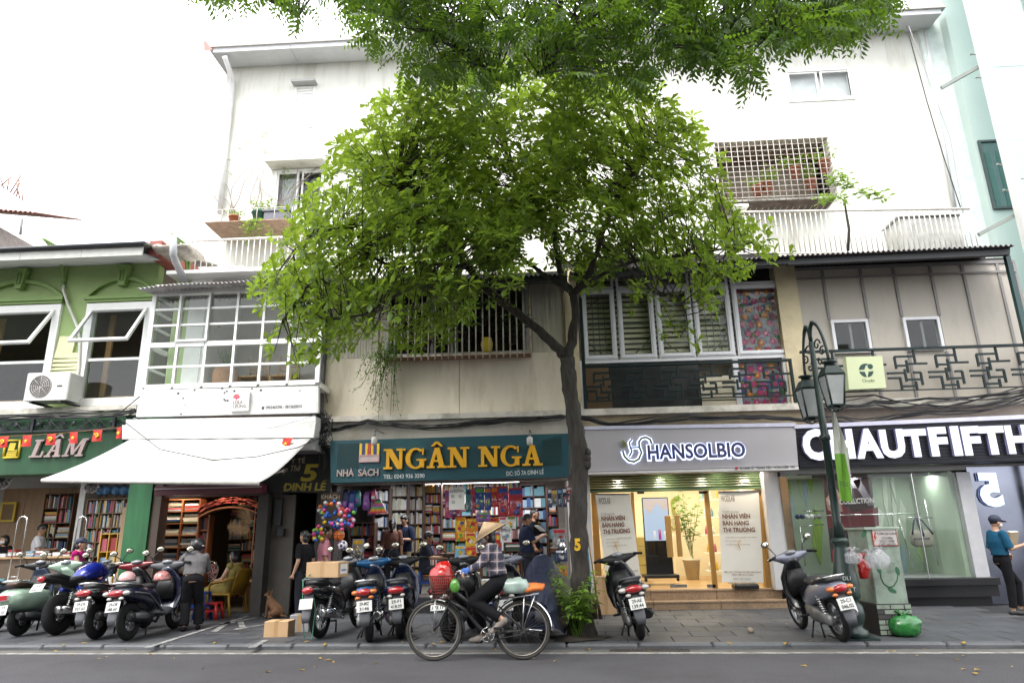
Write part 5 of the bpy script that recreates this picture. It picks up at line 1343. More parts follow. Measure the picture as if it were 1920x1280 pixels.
b=MB(); b.tube([W(*p)for p in((120,535,13.95),(119,545,13.9),(127,570,13.9),(146,615,13.9),(150,640,13.9),(148,690,13.9),(139,735,13.9),(128,745,13.6))],.03,8)
tag(b.build('drain_hose',M('hose_white',(.55,.54,.5),.6,var=.1)),'white lagged hose running down the lime wall to the air conditioner','hose')
# ================================================================== TREES
def proj(v):
 d=Vector(v)-Vector((0,0,CAMH)); k=d.dot(CF)
 return(960+FPX*d.dot(CR)/k,640-FPX*d.dot(CU)/k)if k>.1 else(-9999,-9999)
def inside(p,poly):
 x,y=p; c=False; n=len(poly)
 for i in range(n):
  (x1,y1),(x2,y2)=poly[i],poly[(i+1)%n]
  if(y1>y)!=(y2>y)and x<(x2-x1)*(y-y1)/(y2-y1)+x1:c=not c
 return c
BARK=M('tree_bark',(.034,.028,.023),.9,var=.5,scale=9,bump=.9,bscale=26,dirt=(.07,.068,.06),dscale=3.5,dthr=.58,stretch=(2.2,2.2,.5))
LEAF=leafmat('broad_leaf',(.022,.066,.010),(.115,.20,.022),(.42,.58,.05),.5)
LEAFP=leafmat('pinnate_leaf',(.015,.046,.009),(.052,.12,.014),(.27,.45,.03),.46)
def leaf_shape(L,wd,fold=.25,droop=.2):
 return[Vector(p)for p in((0,0,0),(.36*L,-.20*wd,fold*wd*.2),(.36*L,0,-.03*L*droop*4),(.36*L,.20*wd,fold*wd*.2),(.74*L,-.5*wd,fold*wd*.5-droop*.35*L),(.74*L,0,-droop*.4*L),(.74*L,.5*wd,fold*wd*.5-droop*.35*L),(L,0,-droop*.8*L))]
LEAF_F=[(0,1,2),(0,2,3),(1,4,5,2),(2,5,6,3),(4,7,5),(5,7,6)]
def frame_to(d,roll=0):
 d=Vector(d).normalized(); u=Vector((0,0,1))if abs(d.z)<.95 else Vector((1,0,0))
 y=u.cross(d).normalized(); z=d.cross(y); m=Matrix((d,y,z)).transposed().to_4x4()
 return m@Matrix.Rotation(roll,4,'X')
def limb(mb,pts,r0,r1,R,jit=.03,n=8,sub=4):
 q=[]; rs=[]
 N=(len(pts)-1)*sub
 for i in range(len(pts)-1):
  p0=pts[max(i-1,0)]; p1=pts[i]; p2=pts[i+1]; p3=pts[min(i+2,len(pts)-1)]
  for s in range(sub):
   t=s/sub
   q.append(.5*((2*p1)+(p2-p0)*t+(2*p0-5*p1+4*p2-p3)*t*t+(3*p1-p0-3*p2+p3)*t**3)+Vector((R.uniform(-jit,jit),R.uniform(-jit,jit),0))*.5)
 q.append(pts[-1])
 rs=[r0+(r1-r0)*(i/N)**.85*1.0 for i in range(N+1)]
 rs=[r*(1+R.uniform(-.07,.07))for r in rs]
 mb.tube(q,rs,n); return q
def street_tree():
 R=random.Random(21); base=G(1091,1193,PZ); YT=base.y
 t=thing('street_tree','leafy street tree with dark trunk painted with a yellow 5','tree',base)
 tr=[(1092,1194),(1089,1120),(1086,1020),(1085,930),(1087,860),(1077,790),(1069,730),(1064,672)]
 P_=[W(x,y,YT)for x,y in tr]; P_[0].z=PZ-.05
 mb=MB(); q=[]; rs=[]
 for i in range(len(P_)-1):
  for s in range(6):
   k=s/6; q.append(P_[i].lerp(P_[i+1],k)+Vector((R.uniform(-.012,.012),R.uniform(-.012,.012),0)))
 q.append(P_[-1]); n=len(q)
 for i in range(n):
  f=i/(n-1); r=.145-.035*f+.12*max(0,.09-f)/.09*.9
  rs.append(r*(1+R.uniform(-.05,.05)))
 mb.tube(q,rs,16)
 for i,v in enumerate(mb.v):
  nn=noise.noise(Vector(v)*4)*.022+noise.noise(Vector(v)*13)*.012; k=q[min(n-1,i//16)]; d=Vector((v[0]-k.x,v[1]-k.y,0)); mb.v[i]=tuple(Vector(v)+d.normalized()*nn)
 for k in range(3):
  c=W(1101,848+k*11,YT-.03); mb.ell(c,(.06,.09,.07+.01*k),8,6)
 mb.build('trunk',BARK,t)
 b=MB(); vs,fs,be=text_geo('5',.05); c=W(1076,1030,YT); h=W(1076,1010,YT).z-c.z; rr=.137
 vv=[]
 cx=W(1086,1020,YT)
 for v in vs:
  x=c.x+.1+v[0]*h*1.15-.09; a=(x-cx.x)/rr; vv.append((cx.x+rr*1.09*math.sin(a),YT-rr*1.09*math.cos(a),c.z+v[1]*h*1.45))
 b.add(vv,[f if(Vector(vv[f[1]])-Vector(vv[f[0]])).cross(Vector(vv[f[2]])-Vector(vv[f[0]])).y<0 else tuple(reversed(f))for f in fs]); b.build('painted_numeral',M('yellow_paint',(.62,.36,.01),.6,var=.2),t)
 fork=P_[-1]; nodes=[]
 def L(pxs,Ys,r0,r1,start=None):
  pts=[W(x,y,YT+dy)for(x,y),dy in zip(pxs,Ys)]
  if start is not None:pts=[start]+pts
  b=MB(); qq=limb(b,pts,r0,r1,R); b.build('limb',BARK,t); nodes.extend(qq[len(qq)//3:]); return qq
 a=L([(1040,648),(1000,610),(950,572),(905,535),(876,500)],[0,.1,.1,.0,-.1],.085,.055,fork)
 c=L([(1074,630),(1079,590),(1075,552)],[0,.05,.1],.085,.06,fork)
 a1,c1=a[-1],c[-1]
 L([(840,498),(790,492),(730,497),(680,470)],[-.3,-.5,-.7,-.9],.05,.02,a1)
 L([(850,470),(800,430),(760,390),(745,330)],[-.2,-.5,-.8,-1.0],.045,.015,a1)
 L([(905,470),(950,430),(968,370),(960,300),(940,240)],[0,.1,.2,.3,.3],.045,.015,a1)
 L([(820,520),(740,555),(680,590),(610,600)],[-.6,-.9,-1.2,-1.4],.03,.012,a1)
 L([(1055,520),(1040,460),(1045,380),(1050,300),(1060,210)],[.2,.4,.5,.6,.6],.06,.016,c1)
 L([(1110,500),(1130,440),(1160,370),(1200,310),(1240,260)],[0,-.1,-.3,-.4,-.5],.055,.015,c1)
 L([(1120,520),(1190,490),(1270,480),(1340,470),(1410,455)],[-.2,-.5,-.8,-.9,-1.0],.04,.012,c1)
 L([(1000,500),(960,470),(900,450),(850,380),(820,300)],[.5,.8,1.0,1.2,1.3],.045,.014,c1)
 L([(1150,470),(1230,420),(1300,380),(1340,340)],[.6,.9,1.1,1.2],.04,.012,c1)
 L([(700,450),(640,430),(590,440),(550,470)],[-.6,-.9,-1.1,-1.2],.03,.01,nodes[40])
 L([(600,520),(560,560),(530,600)],[-1.0,-1.1,-1.2],.025,.01,nodes[40])
 L([(1215,540),(1270,560),(1290,600),(1275,630)],[-.9,-1.0,-1.0,-1.0],.014,.006,W(1190,490,YT-.5))
 POLY=[(484,560),(500,500),(535,455),(555,400),(600,350),(625,300),(660,250),(700,225),(715,180),(790,130),(900,110),(1100,110),(1200,150),(1280,215),(1320,262),(1350,320),(1366,390),(1400,430),(1470,445),(1462,474),(1400,500),(1345,530),(1325,575),(1280,575),(1300,650),(1275,655),(1240,590),(1190,560),(1130,540),(1040,520),(960,560),(900,560),(870,600),(830,650),(740,640),(690,610),(630,655),(560,680),(505,655),(482,600)]
 HOLES=[(1000,470,34),(1190,505,30),(950,345,22),(1120,330,18),(880,470,18),(1060,430,20),(1150,545,34),(1240,540,22),(1000,540,30)]
 ros=[]; tries=0; NR=4700
 cen=W(930,420,YT-.1)
 while len(ros)<NR and tries<260000:
  tries+=1
  u=Vector((R.gauss(0,1),R.gauss(0,1),R.gauss(0,1))).normalized()*(R.random()**.45)
  p=cen+Vector((u.x*5.4,u.y*2.6-.2,u.z*3.5))
  px=proj(p)
  if not inside((px[0]+R.gauss(0,14),px[1]+R.gauss(0,12)),POLY):continue
  if any((px[0]-h[0])**2+(px[1]-h[1])**2<(h[2]*R.uniform(.6,1.2))**2 for h in HOLES):continue
  if noise.noise(p*1.15)+(.5*noise.noise(p*2.7))<-.11:continue
  if px[1]>505 and 880<px[0]<1300 and R.random()<.72:continue
  if px[1]>560 and 700<px[0]<900 and R.random()<.45:continue
  ros.append((p,u))
 cand=sorted(range(len(ros)),key=lambda i:ros[i][0].y)
 near=set([i for i in cand if 480<proj(ros[i][0])[0]<1480 and proj(ros[i][0])[1]>170][:44])
 mb=MB(); tint=[]; tw=MB(); lm=None
 for i,(p,u)in enumerate(ros):
  out=Vector((u.x,u.y,u.z*.6+.55)).normalized(); out=(out+Vector((R.uniform(-.5,.5),R.uniform(-.5,.5),R.uniform(-.3,.4)))).normalized()
  F=frame_to(out); nl=R.randint(6,8); tn=min(1,max(0,R.gauss(.42,.27)+(.24 if u.length>.82 else 0)))  # outer rosettes tinted lighter: brighter crown edge painted into the leaf colour
  k0=R.uniform(0,6)
  for k in range(nl):
   a=k0+2*PI*k/nl+R.uniform(-.2,.2); el=R.uniform(.05,.75)
   d=F.to_3x3()@Vector((math.sin(el),math.cos(el)*math.cos(a),math.cos(el)*math.sin(a)))
   m4=Matrix.Translation(p)@frame_to(d,R.uniform(-.5,.5)); Ls=R.choice((.10,.13,.16,.19))*R.uniform(.9,1.12)
   if i in near:
    if lm is None:
     z=MB(); z.add(leaf_shape(.14,.056),LEAF_F,0,True); o=z.build('leaf',LEAF); o.parent=t; lm=o; o.matrix_local=Matrix.Translation(-base)@m4
    else:inst(lm,t,matrix=Matrix.Translation(-base)@m4@Matrix.Scale(Ls/.14,4),name='leaf')
    continue
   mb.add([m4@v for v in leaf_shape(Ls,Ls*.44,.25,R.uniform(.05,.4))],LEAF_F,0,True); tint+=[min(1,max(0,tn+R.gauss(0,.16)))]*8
  if R.random()<.36:
   nd=min(R.sample(nodes,70),key=lambda q:(q-p).length_squared); d=p-nd
   if d.length<1.7:tw.tube([nd,nd.lerp(p,.55)+Vector((0,0,-.06*d.length)),p],[.011,.007,.004],4,cap=False)
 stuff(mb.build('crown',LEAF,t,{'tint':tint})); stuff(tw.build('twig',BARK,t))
 return t
street_tree()
def overhang_tree():
 R=random.Random(33); base=Vector((5.5,-5.5,0))
 t=thing('overhanging_tree','tall pinnate leaved tree hanging dark green foliage over the street from above','tree',base)
 b=MB(); limb(b,[base,Vector((5.3,-5.3,3)),Vector((4.6,-4.5,6.5)),Vector((3.6,-3,9))],.42,.26,R,.06,12); b.build('trunk',BARK,t)
 nodes=[]
 def L(pts,r0,r1):
  b=MB(); q=limb(b,[Vector(p)for p in pts],r0,r1,R,.08); b.build('limb',BARK,t); nodes.extend(q)
 L([(3.6,-3,9),(3.0,1.5,10.2),(2.2,5.0,10.0),(1.0,8.0,9.4)],.2,.05)
 L([(3.6,-3,9),(4.5,2.0,10.4),(4.6,5.5,9.8),(3.6,8.2,8.9)],.18,.04)
 L([(3.0,1.5,10.2),(0,4,10.6),(-2.5,6.5,10.0),(-4.4,8.2,9.4)],.12,.03)
 L([(3.6,-3,9),(-1,-2,10.6),(-5,1,10.8),(-8,4,10.2)],.16,.04)
 for pts in([(700,-40),(760,40),(850,90),(930,150)],[(1180,-60),(1120,20),(1060,80),(1010,140)],[(1330,-50),(1380,40),(1450,80),(1560,70)],[(1240,-60),(1280,40),(1330,110)],[(470,-60),(500,-10),(560,30)]):L([tuple(W(a,c,7.6))for a,c in pts],.05,.015)
 L([(3.6,-3,9),(7,0,10.2),(9,3,10.0),(10,6,9.6)],.15,.04)
 POLY=[(300,-60),(330,12),(360,22),(395,26),(430,50),(455,30),(480,14),(505,30),(540,60),(556,68),(580,48),(592,12),(640,30),(668,60),(690,130),(735,130),(760,190),(800,175),(850,185),(900,215),(980,170),(1040,160),(1100,185),(1150,205),(1190,200),(1250,160),(1300,150),(1350,165),(1385,200),(1420,170),(1450,130),(1500,120),(1560,115),(1600,100),(1625,110),(1640,70),(1690,25),(1700,-60)]
 mb=MB(); tint=[]; n=0; tries=0; sp=[]
 while n<3100 and tries<90000:
  tries+=1
  px,py=R.uniform(295,1700),R.uniform(-60,235)
  if not inside((px,py),POLY):continue
  if py>150 and R.random()<.25:continue
  Y=R.uniform(6.2,9.4); p=W(px,py-46,Y)
  if noise.noise(p*1.3)+.4*noise.noise(p*3)<-.05:continue
  sp.append((p,1.0)); n+=1
 for k in range(2000):  # unseen crown sprays overhead, added to shade the street
  p=Vector((R.uniform(-9,10),R.uniform(-7,6.5),R.uniform(8.6,11.5)))
  q=proj(p)
  if p.y>0 and(0<q[0]<1920 and q[1]>-130):continue
  if noise.noise(p*.6)<-.25:continue
  sp.append((p,2.3))
 near=sorted(range(len(sp)),key=lambda i:sp[i][0].length if sp[i][1]==1.0 and proj(sp[i][0])[1]>20 else 99)[:25]; near=set(near); lm=None; tw=MB()
 for i,(p,s)in enumerate(sp):
  az=R.uniform(0,2*PI); d=Vector((math.cos(az)*.8,math.sin(az)*.8,R.uniform(-1.0,.1))).normalized(); Ls=R.uniform(.26,.44)*s; F=frame_to(d,R.uniform(-.6,.6))
  tn=min(1,max(0,R.gauss(.4,.25))); nl=6 if s==1 else 5
  for k in range(nl):
   f=(k+.7)/nl
   for sd in(-1,1):
    ll=(.125 if s==1 else.24)*(1.1-.4*f)*R.uniform(.8,1.15); w=ll*.36; o=Vector((f*Ls,0,-.12*f*f*Ls))
    dr=Vector((.55,sd*.85,-.25-R.uniform(0,.35))).normalized(); m4=Matrix.Translation(p)@F@Matrix.Translation(o)@frame_to(dr)
    if i in near:
     if lm is None:z=MB(); z.add([(0,0,0),(.05,-.016,.004),(.105,0,-.012),(.05,.016,.004)],[(0,1,2),(0,2,3)]); lm=z.build('leaf',LEAFP); lm.parent=t; lm.matrix_local=Matrix.Translation(-base)@m4
     else:inst(lm,t,matrix=Matrix.Translation(-base)@m4@Matrix.Scale(ll/.105,4),name='leaf')
     continue
    mb.add([m4@Vector(v)for v in((0,0,0),(.48*ll,-w*.5,.04*ll),(ll,0,-.1*ll),(.48*ll,w*.5,.04*ll))],[(0,1,2),(0,2,3)]); tint+=[min(1,max(0,tn+R.gauss(0,.08)))]*4
  if s==1 and R.random()<.3:
   nd=min(R.sample(nodes,60),key=lambda q:(q-p).length_squared); dd=p-nd
   if dd.length<2.2:tw.tube([nd,nd.lerp(p,.5)+Vector((0,0,.08)),p],[.014,.009,.004],4,cap=False)
 stuff(mb.build('crown',LEAFP,t,{'tint':tint})); stuff(tw.build('twig',BARK,t))
overhang_tree()
# ------------------------------------------------------------------ small plants
def sprig(mb,tint,p,d,L,n,ls,R,wd=.4,droop=.3):
 """a leafy shoot: stem from p along d carrying n leaves"""
 F=Vector(d).normalized(); e=p+F*L+Vector((0,0,-.08*L*L)); mb.tube([p,p.lerp(e,.5)+Vector((R.uniform(-.03,.03),R.uniform(-.03,.03),.02)),e],[.006,.005,.003],4,cap=False); tint+=[.2]*12
 for k in range(n):
  f=.25+.75*(k+1)/n; q=p.lerp(e,f); a=k*2.4+R.uniform(-.4,.4)
  dd=(Vector((math.cos(a),math.sin(a),R.uniform(-.2,.5)))).normalized(); l=ls*R.uniform(.7,1.2)
  m4=Matrix.Translation(q)@frame_to(dd,R.uniform(-.4,.4)); mb.add([m4@v for v in leaf_shape(l,l*wd,.25,droop)],LEAF_F,0,True); tint+=[min(1,max(0,R.gauss(.5,.2)))]*8
BRIGHT=leafmat('bright_leaf',(.09,.19,.025),(.2,.34,.05),(.35,.5,.06),.4)
def bush(name,label,cat,p,n,h,spread,ls,mat,seed,nl=9,wd=.35,lean=(0,0),pot=None,group=None,up=1.0):
 R=random.Random(seed); t=thing(name,label,cat,p,group=group); mb=MB(); tint=[]
 z0=Vector(p)
 if pot:
  r,hh,m=pot; b=MB(); b.lathe([(r*.7,0),(r,hh),(r*1.1,hh),(r*1.1,hh+.03),(r*.92,hh+.03),(r*.9,hh-.03)],p,14); b.build('pot',m,t); z0=z0+Vector((0,0,hh-.02))
 for k in range(n):
  a=R.uniform(0,2*PI); d=Vector((math.cos(a)*spread+lean[0],math.sin(a)*spread+lean[1],R.uniform(.5,1)*up))
  sprig(mb,tint,z0+Vector((R.uniform(-.05,.05),R.uniform(-.05,.05),R.uniform(0,.15*h))),d,h*R.uniform(.5,1),nl,ls,R,wd)
 stuff(mb.build('foliage',mat,t,{'tint':tint})); return t
pb=G(1083,1192,PZ)
bush('young_shrub','bright green leafy shoots growing at the foot of the street tree','shrub',(pb.x-.02,pb.y-.3,PZ),26,1.05,.28,.16,BRIGHT,3,12,.26)
Y=15.6
for px,lb,pr,sd,hh in((418,'terracotta pot of green plants at the shelf end',(.14,.26,M('terracotta',(.38,.13,.07),.8)),4,.4),(467,'dark green pot with a drooping plant on the rusty shelf',(.2,.34,M('pot_green',(.03,.13,.09),.5)),5,.5),(491,'pale stone pot between green pot and grey trough',(.15,.33,M('pot_pale',(.5,.45,.38),.7)),6,.5)):
 p=W(px,412,Y); bush('potted_plant',lb,'potted plant',(p.x,16.2,SHZ),7,hh,.5,.14,BRIGHT,sd,7,pot=pr,group='pots on the rusty shelf')
p0,p1=W(500,405,16.2),W(548,405,16.2); t=thing('planter_trough','dark grey plastic trough on the rusty shelf','planter',(p0 .x,16.1,SHZ))
b=MB(); b.bbox(p0 .x,p1 .x,16.0,16.3,SHZ,SHZ+.3,b=.02); b.build('box',M('trough_grey',(.14,.14,.17),.5),t)
b=MB(); b.bbox(p0 .x-.03,p1 .x+.03,15.97,16.33,SHZ+.302,SHZ+.36,b=.01); b.build('rim',MATS['trough_grey'],t)
bush('hanging_plant','pale green plant drooping below the rusty shelf','plant',W(474,412,15.75),8,.75,.5,.2,BRIGHT,8,7,up=-.6)
# bare climber on the apartment wall
def climber():
 R=random.Random(5); t=thing('wall_climber','thin bare climber spreading over the upper left wall','climber',W(500,400,16.9))
 for k in range(16):
  x,y=R.uniform(425,560),400; a=R.uniform(-2.2,-1.0); pts=[]
  for i in range(9):
   pts.append(W(x,y,16.93)); a+=R.uniform(-.45,.45); x+=16*math.cos(a); y+=16*math.sin(a)
  b=MB(); b.tube(pts,[.014*(1-.09*i)for i in range(9)],4); b.build('stem',M('dry_stem',(.24,.2,.17),.9),t)
 mb=MB(); tint=[]
 for k in range(16):
  p=W(R.uniform(415,600),R.uniform(240,400),16.9); sprig(mb,tint,p,(R.uniform(-1,1),-.3,R.uniform(0,1)),.3,5,.1,R)
 stuff(mb.build('foliage',BRIGHT,t,{'tint':tint}))
climber()
# plants in the cage and the sapling on the roof
for px,py,sd in((1438,345,1),(1490,318,2),(1545,305,3),(1520,340,4),(1420,352,5)):
 p=W(px,py,16.6); bush('potted_plant',['','red flowering pot plant low in the balcony cage','tall bushy pot plant at the middle of the balcony cage','pot plant in the top right corner of the balcony cage','terracotta pot plant right of the cage middle','small dark pot plant at the cage bottom left of the flowers'][sd],'potted plant',(p.x,16.6,p.z-.25),9,.55,.6,.15,BRIGHT,sd+20,8,pot=(.15,.25,MATS['terracotta']),group='pots in the balcony cage')
def sapling():
 p=W(1590,470,13.9); t=thing('roof_sapling','thin sapling growing out of the dark corrugated roof','sapling',p); R=random.Random(8)
 q=[W(1590,470,13.9),W(1592,430,13.9),W(1586,395,13.9),W(1583,370,13.85)]; b=MB(); b.tube(q,[.03,.028,.022,.014],6); b.build('trunk',BARK,t)
 mb=MB(); tint=[]
 for(px,py,n)in((1570,370,5),(1590,350,6),(1560,345,4),(1610,365,4),(1550,380,4),(1640,365,3),(1655,375,2),(1575,330,3)):
  for k in range(n):sprig(mb,tint,q[-1].lerp(W(px,py,13.85),.7),W(px,py,13.85+R.uniform(-.4,.4))-q[-1]+Vector((R.uniform(-.2,.2),0,R.uniform(-.1,.3))),.35,6,.15,R,.5)
 stuff(mb.build('crown',BRIGHT,t,{'tint':tint}))
sapling()
def creeper():
 R=random.Random(12); t=thing('hanging_creeper','green creeper trailing from the barred window down the stained panel','creeper',W(700,660,13.5)); mb=MB(); tint=[]
 for k in range(24):
  x,y=R.uniform(690,745),R.uniform(640,665); pts=[]; L_=R.uniform(4,11); sx=R.uniform(-5,1.5)if k%3 else R.uniform(-9,-4)
  for i in range(int(L_)+2):
   pts.append(W(x,y,13.55+R.uniform(-.05,.1))); x+=sx*(.4 if i<3 else 1)*R.uniform(.5,1.2); y+=R.uniform(8,15)*(1 if sx>-4 or i>2 else.5)
  b0=len(mb.v); mb.tube(pts,.005,4,cap=False); tint+=[.2]*(len(mb.v)-b0)
  for p in pts:
   for s in range(4 if p.z>W(700,700,13.5).z else 2):
    q=p+Vector((R.uniform(-.1,.1),R.uniform(-.08,.02),R.uniform(-.08,.08))); dd=Vector((R.uniform(-1,1),R.uniform(-1,.3),R.uniform(-.9,.3))); l=R.uniform(.05,.1); m4=Matrix.Translation(q)@frame_to(dd)
    mb.add([m4@v for v in leaf_shape(l,l*.5)],LEAF_F,0,True); tint+=[R.uniform(.2,.9)]*8
 stuff(mb.build('foliage',LEAFP,t,{'tint':tint}))
creeper()
DARKL=leafmat('dark_leaf',(.008,.03,.012),(.02,.06,.02),(.04,.1,.03),.25)
for k,(px,py,lb)in enumerate(((800,655,'spiky dark plant left in the barred window'),(835,640,'second spiky plant in the middle of the barred window'),(878,640,'leafy plant in the barred window before the dark pane'),(905,610,'tall palm leaved plant in the right half of the barred window'),(940,600,'hanging fern like plant near the right end of the barred window'),(960,645,'low plant at the right end of the barred window'))):
 p=W(px,py,13.8); bush('window_plant',lb,'plant',p,12,.55,.8,.26,DARKL,40+k,6,.14,pot=(.1,.16,BLKPL),group='plants behind the window bars')
p=W(913,662,13.75); t=thing('watering_pot','yellow pot on the shelf behind the window bars','pot',p); b=MB(); b.lathe([(.09,0),(.13,.2),(.1,.3),(.11,.32)],p,12); b.build('body',M('yellow_pot',(.55,.42,.02),.5),t)
# ================================================================== MOTORBIKES (local frame: rear wheel on the ground at the origin, heading +y)
def paint(name,c,rough=.25,metal=.2):return M(name,c,rough,metal,var=.06,coat=.6)
PLATE=M('plate_white',(.62,.62,.6),.45,var=.05); INK=M('plate_ink',(.02,.02,.025),.6)
REDL=M('tail_red',(.35,.01,.015),.12,coat=.8); ORL=M('signal_orange',(.55,.14,.01),.15,coat=.8); CLR=M('clear_lens',(.5,.48,.45),.1,coat=.8)
DIAL=M('dial_grey',(.22,.23,.25),.2,coat=.6); RIMG=M('rim_grey',(.33,.33,.34),.35,.8); ENG=M('engine_alu',(.2,.2,.2),.5,.7,var=.25,dirt=(.05,.045,.04),dscale=9)
SEATM=M('seat_vinyl',(.022,.022,.024),.5,bump=.1,bscale=120); MIRM=M('mirror_face',(.62,.6,.5),.06,.9)
def wheel(t,y,R,tw,fat,spokes,rim,name='wheel'):
 c=(0,y,R); rt=tw*.62
 b=MB(); b.torus(c,R-rt,rt,30,10,axis='x',sq=tw/(2*rt)); o=b.build('wheel',RUBBER,t)
 b=MB(); b.torus(c,R-rt*1.95,.018,30,6,axis='x',sq=1.6); b.cyl((-.06,y,R),(.06,y,R),.042,n=12)
 if spokes=='wire':
  for k in range(24):
   a=2*PI*k/24; b.tube([((-.03 if k%2 else.03),y,R),(0,y+(R-rt*1.95)*math.cos(a),R+(R-rt*1.95)*math.sin(a))],.0025,4,cap=False)
 else:
  for k in range(5):
   for s in(-.16,.16):
    a=2*PI*k/5+s*.6; b.tube([(0,y+.03*math.cos(a),R+.03*math.sin(a)),(0.01,y+(R-rt*1.9)*math.cos(a+s),R+(R-rt*1.9)*math.sin(a+s))],[.02,.013],6)
 b.build('rim',rim,o)
 b=MB(); b.torus((.055,y,R),.07,.02,20,4,axis='x',sq=.12); b.build('brake_disc',STEEL,o)
 return o
def motorbike(label,kind,body,loc,head,lean,plate=(),seat=SEATM,rim=None,body2=None,tail='red',mirror=True,steer=.3,covered=False,nm=None):
 sc=kind in('scooter','vespa'); rim=rim or RIMG; body2=body2 or BLKPL
 t=thing(nm or{'vespa':'scooter','under':'motorbike','sport':'motorbike'}.get(kind,kind),label,'scooter' if sc else 'motorbike',(loc[0],loc[1],PZ),0,'motorbikes parked on the pavement',static=False)
 t.rotation_euler=(0,rad(lean),rad(head)); t.scale=(1.06,1.02,1.02)
 R={'scooter':.265,'vespa':.235,'under':.285,'sport':.31}[kind]; tw={'scooter':.11,'vespa':.125,'under':.085,'sport':.165}[kind]; WB={'vespa':1.28,'sport':1.36}.get(kind,1.26)
 wheel(t,0,R,tw,0,'wire' if kind=='under' and rim is CHROME else 'cast',rim); wheel(t,WB,R,tw*.85,0,'wire' if kind=='under' and rim is CHROME else 'cast',rim)
 def B(name,mat,fn,par=t):b=MB(); fn(b); return b.build(name,mat,par)
 zs={'scooter':.74,'vespa':.76,'under':.75,'sport':.80}[kind]
 if kind=='vespa':
  B('body',body,lambda b:b.loft([((0,-.36,.56),.05,.05),((0,-.34,.57),.15,.10),((0,-.22,.56),.21,.16),((0,0,.53),.235,.19),((0,.25,.52),.225,.18),((0,.45,.5),.17,.17),((0,.56,.46),.1,.14)],18))
 elif kind=='sport':
  B('body',body2,lambda b:b.loft([((0,-.42,.88),.03,.02),((0,-.3,.86),.085,.05),((0,0,.80),.1,.06),((0,.3,.74),.13,.09),((0,.6,.70),.15,.14),((0,.9,.62),.16,.16)],14))
  B('fuel_tank',body,lambda b:b.loft([((0,.36,.84),.09,.06),((0,.48,.88),.14,.12),((0,.68,.93),.165,.15),((0,.86,.93),.15,.13),((0,.96,.9),.1,.09)],16,p=2.4))
  B('engine',ENG,lambda b:(b.bbox(-.17,.17,.42,.95,.28,.58,b=.05),b.bbox(-.12,.12,.75,1.0,.5,.75,b=.04)))
  B('frame',body,lambda b:[b.tube([(s*.14,.2,.68),(s*.16,.5,.62),(s*.1,1.05,.9)],.03,8)for s in(-1,1)])
 else:
  w=.195 if sc else.145
  B('body',body,lambda b:b.loft([((0,-.37,.69),.05,.03),((0,-.33,.68),w*.75,.06),((0,-.15,.655),w*.95,.10),((0,.1,.62),w,.125),((0,.35,.56),w*.98,.15),((0,.55,.48),w*.8,.15),((0,.68,.4),w*.55,.1)],16))
  if sc:B('side_trim',body2,lambda b:[b.tube([(s*(w+.004),-.2,.67),(s*(w+.007),.15,.62),(s*(w*.97),.38,.47),(s*w*.75,.62,.34)],.012,6)for s in(-1,1)])
 if kind=='sport':B('seat',seat,lambda b:(b.loft([((0,-.3,.91),.07,.03),((0,-.12,.9),.11,.045),((0,.05,.85),.12,.04)],12),b.loft([((0,.05,.82),.12,.045),((0,.2,.81),.14,.05),((0,.4,.83),.11,.045)],12)))
 else:B('seat',seat,lambda b:b.loft([((0,-.26,zs+.02),.08,.02),((0,-.2,zs+.025),.115,.045),((0,.05,zs+.0),.125,.05),((0,.18,zs-.03),.13,.045),((0,.42,zs-.02),.115,.05),((0,.54,zs-.03),.075,.03)],14))
 if kind!='sport':
  B('grab_rail',STEEL if body2 is not BLKPL else GREYPL,lambda b:b.tube([(-.125,.1,zs+.0),(-.135,-.15,zs+.05),(-.1,-.3,zs+.07),(0,-.34,zs+.075),(.1,-.3,zs+.07),(.135,-.15,zs+.05),(.125,.1,zs)],.015,7))
 zt={'vespa':.60,'sport':.86}.get(kind,.675); yt={'vespa':-.365,'sport':-.41}.get(kind,-.36)
 wl={'vespa':.06,'sport':.06,'scooter':.115}.get(kind,.085)
 if kind=='vespa':
  B('tail_light_bezel',CHROME,lambda b:b.bbox(-.075,.075,yt-.02,yt+.05,zt-.05,zt+.05,b=.02)); B('tail_light',REDL,lambda b:b.bbox(-.06,.06,yt-.035,yt-.018,zt-.038,zt+.038,b=.015))
 else:
  B('tail_light',REDL,lambda b:b.ell((0,yt+.005,zt),(wl,.05,.05),14,8))
  if tail!='red':
   for s in(-1,1):B('turn_signal',ORL if tail=='orange' else CLR,lambda b:b.ell((s*(wl+.028),yt+.03,zt+.0),(.055,.05,.034),10,6))
 zp,yp=(.42,-.40)if kind=='vespa' else(.70,-.36)if kind=='sport' else(.5,-.385)
 if kind=='sport':zp=.74; yp=-.45
 if not sc or kind=='scooter':B('rear_fender',GREYPL,lambda b:b.loft([((0,yp+.08,zp+.13),.07,.03),((0,yp+.03,zp),.075,.012),((0,yp-.02,zp-.17),.07,.01),((0,yp-.03,zp-.25),.05,.008)],10,axis='z')if kind!='sport' else b.loft([((0,yp+.1,zp+.08),.05,.02),((0,yp+.03,zp),.06,.012)],10,axis='z'))
 st=MB(); st.bbox(-.098,.098,-.004,.004,-.07,.07,b=.003)
 rt=Matrix.Translation((0,yp-.015,zp))@Matrix.Rotation(rad(-16 if kind!='sport' else-38),4,'X'); st.xf(0,rt); pl=st.build('number_plate',PLATE,t)
 if plate:
  st=MB()
  for i,s in enumerate(plate):text_at(st,s,(0,-.0045,.032-.064*i),.145 if len(s)>5 else.125,.042,.001,0,.03)
  st.xf(0,rt); st.build('plate_text',INK,pl)
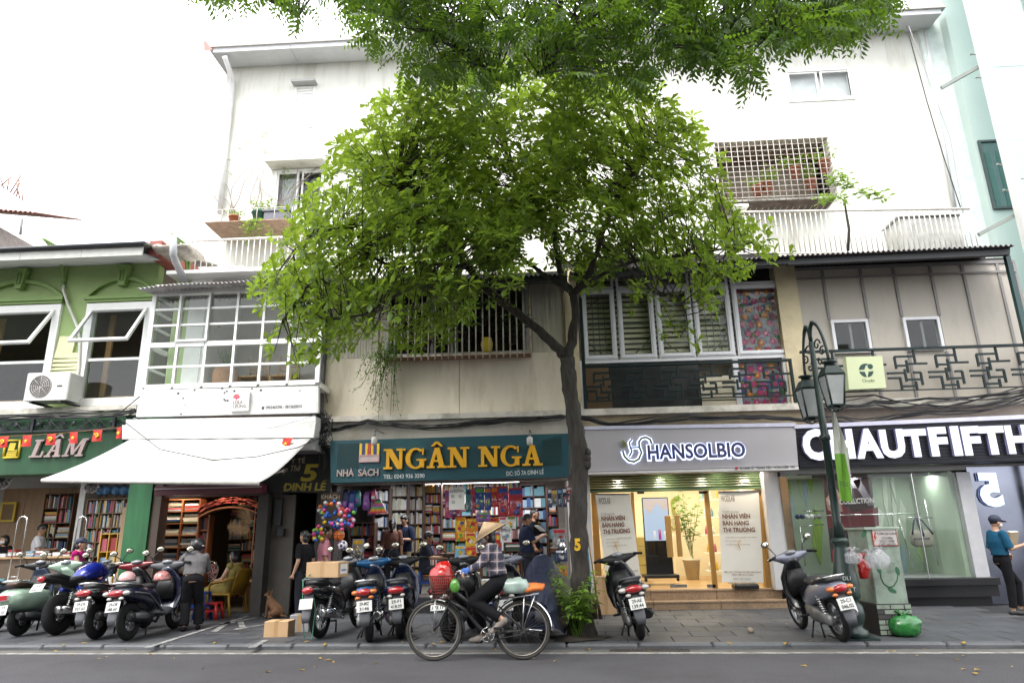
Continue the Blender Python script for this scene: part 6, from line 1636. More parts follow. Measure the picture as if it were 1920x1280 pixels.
 if kind=='scooter' or tail!='red':
  for s in(-1,1):B('rear_reflector',CLR if sc else ORL,lambda b:b.ell((s*.085,yp+.03,zp+.105),(.038,.03,.024),8,6))
 B('engine_case',ENG,lambda b:(b.loft([((-.11,-.12,R),.035,.06),((-.11,.1,R+.02),.05,.085),((-.1,.38,R+.04),.06,.1),((-.06,.6,R+.06),.07,.09)],12)))
 B('exhaust',BLKPL if sc else STEEL,lambda b:(b.tube([(.13,-.22,R+.07),(.135,-.2,R+.07),(.14,.1,R+.04),(.13,.3,R),(.1,.34,R-.02)],[.045,.065,.07,.06,.03],12),b.tube([(.1,.34,R-.02),(.06,.6,R-.08),(0,.8,R)],.018,6)))
 B('heat_shield',GREYPL if sc else CHROME,lambda b:b.loft([((.2,-.16,R+.08),.012,.035),((.207,.05,R+.06),.012,.05),((.2,.2,R+.04),.01,.03)],8))
 for s in((-1,)if sc else(-1,1)):
  def shock(b):
   for k in range(9):b.torus((s*.115,.02+.012*k,R+.08+.028*k),.026,.008,10,5,axis='z')
   b.tube([(s*.115,0,R),(s*.115,.14,R+.36)],.012,6)
  B('shock_absorber',STEEL,shock)
 B('side_stand',BLKPL,lambda b:(b.tube([(-.1,.5,.22),(-.22,.42,.0)],.012,6),b.tube([(-.2,.35,.012),(-.27,.5,.012)],.012,5)))
 B('centre_stand',BLKPL,lambda b:b.tube([(-.13,.2,.05),(-.1,.3,.2),(.1,.3,.2),(.14,.2,.05)],.014,6))
 B('foot_peg',RUBBER,lambda b:[b.tube([(s*.1,.5,.3),(s*.25,.5,.3)],.016,6)for s in(-1,1)])
 if kind!='sport':
  yf=WB-.2; ws=.235 if sc else.19
  B('leg_shield',body if kind!='under' else body2,lambda b:b.loft([((0,yf-.18,.30),ws*.55,.04),((0,yf-.1,.36),ws*.8,.05),((0,yf-.0,.55),ws,.055),((0,yf+.0,.75),ws*.95,.06),((0,yf-.06,.92),ws*.55,.06),((0,yf-.1,.99),.06,.05)],16,axis='z',p=3))
  B('floorboard' if sc else 'frame_tube',body2,(lambda b:b.loft([((0,.5,.33),.14,.07),((0,.75,.30),.16,.05),((0,yf-.1,.33),.15,.06)],12))if sc else(lambda b:b.loft([((0,.4,.52),.075,.09),((0,.7,.45),.07,.07),((0,yf-.02,.62),.06,.09)],12)))
  B('glove_box',BLKPL,lambda b:b.loft([((0,yf-.13,.5),.13,.05),((0,yf-.12,.7),.15,.06),((0,yf-.1,.84),.1,.05)],12,axis='z'))
 B('front_fender',body if sc else body2,lambda b:[b.loft([((0,WB+(R+.03)*math.cos(a),R+(R+.03)*math.sin(a)),.065 if kind!='sport' else.08,.012)for a in[rad(20+14*k)for k in range(9)]],8,axis='y' if 0 else 'z')])
 B('front_fork',STEEL,lambda b:[b.tube([(s*.085,WB,R),(s*.075,WB-.2,.85)],.02,8)for s in(-1,1)])
 hub=Vector((0,WB-.28,1.0 if kind!='sport' else.98)); RS=Matrix.Translation(hub)@Matrix.Rotation(steer,4,'Z')
 def H(name,mat,fn):b=MB(); fn(b); b.xf(0,RS); return b.build(name,mat,t)
 if kind=='sport':H('headlight',BLKPL,lambda b:b.ell((0,.18,-.06),(.1,.1,.11),14,9))
 else:
  cw={'vespa':(body,.1),'scooter':(body2 if body2 is not BLKPL else BLKPL,.075),'under':(body,.075)}[kind]
  H('headset',cw[0],lambda b:b.loft([((-.3,-.02,.03),.02,.02),((-.22,0,.02),.045,.04),((-.1,.03,.0),.075,cw[1]),((0,.05,0),.095,cw[1]+.02),((.1,.03,.0),.075,cw[1]),((.22,0,.02),.045,.04),((.3,-.02,.03),.02,.02)],14,axis='x'))
  H('headlight',CLR,lambda b:b.ell((0,.13,-.01),(.09,.04,.06),12,8))
 H('instrument_panel',DIAL,lambda b:b.ell((0,-.03,.07 if kind!='sport' else.09),(.085,.055,.035),14,8))
 H('handlebar',CHROME if kind=='sport' else BLKPL,lambda b:b.tube([(-.33,-.06,.03),(-.2,.0,.05),(0,.03,.04),(.2,.0,.05),(.33,-.06,.03)],.013,7))
 for s in(-1,1):
  H('grip',RUBBER,lambda b:b.tube([(s*.26,-.03,.045),(s*.38,-.08,.025)],.019,8))
  H('brake_lever',STEEL,lambda b:b.tube([(s*.24,.02,.04),(s*.3,.03,.035),(s*.37,-.0,.02)],.007,5))
  if mirror:
   H('mirror_stem',BLKPL,lambda b:b.tube([(s*.21,.0,.05),(s*.26,.02,.15),(s*.33,-.01,.21)],.007,5))
   m=H('mirror',BLKPL,lambda b:b.ell((s*.345,-.005,.235),(.062,.022,.045),12,8))
   H('mirror_glass',MIRM,lambda b:b.ell((s*.345,-.022,.235),(.054,.008,.038),12,8)).parent=m
 return t
MB_DATA=None
mint=paint('mint_paint',(.26,.36,.28),.3); navy=paint('navy_paint',(.008,.010,.028)); black=paint('gloss_black',(.008,.008,.01)); blue=paint('blue_paint',(.008,.02,.24)); sky=paint('metal_blue',(.015,.10,.25),.22,.5); gry=paint('grey_paint',(.20,.21,.27),.3,.3); dkb=paint('dark_blue_paint',(.006,.012,.04)); redp=paint('dark_red_paint',(.16,.006,.012)); slate=paint('slate_paint',(.03,.045,.08),.35)
def gp(x,y):p=G(x,y,PZ); return(p.x,p.y)
motorbike('slate blue scooter cut off by the left edge','scooter',slate,gp(-14,1184),0,-4,(),mirror=True)
motorbike('mint green round bodied scooter with a brown seat','vespa',mint,gp(34,1192),0,-5,('29-Y3','778.03'),M('brown_seat',(.07,.035,.025),.5),mirror=True,body2=mint)
motorbike('black naked motorbike with a shiny blue tank and fat tyre','sport',blue,gp(106,1190),-4,-5,('29-E1','442.10'))
motorbike('black and red scooter with plate 29-D6 937.65','scooter',black,gp(180,1198),0,-5,('29-D6','937.65'),body2=redp)
motorbike('navy scooter with silver trim held by the helmeted rider','scooter',navy,gp(239,1200),-1,-4,('29-D8','188.60'),body2=GREYPL,tail='clear',steer=.1)
motorbike('black spoked motorbike carrying a cardboard box on its seat','under',black,gp(600,1196),-10,-4,(),rim=CHROME,body2=BLKPL,steer=-.2)
motorbike('metallic blue motorbike with orange signals and plate 29-MZ 3146','under',sky,gp(693,1203),8,-5,('29-MZ','3146'),body2=dkb,tail='orange')
motorbike('dark blue scooter with a big red tail lamp and plate 29-F1 418.09','scooter',dkb,gp(752,1197),7,-5,('29-F1','418.09'),tail='red')
motorbike('black scooter with plate C2 9.11 half hidden by the bicycle','scooter',black,gp(842,1201),-9,-4,('29-C2','179.11'))
motorbike('grey faced scooter parked behind the bicycle rear wheel','scooter',black,gp(955,1203),2,-4,(),body2=gry)
motorbike('black scooter alone between the tree and the lit cosmetics shop','scooter',black,gp(1203,1199),1,-9,('29-AE','139.44'),tail='clear',mirror=False)
motorbike('grey and black motorbike with plate 29-C1 046.02 beside the lamp post','under',gry,gp(1582,1203),3,-9,('29-C1','046.02'),tail='orange',body2=black,steer=.25)
def cover_bike():
 p=gp(1020,1203); R=random.Random(4)
 t=thing('covered_motorbike','motorbike under a draped navy rain cover beside the tree','motorbike',(p[0],p[1],PZ),0,static=False)
 t.rotation_euler=(0,rad(-3),rad(-3))
 wheel(t,0,.265,.1,0,'cast',RIMG); wheel(t,1.2,.265,.09,0,'cast',RIMG)
 b=MB(); secs=[(-.42,.55,.16,.2),(-.3,.74,.2,.12),(0,.76,.22,.1),(.35,.79,.25,.1),(.6,.93,.33,.1),(.85,1.12,.38,.1),(1.0,1.13,.34,.1),(1.25,.9,.2,.12)]
 n=26; vs=[]
 for j,(y,zt,hw,zb)in enumerate(secs):
  for i in range(n+1):
   a=PI*i/n; x=hw*math.cos(a)*(1+.22*math.sin(i*1.9+j*.8)*(1-math.sin(a))); s=max(0,math.sin(a))**.72
   vs.append((x,y+.03*math.sin(i*1.3+j),zb+(zt-zb)*s+.06*math.sin(i*2.4+j*1.7)*(.3+math.cos(a)**2)))
 fs=[]
 for j in range(len(secs)-1):
  for i in range(n):q=j*(n+1)+i; fs.append((q,q+n+1,q+n+2,q+1))
 b.add(vs,fs,0,True); fs2=[tuple(range(n,-1,-1))]; b.add(vs[:n+1],fs2,0,False)
 o=b.build('rain_cover',M('navy_cover',(.014,.018,.04),.5,var=.25,bump=.8,bscale=9,spec=.3),t)
 md=o.modifiers.new('s','SUBSURF'); md.levels=1; md.render_levels=1
 b=MB(); b.tube([(.3,.95,1.08),(.38,.95,1.18)],.02,6); b.ell((.33,.9,1.21),(.05,.05,.07)); b.build('bar_end',CHROME,t)
 b=MB(); b.loft([((0,-.36,.55),.08,.03),((0,-.42,.4),.07,.012),((0,-.44,.3),.06,.01)],8,axis='z'); b.build('rear_fender',GREYPL,t)
cover_bike()
# ================================================================== BICYCLE (heads towards -x)
def bicycle():
 Y=9.08; F,Rr=Vector((-1.47,Y,.355)),Vector((-.37,Y,.345))
 t=thing('bicycle','old black city bicycle with a wire basket ridden past the shops','bicycle',((F.x+Rr.x)/2,Y,0),static=True)
 ALU=M('worn_alu',(.22,.20,.18),.35,.8,var=.2,scale=9); FRB=M('bike_black',(.016,.016,.018),.35,coat=.4)
 def wh(c,r):
  b=MB(); b.torus(c,r-.018,.019,48,8,axis='y'); o=b.build('wheel',M('bike_tyre',(.028,.026,.024),.8,var=.3),t)
  b=MB(); b.torus(c,r-.045,.013,48,6,axis='y'); b.build('rim',ALU,o)
  b=MB(); b.cyl((c.x,Y-.045,c.z),(c.x,Y+.045,c.z),.024,n=12); b.cyl((c.x,Y-.05,c.z),(c.x,Y-.04,c.z),.036,n=12); b.build('hub',ALU,o)
  b=MB()
  for k in range(36):
   a=2*PI*k/36; a2=a+(.55 if k%4<2 else-.55); s=.035 if k%2 else-.035
   b.tube([(c.x+.022*math.cos(a2),Y+s,c.z+.022*math.sin(a2)),(c.x+(r-.05)*math.cos(a),Y,c.z+(r-.05)*math.sin(a))],.0016,3,cap=False)
  stuff(b.build('spokes',M('spoke_dull',(.12,.115,.11),.5,.5),o))
 wh(F,.352); wh(Rr,.342)
 def T(name,m,*segs):
  b=MB()
  for pts,r in segs:b.tube([Vector((p[0],Y+(p[2]if len(p)>2 else 0),p[1]))for p in pts],r,8)
  return b.build(name,m,t)
 hd,hb=(-1.22,.88),(-1.27,.70); bb=(-.80,.30); st=(-.66,.72)
 T('frame',FRB,([hb,(-1.08,.58),(-.9,.37),bb],.024),([(-1.235,.82),(-1.02,.66),(-.82,.48),(-.745,.42)],.02),([bb,(-.70,.58),st],.019),([hd,hb],.023),*[([(bb[0]+.05,.3,s*.04),(Rr.x,Rr.z,s*.055)],.011)for s in(-1,1)],*[([(st[0]-.0,.62,s*.02),(Rr.x,Rr.z,s*.055)],.009)for s in(-1,1)])
 T('fork',FRB,*[([hb,(-1.33,.58,s*.05),(-1.41,.42,s*.055),(F.x,F.z,s*.055)],.013)for s in(-1,1)])
 T('seat_post',STEEL,([st,(-.645,.80)],.013))
 b=MB(); b.loft([((-.80,Y,.835),.03,.02),((-.7,Y,.84),.05,.035),((-.58,Y,.84),.11,.045),((-.51,Y,.84),.09,.03)],12,axis='x'); b.build('saddle',SEATM,t)
 T('handlebar',STEEL,([hd,(-1.21,1.0),(-1.19,1.03)],.013),([(-1.0,1.03,-.27),(-1.12,1.06,-.25),(-1.2,1.03,-.08),(-1.2,1.03,.08),(-1.12,1.06,.25),(-1.0,1.03,.27)],.011))
 for s in(-1,1):T('grip',RUBBER,([(-.98,1.025,s*.275),(-1.09,1.05,s*.255)],.017))
 T('brake_lever',STEEL,*[([(-1.12,1.045,s*.25),(-1.08,1.0,s*.26),(-1.0,.99,s*.27)],.006)for s in(-1,1)])
 def guard(c,r,a0,a1,mat,n=18):
  b=MB(); vs=[]
  for i in range(n+1):
   a=rad(a0+(a1-a0)*i/n)
   for j,(dy,dr)in enumerate(((-.032,-.012),(-.02,.004),(.02,.004),(.032,-.012))):vs.append((c.x+(r+dr)*math.cos(a),Y+dy,c.z+(r+dr)*math.sin(a)))
  fs=[]
  for i in range(n):
   for j in range(3):q=i*4+j; fs.append((q,q+1,q+5,q+4))
  b.add(vs,fs,0,True); b.build('mudguard',mat,t)
 guard(F,.378,-25,95,FRB); guard(Rr,.372,75,165,FRB); guard(Rr,.372,-2,70,CHROME)
 T('rear_rack',STEEL,*[([(-.60,.66,s*.05),(-.52,.715,s*.055),(-.16,.765,s*.055)],.007)for s in(-1,1)],*[([(x,.72+(x+.5)*.14,-.06),(x,.72+(x+.5)*.14,.06)],.006)for x in(-.48,-.36,-.26,-.17)],*[([(-.34,.745,s*.06),(Rr.x,Rr.z,s*.065)],.007)for s in(-1,1)],*[([(-.20,.76,s*.06),(Rr.x,Rr.z,s*.065)],.006)for s in(-1,1)])
 T('chain',BLACKM,([(bb[0],.38,-.05),(Rr.x,.385,-.05)],.007),([(bb[0],.22,-.05),(Rr.x,.305,-.05)],.007))
 b=MB(); b.torus((bb[0],Y-.05,bb[1]),.082,.006,26,5,axis='y');
 for k in range(5):a=k*1.2566; b.tube([(bb[0],Y-.05,bb[1]),(bb[0]+.08*math.cos(a),Y-.05,bb[1]+.08*math.sin(a))],.006,5)
 b.cyl((bb[0],Y-.07,bb[1]),(bb[0],Y+.07,bb[1]),.025); b.build('chainring',STEEL,t)
 a=rad(40); px=(bb[0]+.165*math.cos(a),bb[1]+.165*math.sin(a)-.02); qx=(bb[0]-.165*math.cos(a),bb[1]-.165*math.sin(a)+.0)
 global PED; PED=(px,qx)
 T('crank',STEEL,([(bb[0],bb[1],-.075),(px[0],px[1],-.085)],.011),([(bb[0],bb[1],.075),(qx[0],qx[1],.085)],.011))
 for(p,s)in((px,-1),(qx,1)):b=MB(); b.bbox(p[0]-.045,p[0]+.045,Y+s*.09,Y+s*.17,p[1]-.012,p[1]+.012,b=.005); b.build('pedal',RUBBER,t)
 T('prop_stand',STEEL,([(Rr.x,Rr.z,.06),(-.13,.32,.08)],.011))
 bm=MB(); z0,z1=.73,1.0
 def rg(z,k):return[(-1.52+.05*k,Y-.13-.03*(1-k),z),(-1.24,Y-.13-.03*(1-k),z),(-1.24,Y+.13+.03*(1-k),z),(-1.52+.05*k,Y+.13+.03*(1-k),z)]
 for i in range(9):
  k=1-i/8; q=rg(z0+(z1-z0)*i/8,k); q.append(q[0]); bm.tube(q,.0035 if i<8 else.007,4)
 for s in range(4):
  A0,A1=rg(z0,1),rg(z1,0)
  for i in range(11):
   f=i/11; bm.tube([Vector(A0[s]).lerp(Vector(A0[(s+1)%4]),f),Vector(A1[s]).lerp(Vector(A1[(s+1)%4]),f)],.0032,4)
 for i in range(6):bm.tube([(-1.47+.04*i,Y-.13,z0),(-1.47+.04*i,Y+.13,z0)],.003,4)
 bm.build('basket',M('basket_wire',(.16,.07,.06),.5,.4),t)
 T('basket_bracket',STEEL,([(-1.27,.74),(-1.4,.73)],.008),([(-1.47,.355,-.07),(-1.45,.72,-.07)],.005),([(-1.47,.355,.07),(-1.45,.72,.07)],.005))
 return Y
BIKEY=bicycle()
def lumpy(name,label,cat,c,r,mat,seed,amp=.25,fr=5,group=None,tie=None,n=(22,14),parent=None):
 b=MB(); b.ell((0,0,0),r,*n); R=random.Random(seed); o=Vector((R.uniform(0,50),R.uniform(0,50),3))
 for i,v in enumerate(b.v):
  p=Vector(v); k=1+amp*noise.noise(p*fr+o)+amp*.6*abs(noise.noise(p*fr*2.6+o)); b.v[i]=(v[0]*k+c[0],v[1]*k+c[1],max(v[2]*k,-r[2]*.93)+c[2])
 if tie:
  for s in(-1,1):b.tube([Vector(c)+Vector((0,0,r[2]*.8)),Vector(c)+Vector((s*.03,0,r[2]+.05)),Vector(c)+Vector((s*.09,.0,r[2]+tie)),Vector(c)+Vector((s*.03,0.01,r[2]+tie*1.2))],[.03,.02,.014,.006],6)
 ob=b.build(name,mat,parent)
 return ob if cat is None else tag(ob,label,cat,group)
PLR=M('red_plastic_film',(.42,.012,.01),.22,var=.15,coat=.5,bump=.3,bscale=14)
lumpy('plastic_bag','glossy red plastic bag stuffed in the bicycle basket','bag',(-1.38,9.06,.97),(.145,.12,.17),PLR,3,.35,7)
lumpy('plastic_bag','green plastic bag hanging beside the bicycle basket','bag',(-1.19,8.9,.88),(.06,.05,.085),M('green_film',(.07,.22,.03),.3,coat=.3),5,.3,9)
lumpy('plastic_bag','clear and grey green bundle tied on the bicycle rack','bag',(-.47,9.06,.865),(.19,.13,.10),M('grey_film',(.28,.36,.32),.2,var=.25,coat=.6,bump=.4,bscale=16),8,.4,6)
b=MB()
for k in range(3):b.tube([(-.32+.01*k,9.0+.05*k,.80+.03*k),(-.22,9.0+.05*k,.83+.012*k),(-.1+.01*k,9.0+.05*k,.83+.01*k)],[.03,.038,.028],8)
tag(b.build('folded_cloth',M('orange_cloth',(.6,.16,.03),.6,var=.15)),'orange folded cloth strapped on the bicycle rack end','cloth')
# ================================================================== PEOPLE
SKIN=M('skin',(.46,.27,.18),.5,var=.06); SKIN2=M('skin_tan',(.33,.18,.11),.5,var=.06); HAIR=M('black_hair',(.012,.010,.010),.4,var=.3,scale=30)
def fuse(mb,name,mat,parent,vox=.011,wr=0,seed=0,smooth=2):
 o=mb.build(name,mat if isinstance(mat,list)else[mat],None); COL.objects.unlink(o)
 m=o.modifiers.new('r','REMESH'); m.mode='VOXEL'; m.voxel_size=vox; m.use_smooth_shade=True
 s=o.modifiers.new('s','SMOOTH'); s.iterations=smooth; s.factor=.5
 me=ev(o); old=o.data; COL.objects.link(o)
 o.modifiers.clear(); o.data=me; OLD.append(old); me.name=name
 if wr:
  n=len(me.vertices); co=np.empty(n*3,np.float32); no=np.empty(n*3,np.float32); me.vertices.foreach_get('co',co); me.vertices.foreach_get('normal',no); co=co.reshape(-1,3); no=no.reshape(-1,3)
  rg=np.random.default_rng(seed); h=np.zeros(n,np.float32)
  for k in range(9):h+=np.sin(co@(rg.normal(size=3)*np.array((1,1,.6))*(12 if k<5 else 34)).astype(np.float32)+rg.uniform(0,6))*(.3 if k<5 else.14)
  me.vertices.foreach_set('co',(co+no*(wr*h)[:,None]).ravel())
 me.polygons.foreach_set('use_smooth',[True]*len(me.polygons)); me.materials.clear(); me.materials.append(mat)
 o.parent=parent; return o
def cap(mb,a,b,r0,r1):mb.tube([a,b],[r0,r1],12); mb.ell(a,r0,12,8); mb.ell(b,r1,12,8)
def eloft(mb,secs,xd,n=18):
 """flat capped elliptical loft through points; secs: (point, half width along xd, half depth)"""
 vs=[]; P_=[Vector(s[0])for s in secs]
 for i,(p,a,d)in enumerate(secs):
  ax=(P_[min(i+1,len(P_)-1)]-P_[max(i-1,0)]).normalized(); x=(Vector(xd)-ax*Vector(xd).dot(ax)).normalized(); y=ax.cross(x)
  for k in range(n):t=2*PI*k/n; vs.append(P_[i]+x*(a*math.cos(t))+y*(d*math.sin(t)))
 fs=[tuple(range(n-1,-1,-1)),tuple((len(secs)-1)*n+k for k in range(n))]
 for i in range(len(secs)-1):
  for k in range(n):fs.append((i*n+k,i*n+(k+1)%n,(i+1)*n+(k+1)%n,(i+1)*n+k))
 mb.add(vs,fs,0,True)
DEF=dict(pel=(0,0,.90),che=(0,-.01,1.2),nek=(0,.0,1.385),hea=(0,.03,1.53),hdir=(0,1,0),sL=(-.165,0,1.335),sR=(.165,0,1.335),eL=(-.215,-.03,1.07),eR=(.215,-.03,1.07),wL=(-.22,.06,.84),wR=(.22,.06,.84),hL=(-.08,0,.88),hR=(.08,0,.88),kL=(-.09,.03,.48),kR=(.09,.03,.48),aL=(-.09,-.01,.085),aR=(.09,-.01,.085),fL=(0,1,0),fR=(0,1,0))
def person(label,loc,rz,J=None,s=1.0,shirt=None,sleeve=.45,pants=None,plen=1.0,shoe=None,hair='short',skin=SKIN,w=1.0,hat=None,mask=False,skirt=None,collar=None,seed=1,curl=.6,face=True,hem=-.05,pw=1.0):
 j={k:Vector(v)for k,v in DEF.items()}
 if J:j.update({k:Vector(v)for k,v in J.items()})
 t=thing('person',label,'person',loc,rz,static=False); t.scale=(s,s,s)
 xd=(j['sR']-j['sL']).normalized(); hd=j['hdir'].normalized(); up=(j['hea']-j['nek']).normalized(); hx=hd.cross(up).normalized(); hu=hx.cross(hd).normalized()
 HM=Matrix((hx,hd,hu)).transposed()
 def hp(x,y,z):return j['hea']+HM@Vector((x,y,z))
 b=MB()
 b.ell(j['hea'],(.074,.092,.105),18,14,rot=HM); b.ell(hp(0,.025,-.06),(.055,.06,.055),12,8,rot=HM); b.ell(hp(0,.088,-.018),(.013,.022,.02),8,6,rot=HM); b.ell(hp(0,.075,-.005),(.011,.016,.035),8,6,rot=HM)
 b.ell(hp(0,.078,-.057),(.024,.014,.011),8,6,rot=HM); b.ell(hp(0,.072,-.09),(.022,.016,.016),8,6,rot=HM)
 for q in(-1,1):b.ell(hp(q*.076,-.005,-.015),(.012,.022,.032),8,6,rot=HM)
 cap(b,j['nek']-up*.03,hp(0,-.012,-.05),.052,.047)
 eloft(b,[(j['pel']-(j['che']-j['pel'])*.25,.13*w,.09),(j['pel'],.155*w,.105),(j['pel'].lerp(j['che'],.5),.13*w,.09),(j['che'],.15*w,.1),(j['che'].lerp(j['nek'],.6),.15*w,.085),(j['nek'],.06,.055)],xd)
 fwd=xd.cross(Vector((0,0,1)))*-1
 for q in 'LR':
  cap(b,j['s'+q],j['e'+q],.048,.038); cap(b,j['e'+q],j['w'+q],.037,.026)
  cap(b,j['h'+q],j['k'+q],.082*w,.055); cap(b,j['k'+q],j['k'+q].lerp(j['a'+q],.35),.054,.05); cap(b,j['k'+q].lerp(j['a'+q],.3),j['a'+q],.051,.036)
  f=j['f'+q].normalized(); cap(b,j['a'+q]+Vector((0,0,-.045))-f*.03,j['a'+q]+f*.13+Vector((0,0,-.055)),.036,.026)
  d=(j['w'+q]-j['e'+q]).normalized(); sd=-1 if q=='L' else 1
  n=d.cross(Vector((0,0,1))); n=n.normalized()if n.length>.2 else xd*1.0
  pn=n.cross(d).normalized()
  if abs(d.z)>.8:n,pn=Vector((0,1,0)),Vector((-sd,0,0))
  side=n
  palm=j['w'+q]+d*.05; b.ell(palm,(.036,.036,.036),10,8); b.ell(j['w'+q]+d*.03,.03,8,6)
  for k in range(4):
   o=palm+side*((k-1.5)*.019)+d*.025; L=(.036,.042,.04,.031)[k]; d2=(d*(1-curl)+(-pn if pn.z>0 else pn)*curl).normalized(); d3=(d*(1-curl*1.7)+(-pn if pn.z>0 else pn)*curl*1.5).normalized()
   cap(b,o,o+d2*L,.0095,.009); cap(b,o+d2*L,o+d2*L+d3*L*.85,.009,.008)
  o=j['w'+q]+d*.03+side*.03; th=(side*.8+d*.7).normalized(); cap(b,o,o+th*.035,.012,.0105); cap(b,o+th*.035,o+th*.035+(th*.5+d*.8).normalized()*.03,.0105,.009)
 fuse(b,'body',skin,t,.0095,smooth=1)
 if face:
  for q in(-1,1):
   b=MB(); b.ell(hp(q*.03,.081,.008),(.013,.006,.006),8,6,rot=HM); b.build('eye',M('eye_dark',(.02,.015,.012),.3),t)
   b=MB(); b.ell(hp(q*.031,.083,.026),(.018,.006,.004),8,5,rot=HM); b.build('eyebrow',HAIR,t)
  if not mask:b=MB(); b.ell(hp(0,.089,-.057),(.02,.005,.005),8,5,rot=HM); b.build('mouth',M('lips',(.3,.10,.09),.5),t)
 if mask:
  b=MB(); b.ell(hp(0,.045,-.045),(.068,.062,.055),14,10,rot=HM); fuse(b,'face_mask',M('mask_white',(.68,.68,.68),.8),t,.01)
 if hair:
  b=MB(); b.ell(hp(0,-.018,.022),(.083,.092,.10),18,14,rot=HM); b.ell(hp(0,.045,.068),(.062,.04,.036),12,8,rot=HM)
  if hair!='short':b.ell(hp(0,-.045,-.05),(.078,.06,.09),14,10,rot=HM)
  if hair=='bob':b.ell(hp(0,-.03,-.03),(.105,.085,.12),16,12,rot=HM)
  if hair=='pony':cap(b,hp(0,-.1,.0),hp(0,-.14,-.1),.045,.03); cap(b,hp(0,-.14,-.1),hp(0,-.12,-.2),.03,.015)
  if hair=='bun':b.ell(hp(0,-.12,.02),.048,12,8)
  fuse(b,'hair',HAIR,t,.011,.006,seed)
 if hat=='cap':
  b=MB(); b.ell(hp(0,-.012,.045),(.094,.105,.082),18,12,rot=HM); b.loft([((0,0,0),.08,.012),((0,.07,-.012),.075,.01),((0,.11,-.02),.04,.006)],14)
  for i in range(len(b.v)-3*14,len(b.v)):b.v[i]=tuple(hp(*(Vector(b.v[i])+Vector((0,.075,.035)))))
  fuse(b,'cap',M('cap_navy',(.02,.025,.05),.7),t,.009)
 if hat=='helmet':
  b=MB(); b.ell(hp(0,-.01,.03),(.125,.14,.125),20,14,rot=HM); o=fuse(b,'helmet',M('helmet_black',(.02,.02,.022),.4,coat=.2),t,.012)
  b=MB(); b.ell(hp(.09,-.09,.0),(.03,.03,.015),8,6,rot=HM); b.build('helmet_badge',M('badge_pale',(.5,.5,.5),.5),o)
 if hat=='cone':
  b=MB(); vs=[hp(*HATTIP)]; N=40; HR=.235
  C0=Vector(hp(*HATC)); ax=(Vector(vs[0])-C0).normalized(); x=ax.orthogonal().normalized(); y=ax.cross(x)
  for k in range(N):a=2*PI*k/N; vs.append(C0+x*(HR*math.cos(a))+y*(HR*math.sin(a)))
  vs.append(vs[0]-ax*.02); fs=[(0,1+k,1+(k+1)%N)for k in range(N)]+[(N+1,1+(k+1)%N,1+k)for k in range(N)]
  b.add(vs,fs,0,True);
  for i in range(1,13):f=i/13; R0=HR*f;
  o=b.build('conical_hat',M('palm_straw',(.55,.4,.25),.7,var=.12,scale=14,bump=.2,bscale=60),t)
  b=MB()
  for i in range(3,15):
   f=i/15; c=Vector(vs[0]).lerp(C0,f); q=[c+x*(HR*f+.002)*math.cos(2*PI*k/40)+y*(HR*f+.002)*math.sin(2*PI*k/40)for k in range(41)]; b.tube(q,.0022,4,cap=False)
  stuff(b.build('hat_ribs',M('palm_rib',(.45,.31,.18),.7),o))
  b=MB(); q=[C0+x*HR*math.cos(2*PI*k/40)+y*HR*math.sin(2*PI*k/40)for k in range(41)]; b.tube(q,.006,5,cap=False); b.build('hat_rim',M('palm_rim',(.5,.37,.23),.7),o)
 if shirt:
  b=MB(); pe,ch,ne=j['pel'],j['che'],j['nek']; lo=pe+(pe-ch).normalized()*(-hem*-1 if 0 else-hem)
  eloft(b,[(lo,.175*w,.125),(pe.lerp(ch,.25),.168*w,.122),(pe.lerp(ch,.6),.162*w,.115),(ch,.178*w,.122),(ch.lerp(ne,.55),.172*w,.105),(ch.lerp(ne,.85),.12*w,.085),(ne+(ne-ch).normalized()*.0,.07,.068)],xd)
  for q in 'LR':
   b.ell(j['s'+q],.066,12,8); S_,E_,W_=j['s'+q],j['e'+q],j['w'+q]
   if sleeve<=0:continue
   if sleeve<1:b.tube([S_,S_.lerp(E_,max(.3,sleeve*1.5))],[.066,.068],14)
   else:b.tube([S_,E_],[.066,.053],14); b.ell(E_,.053,12,8); b.tube([E_,E_.lerp(W_,.92)],[.053,.04],14)
  sh=fuse(b,'shirt',shirt,t,.011,.0065,seed)
  if collar:
   b=MB();
   for q in range(12):
    pass
   eloft(b,[(ne+(ne-ch).normalized()*-.02,.078,.075),(ne+(ne-ch).normalized()*.035,.066,.066)],xd); fuse(b,'collar',collar,t,.01)
 if pants:
  b=MB(); pe,ch=j['pel'],j['che']
  eloft(b,[(pe+(ch-pe)*.28,.142*w,.105),(pe,.165*w,.122),(pe-(ch-pe)*.2,.16*w,.118)],xd)
  for q in 'LR':
   H_,K_,A_=j['h'+q],j['k'+q],j['a'+q]; b.ell(H_,.09*w,12,8)
   if plen<=.5:b.tube([H_,H_.lerp(K_,plen*1.7)],[.092*w,.085*w*pw],16)
   else:b.tube([H_,K_],[.092*w,.07*pw],16); b.ell(K_,.07*pw,12,8); b.tube([K_,K_.lerp(A_,plen)],[.07*pw,.062*pw],16)
  fuse(b,'trousers',pants,t,.011,.006,seed+5)
 if skirt:
  b=MB(); pe,ch=j['pel'],j['che']; km=(j['kL']+j['kR'])/2; am=(j['aL']+j['aR'])/2
  eloft(b,[(pe+(ch-pe)*.3,.145*w,.11),(pe,.18*w,.14),(pe.lerp(km,.6),.19,.12),(km,.18,.11),(km.lerp(am,.55),.16,.10)],xd); fuse(b,'skirt',skirt,t,.012,.008,seed)
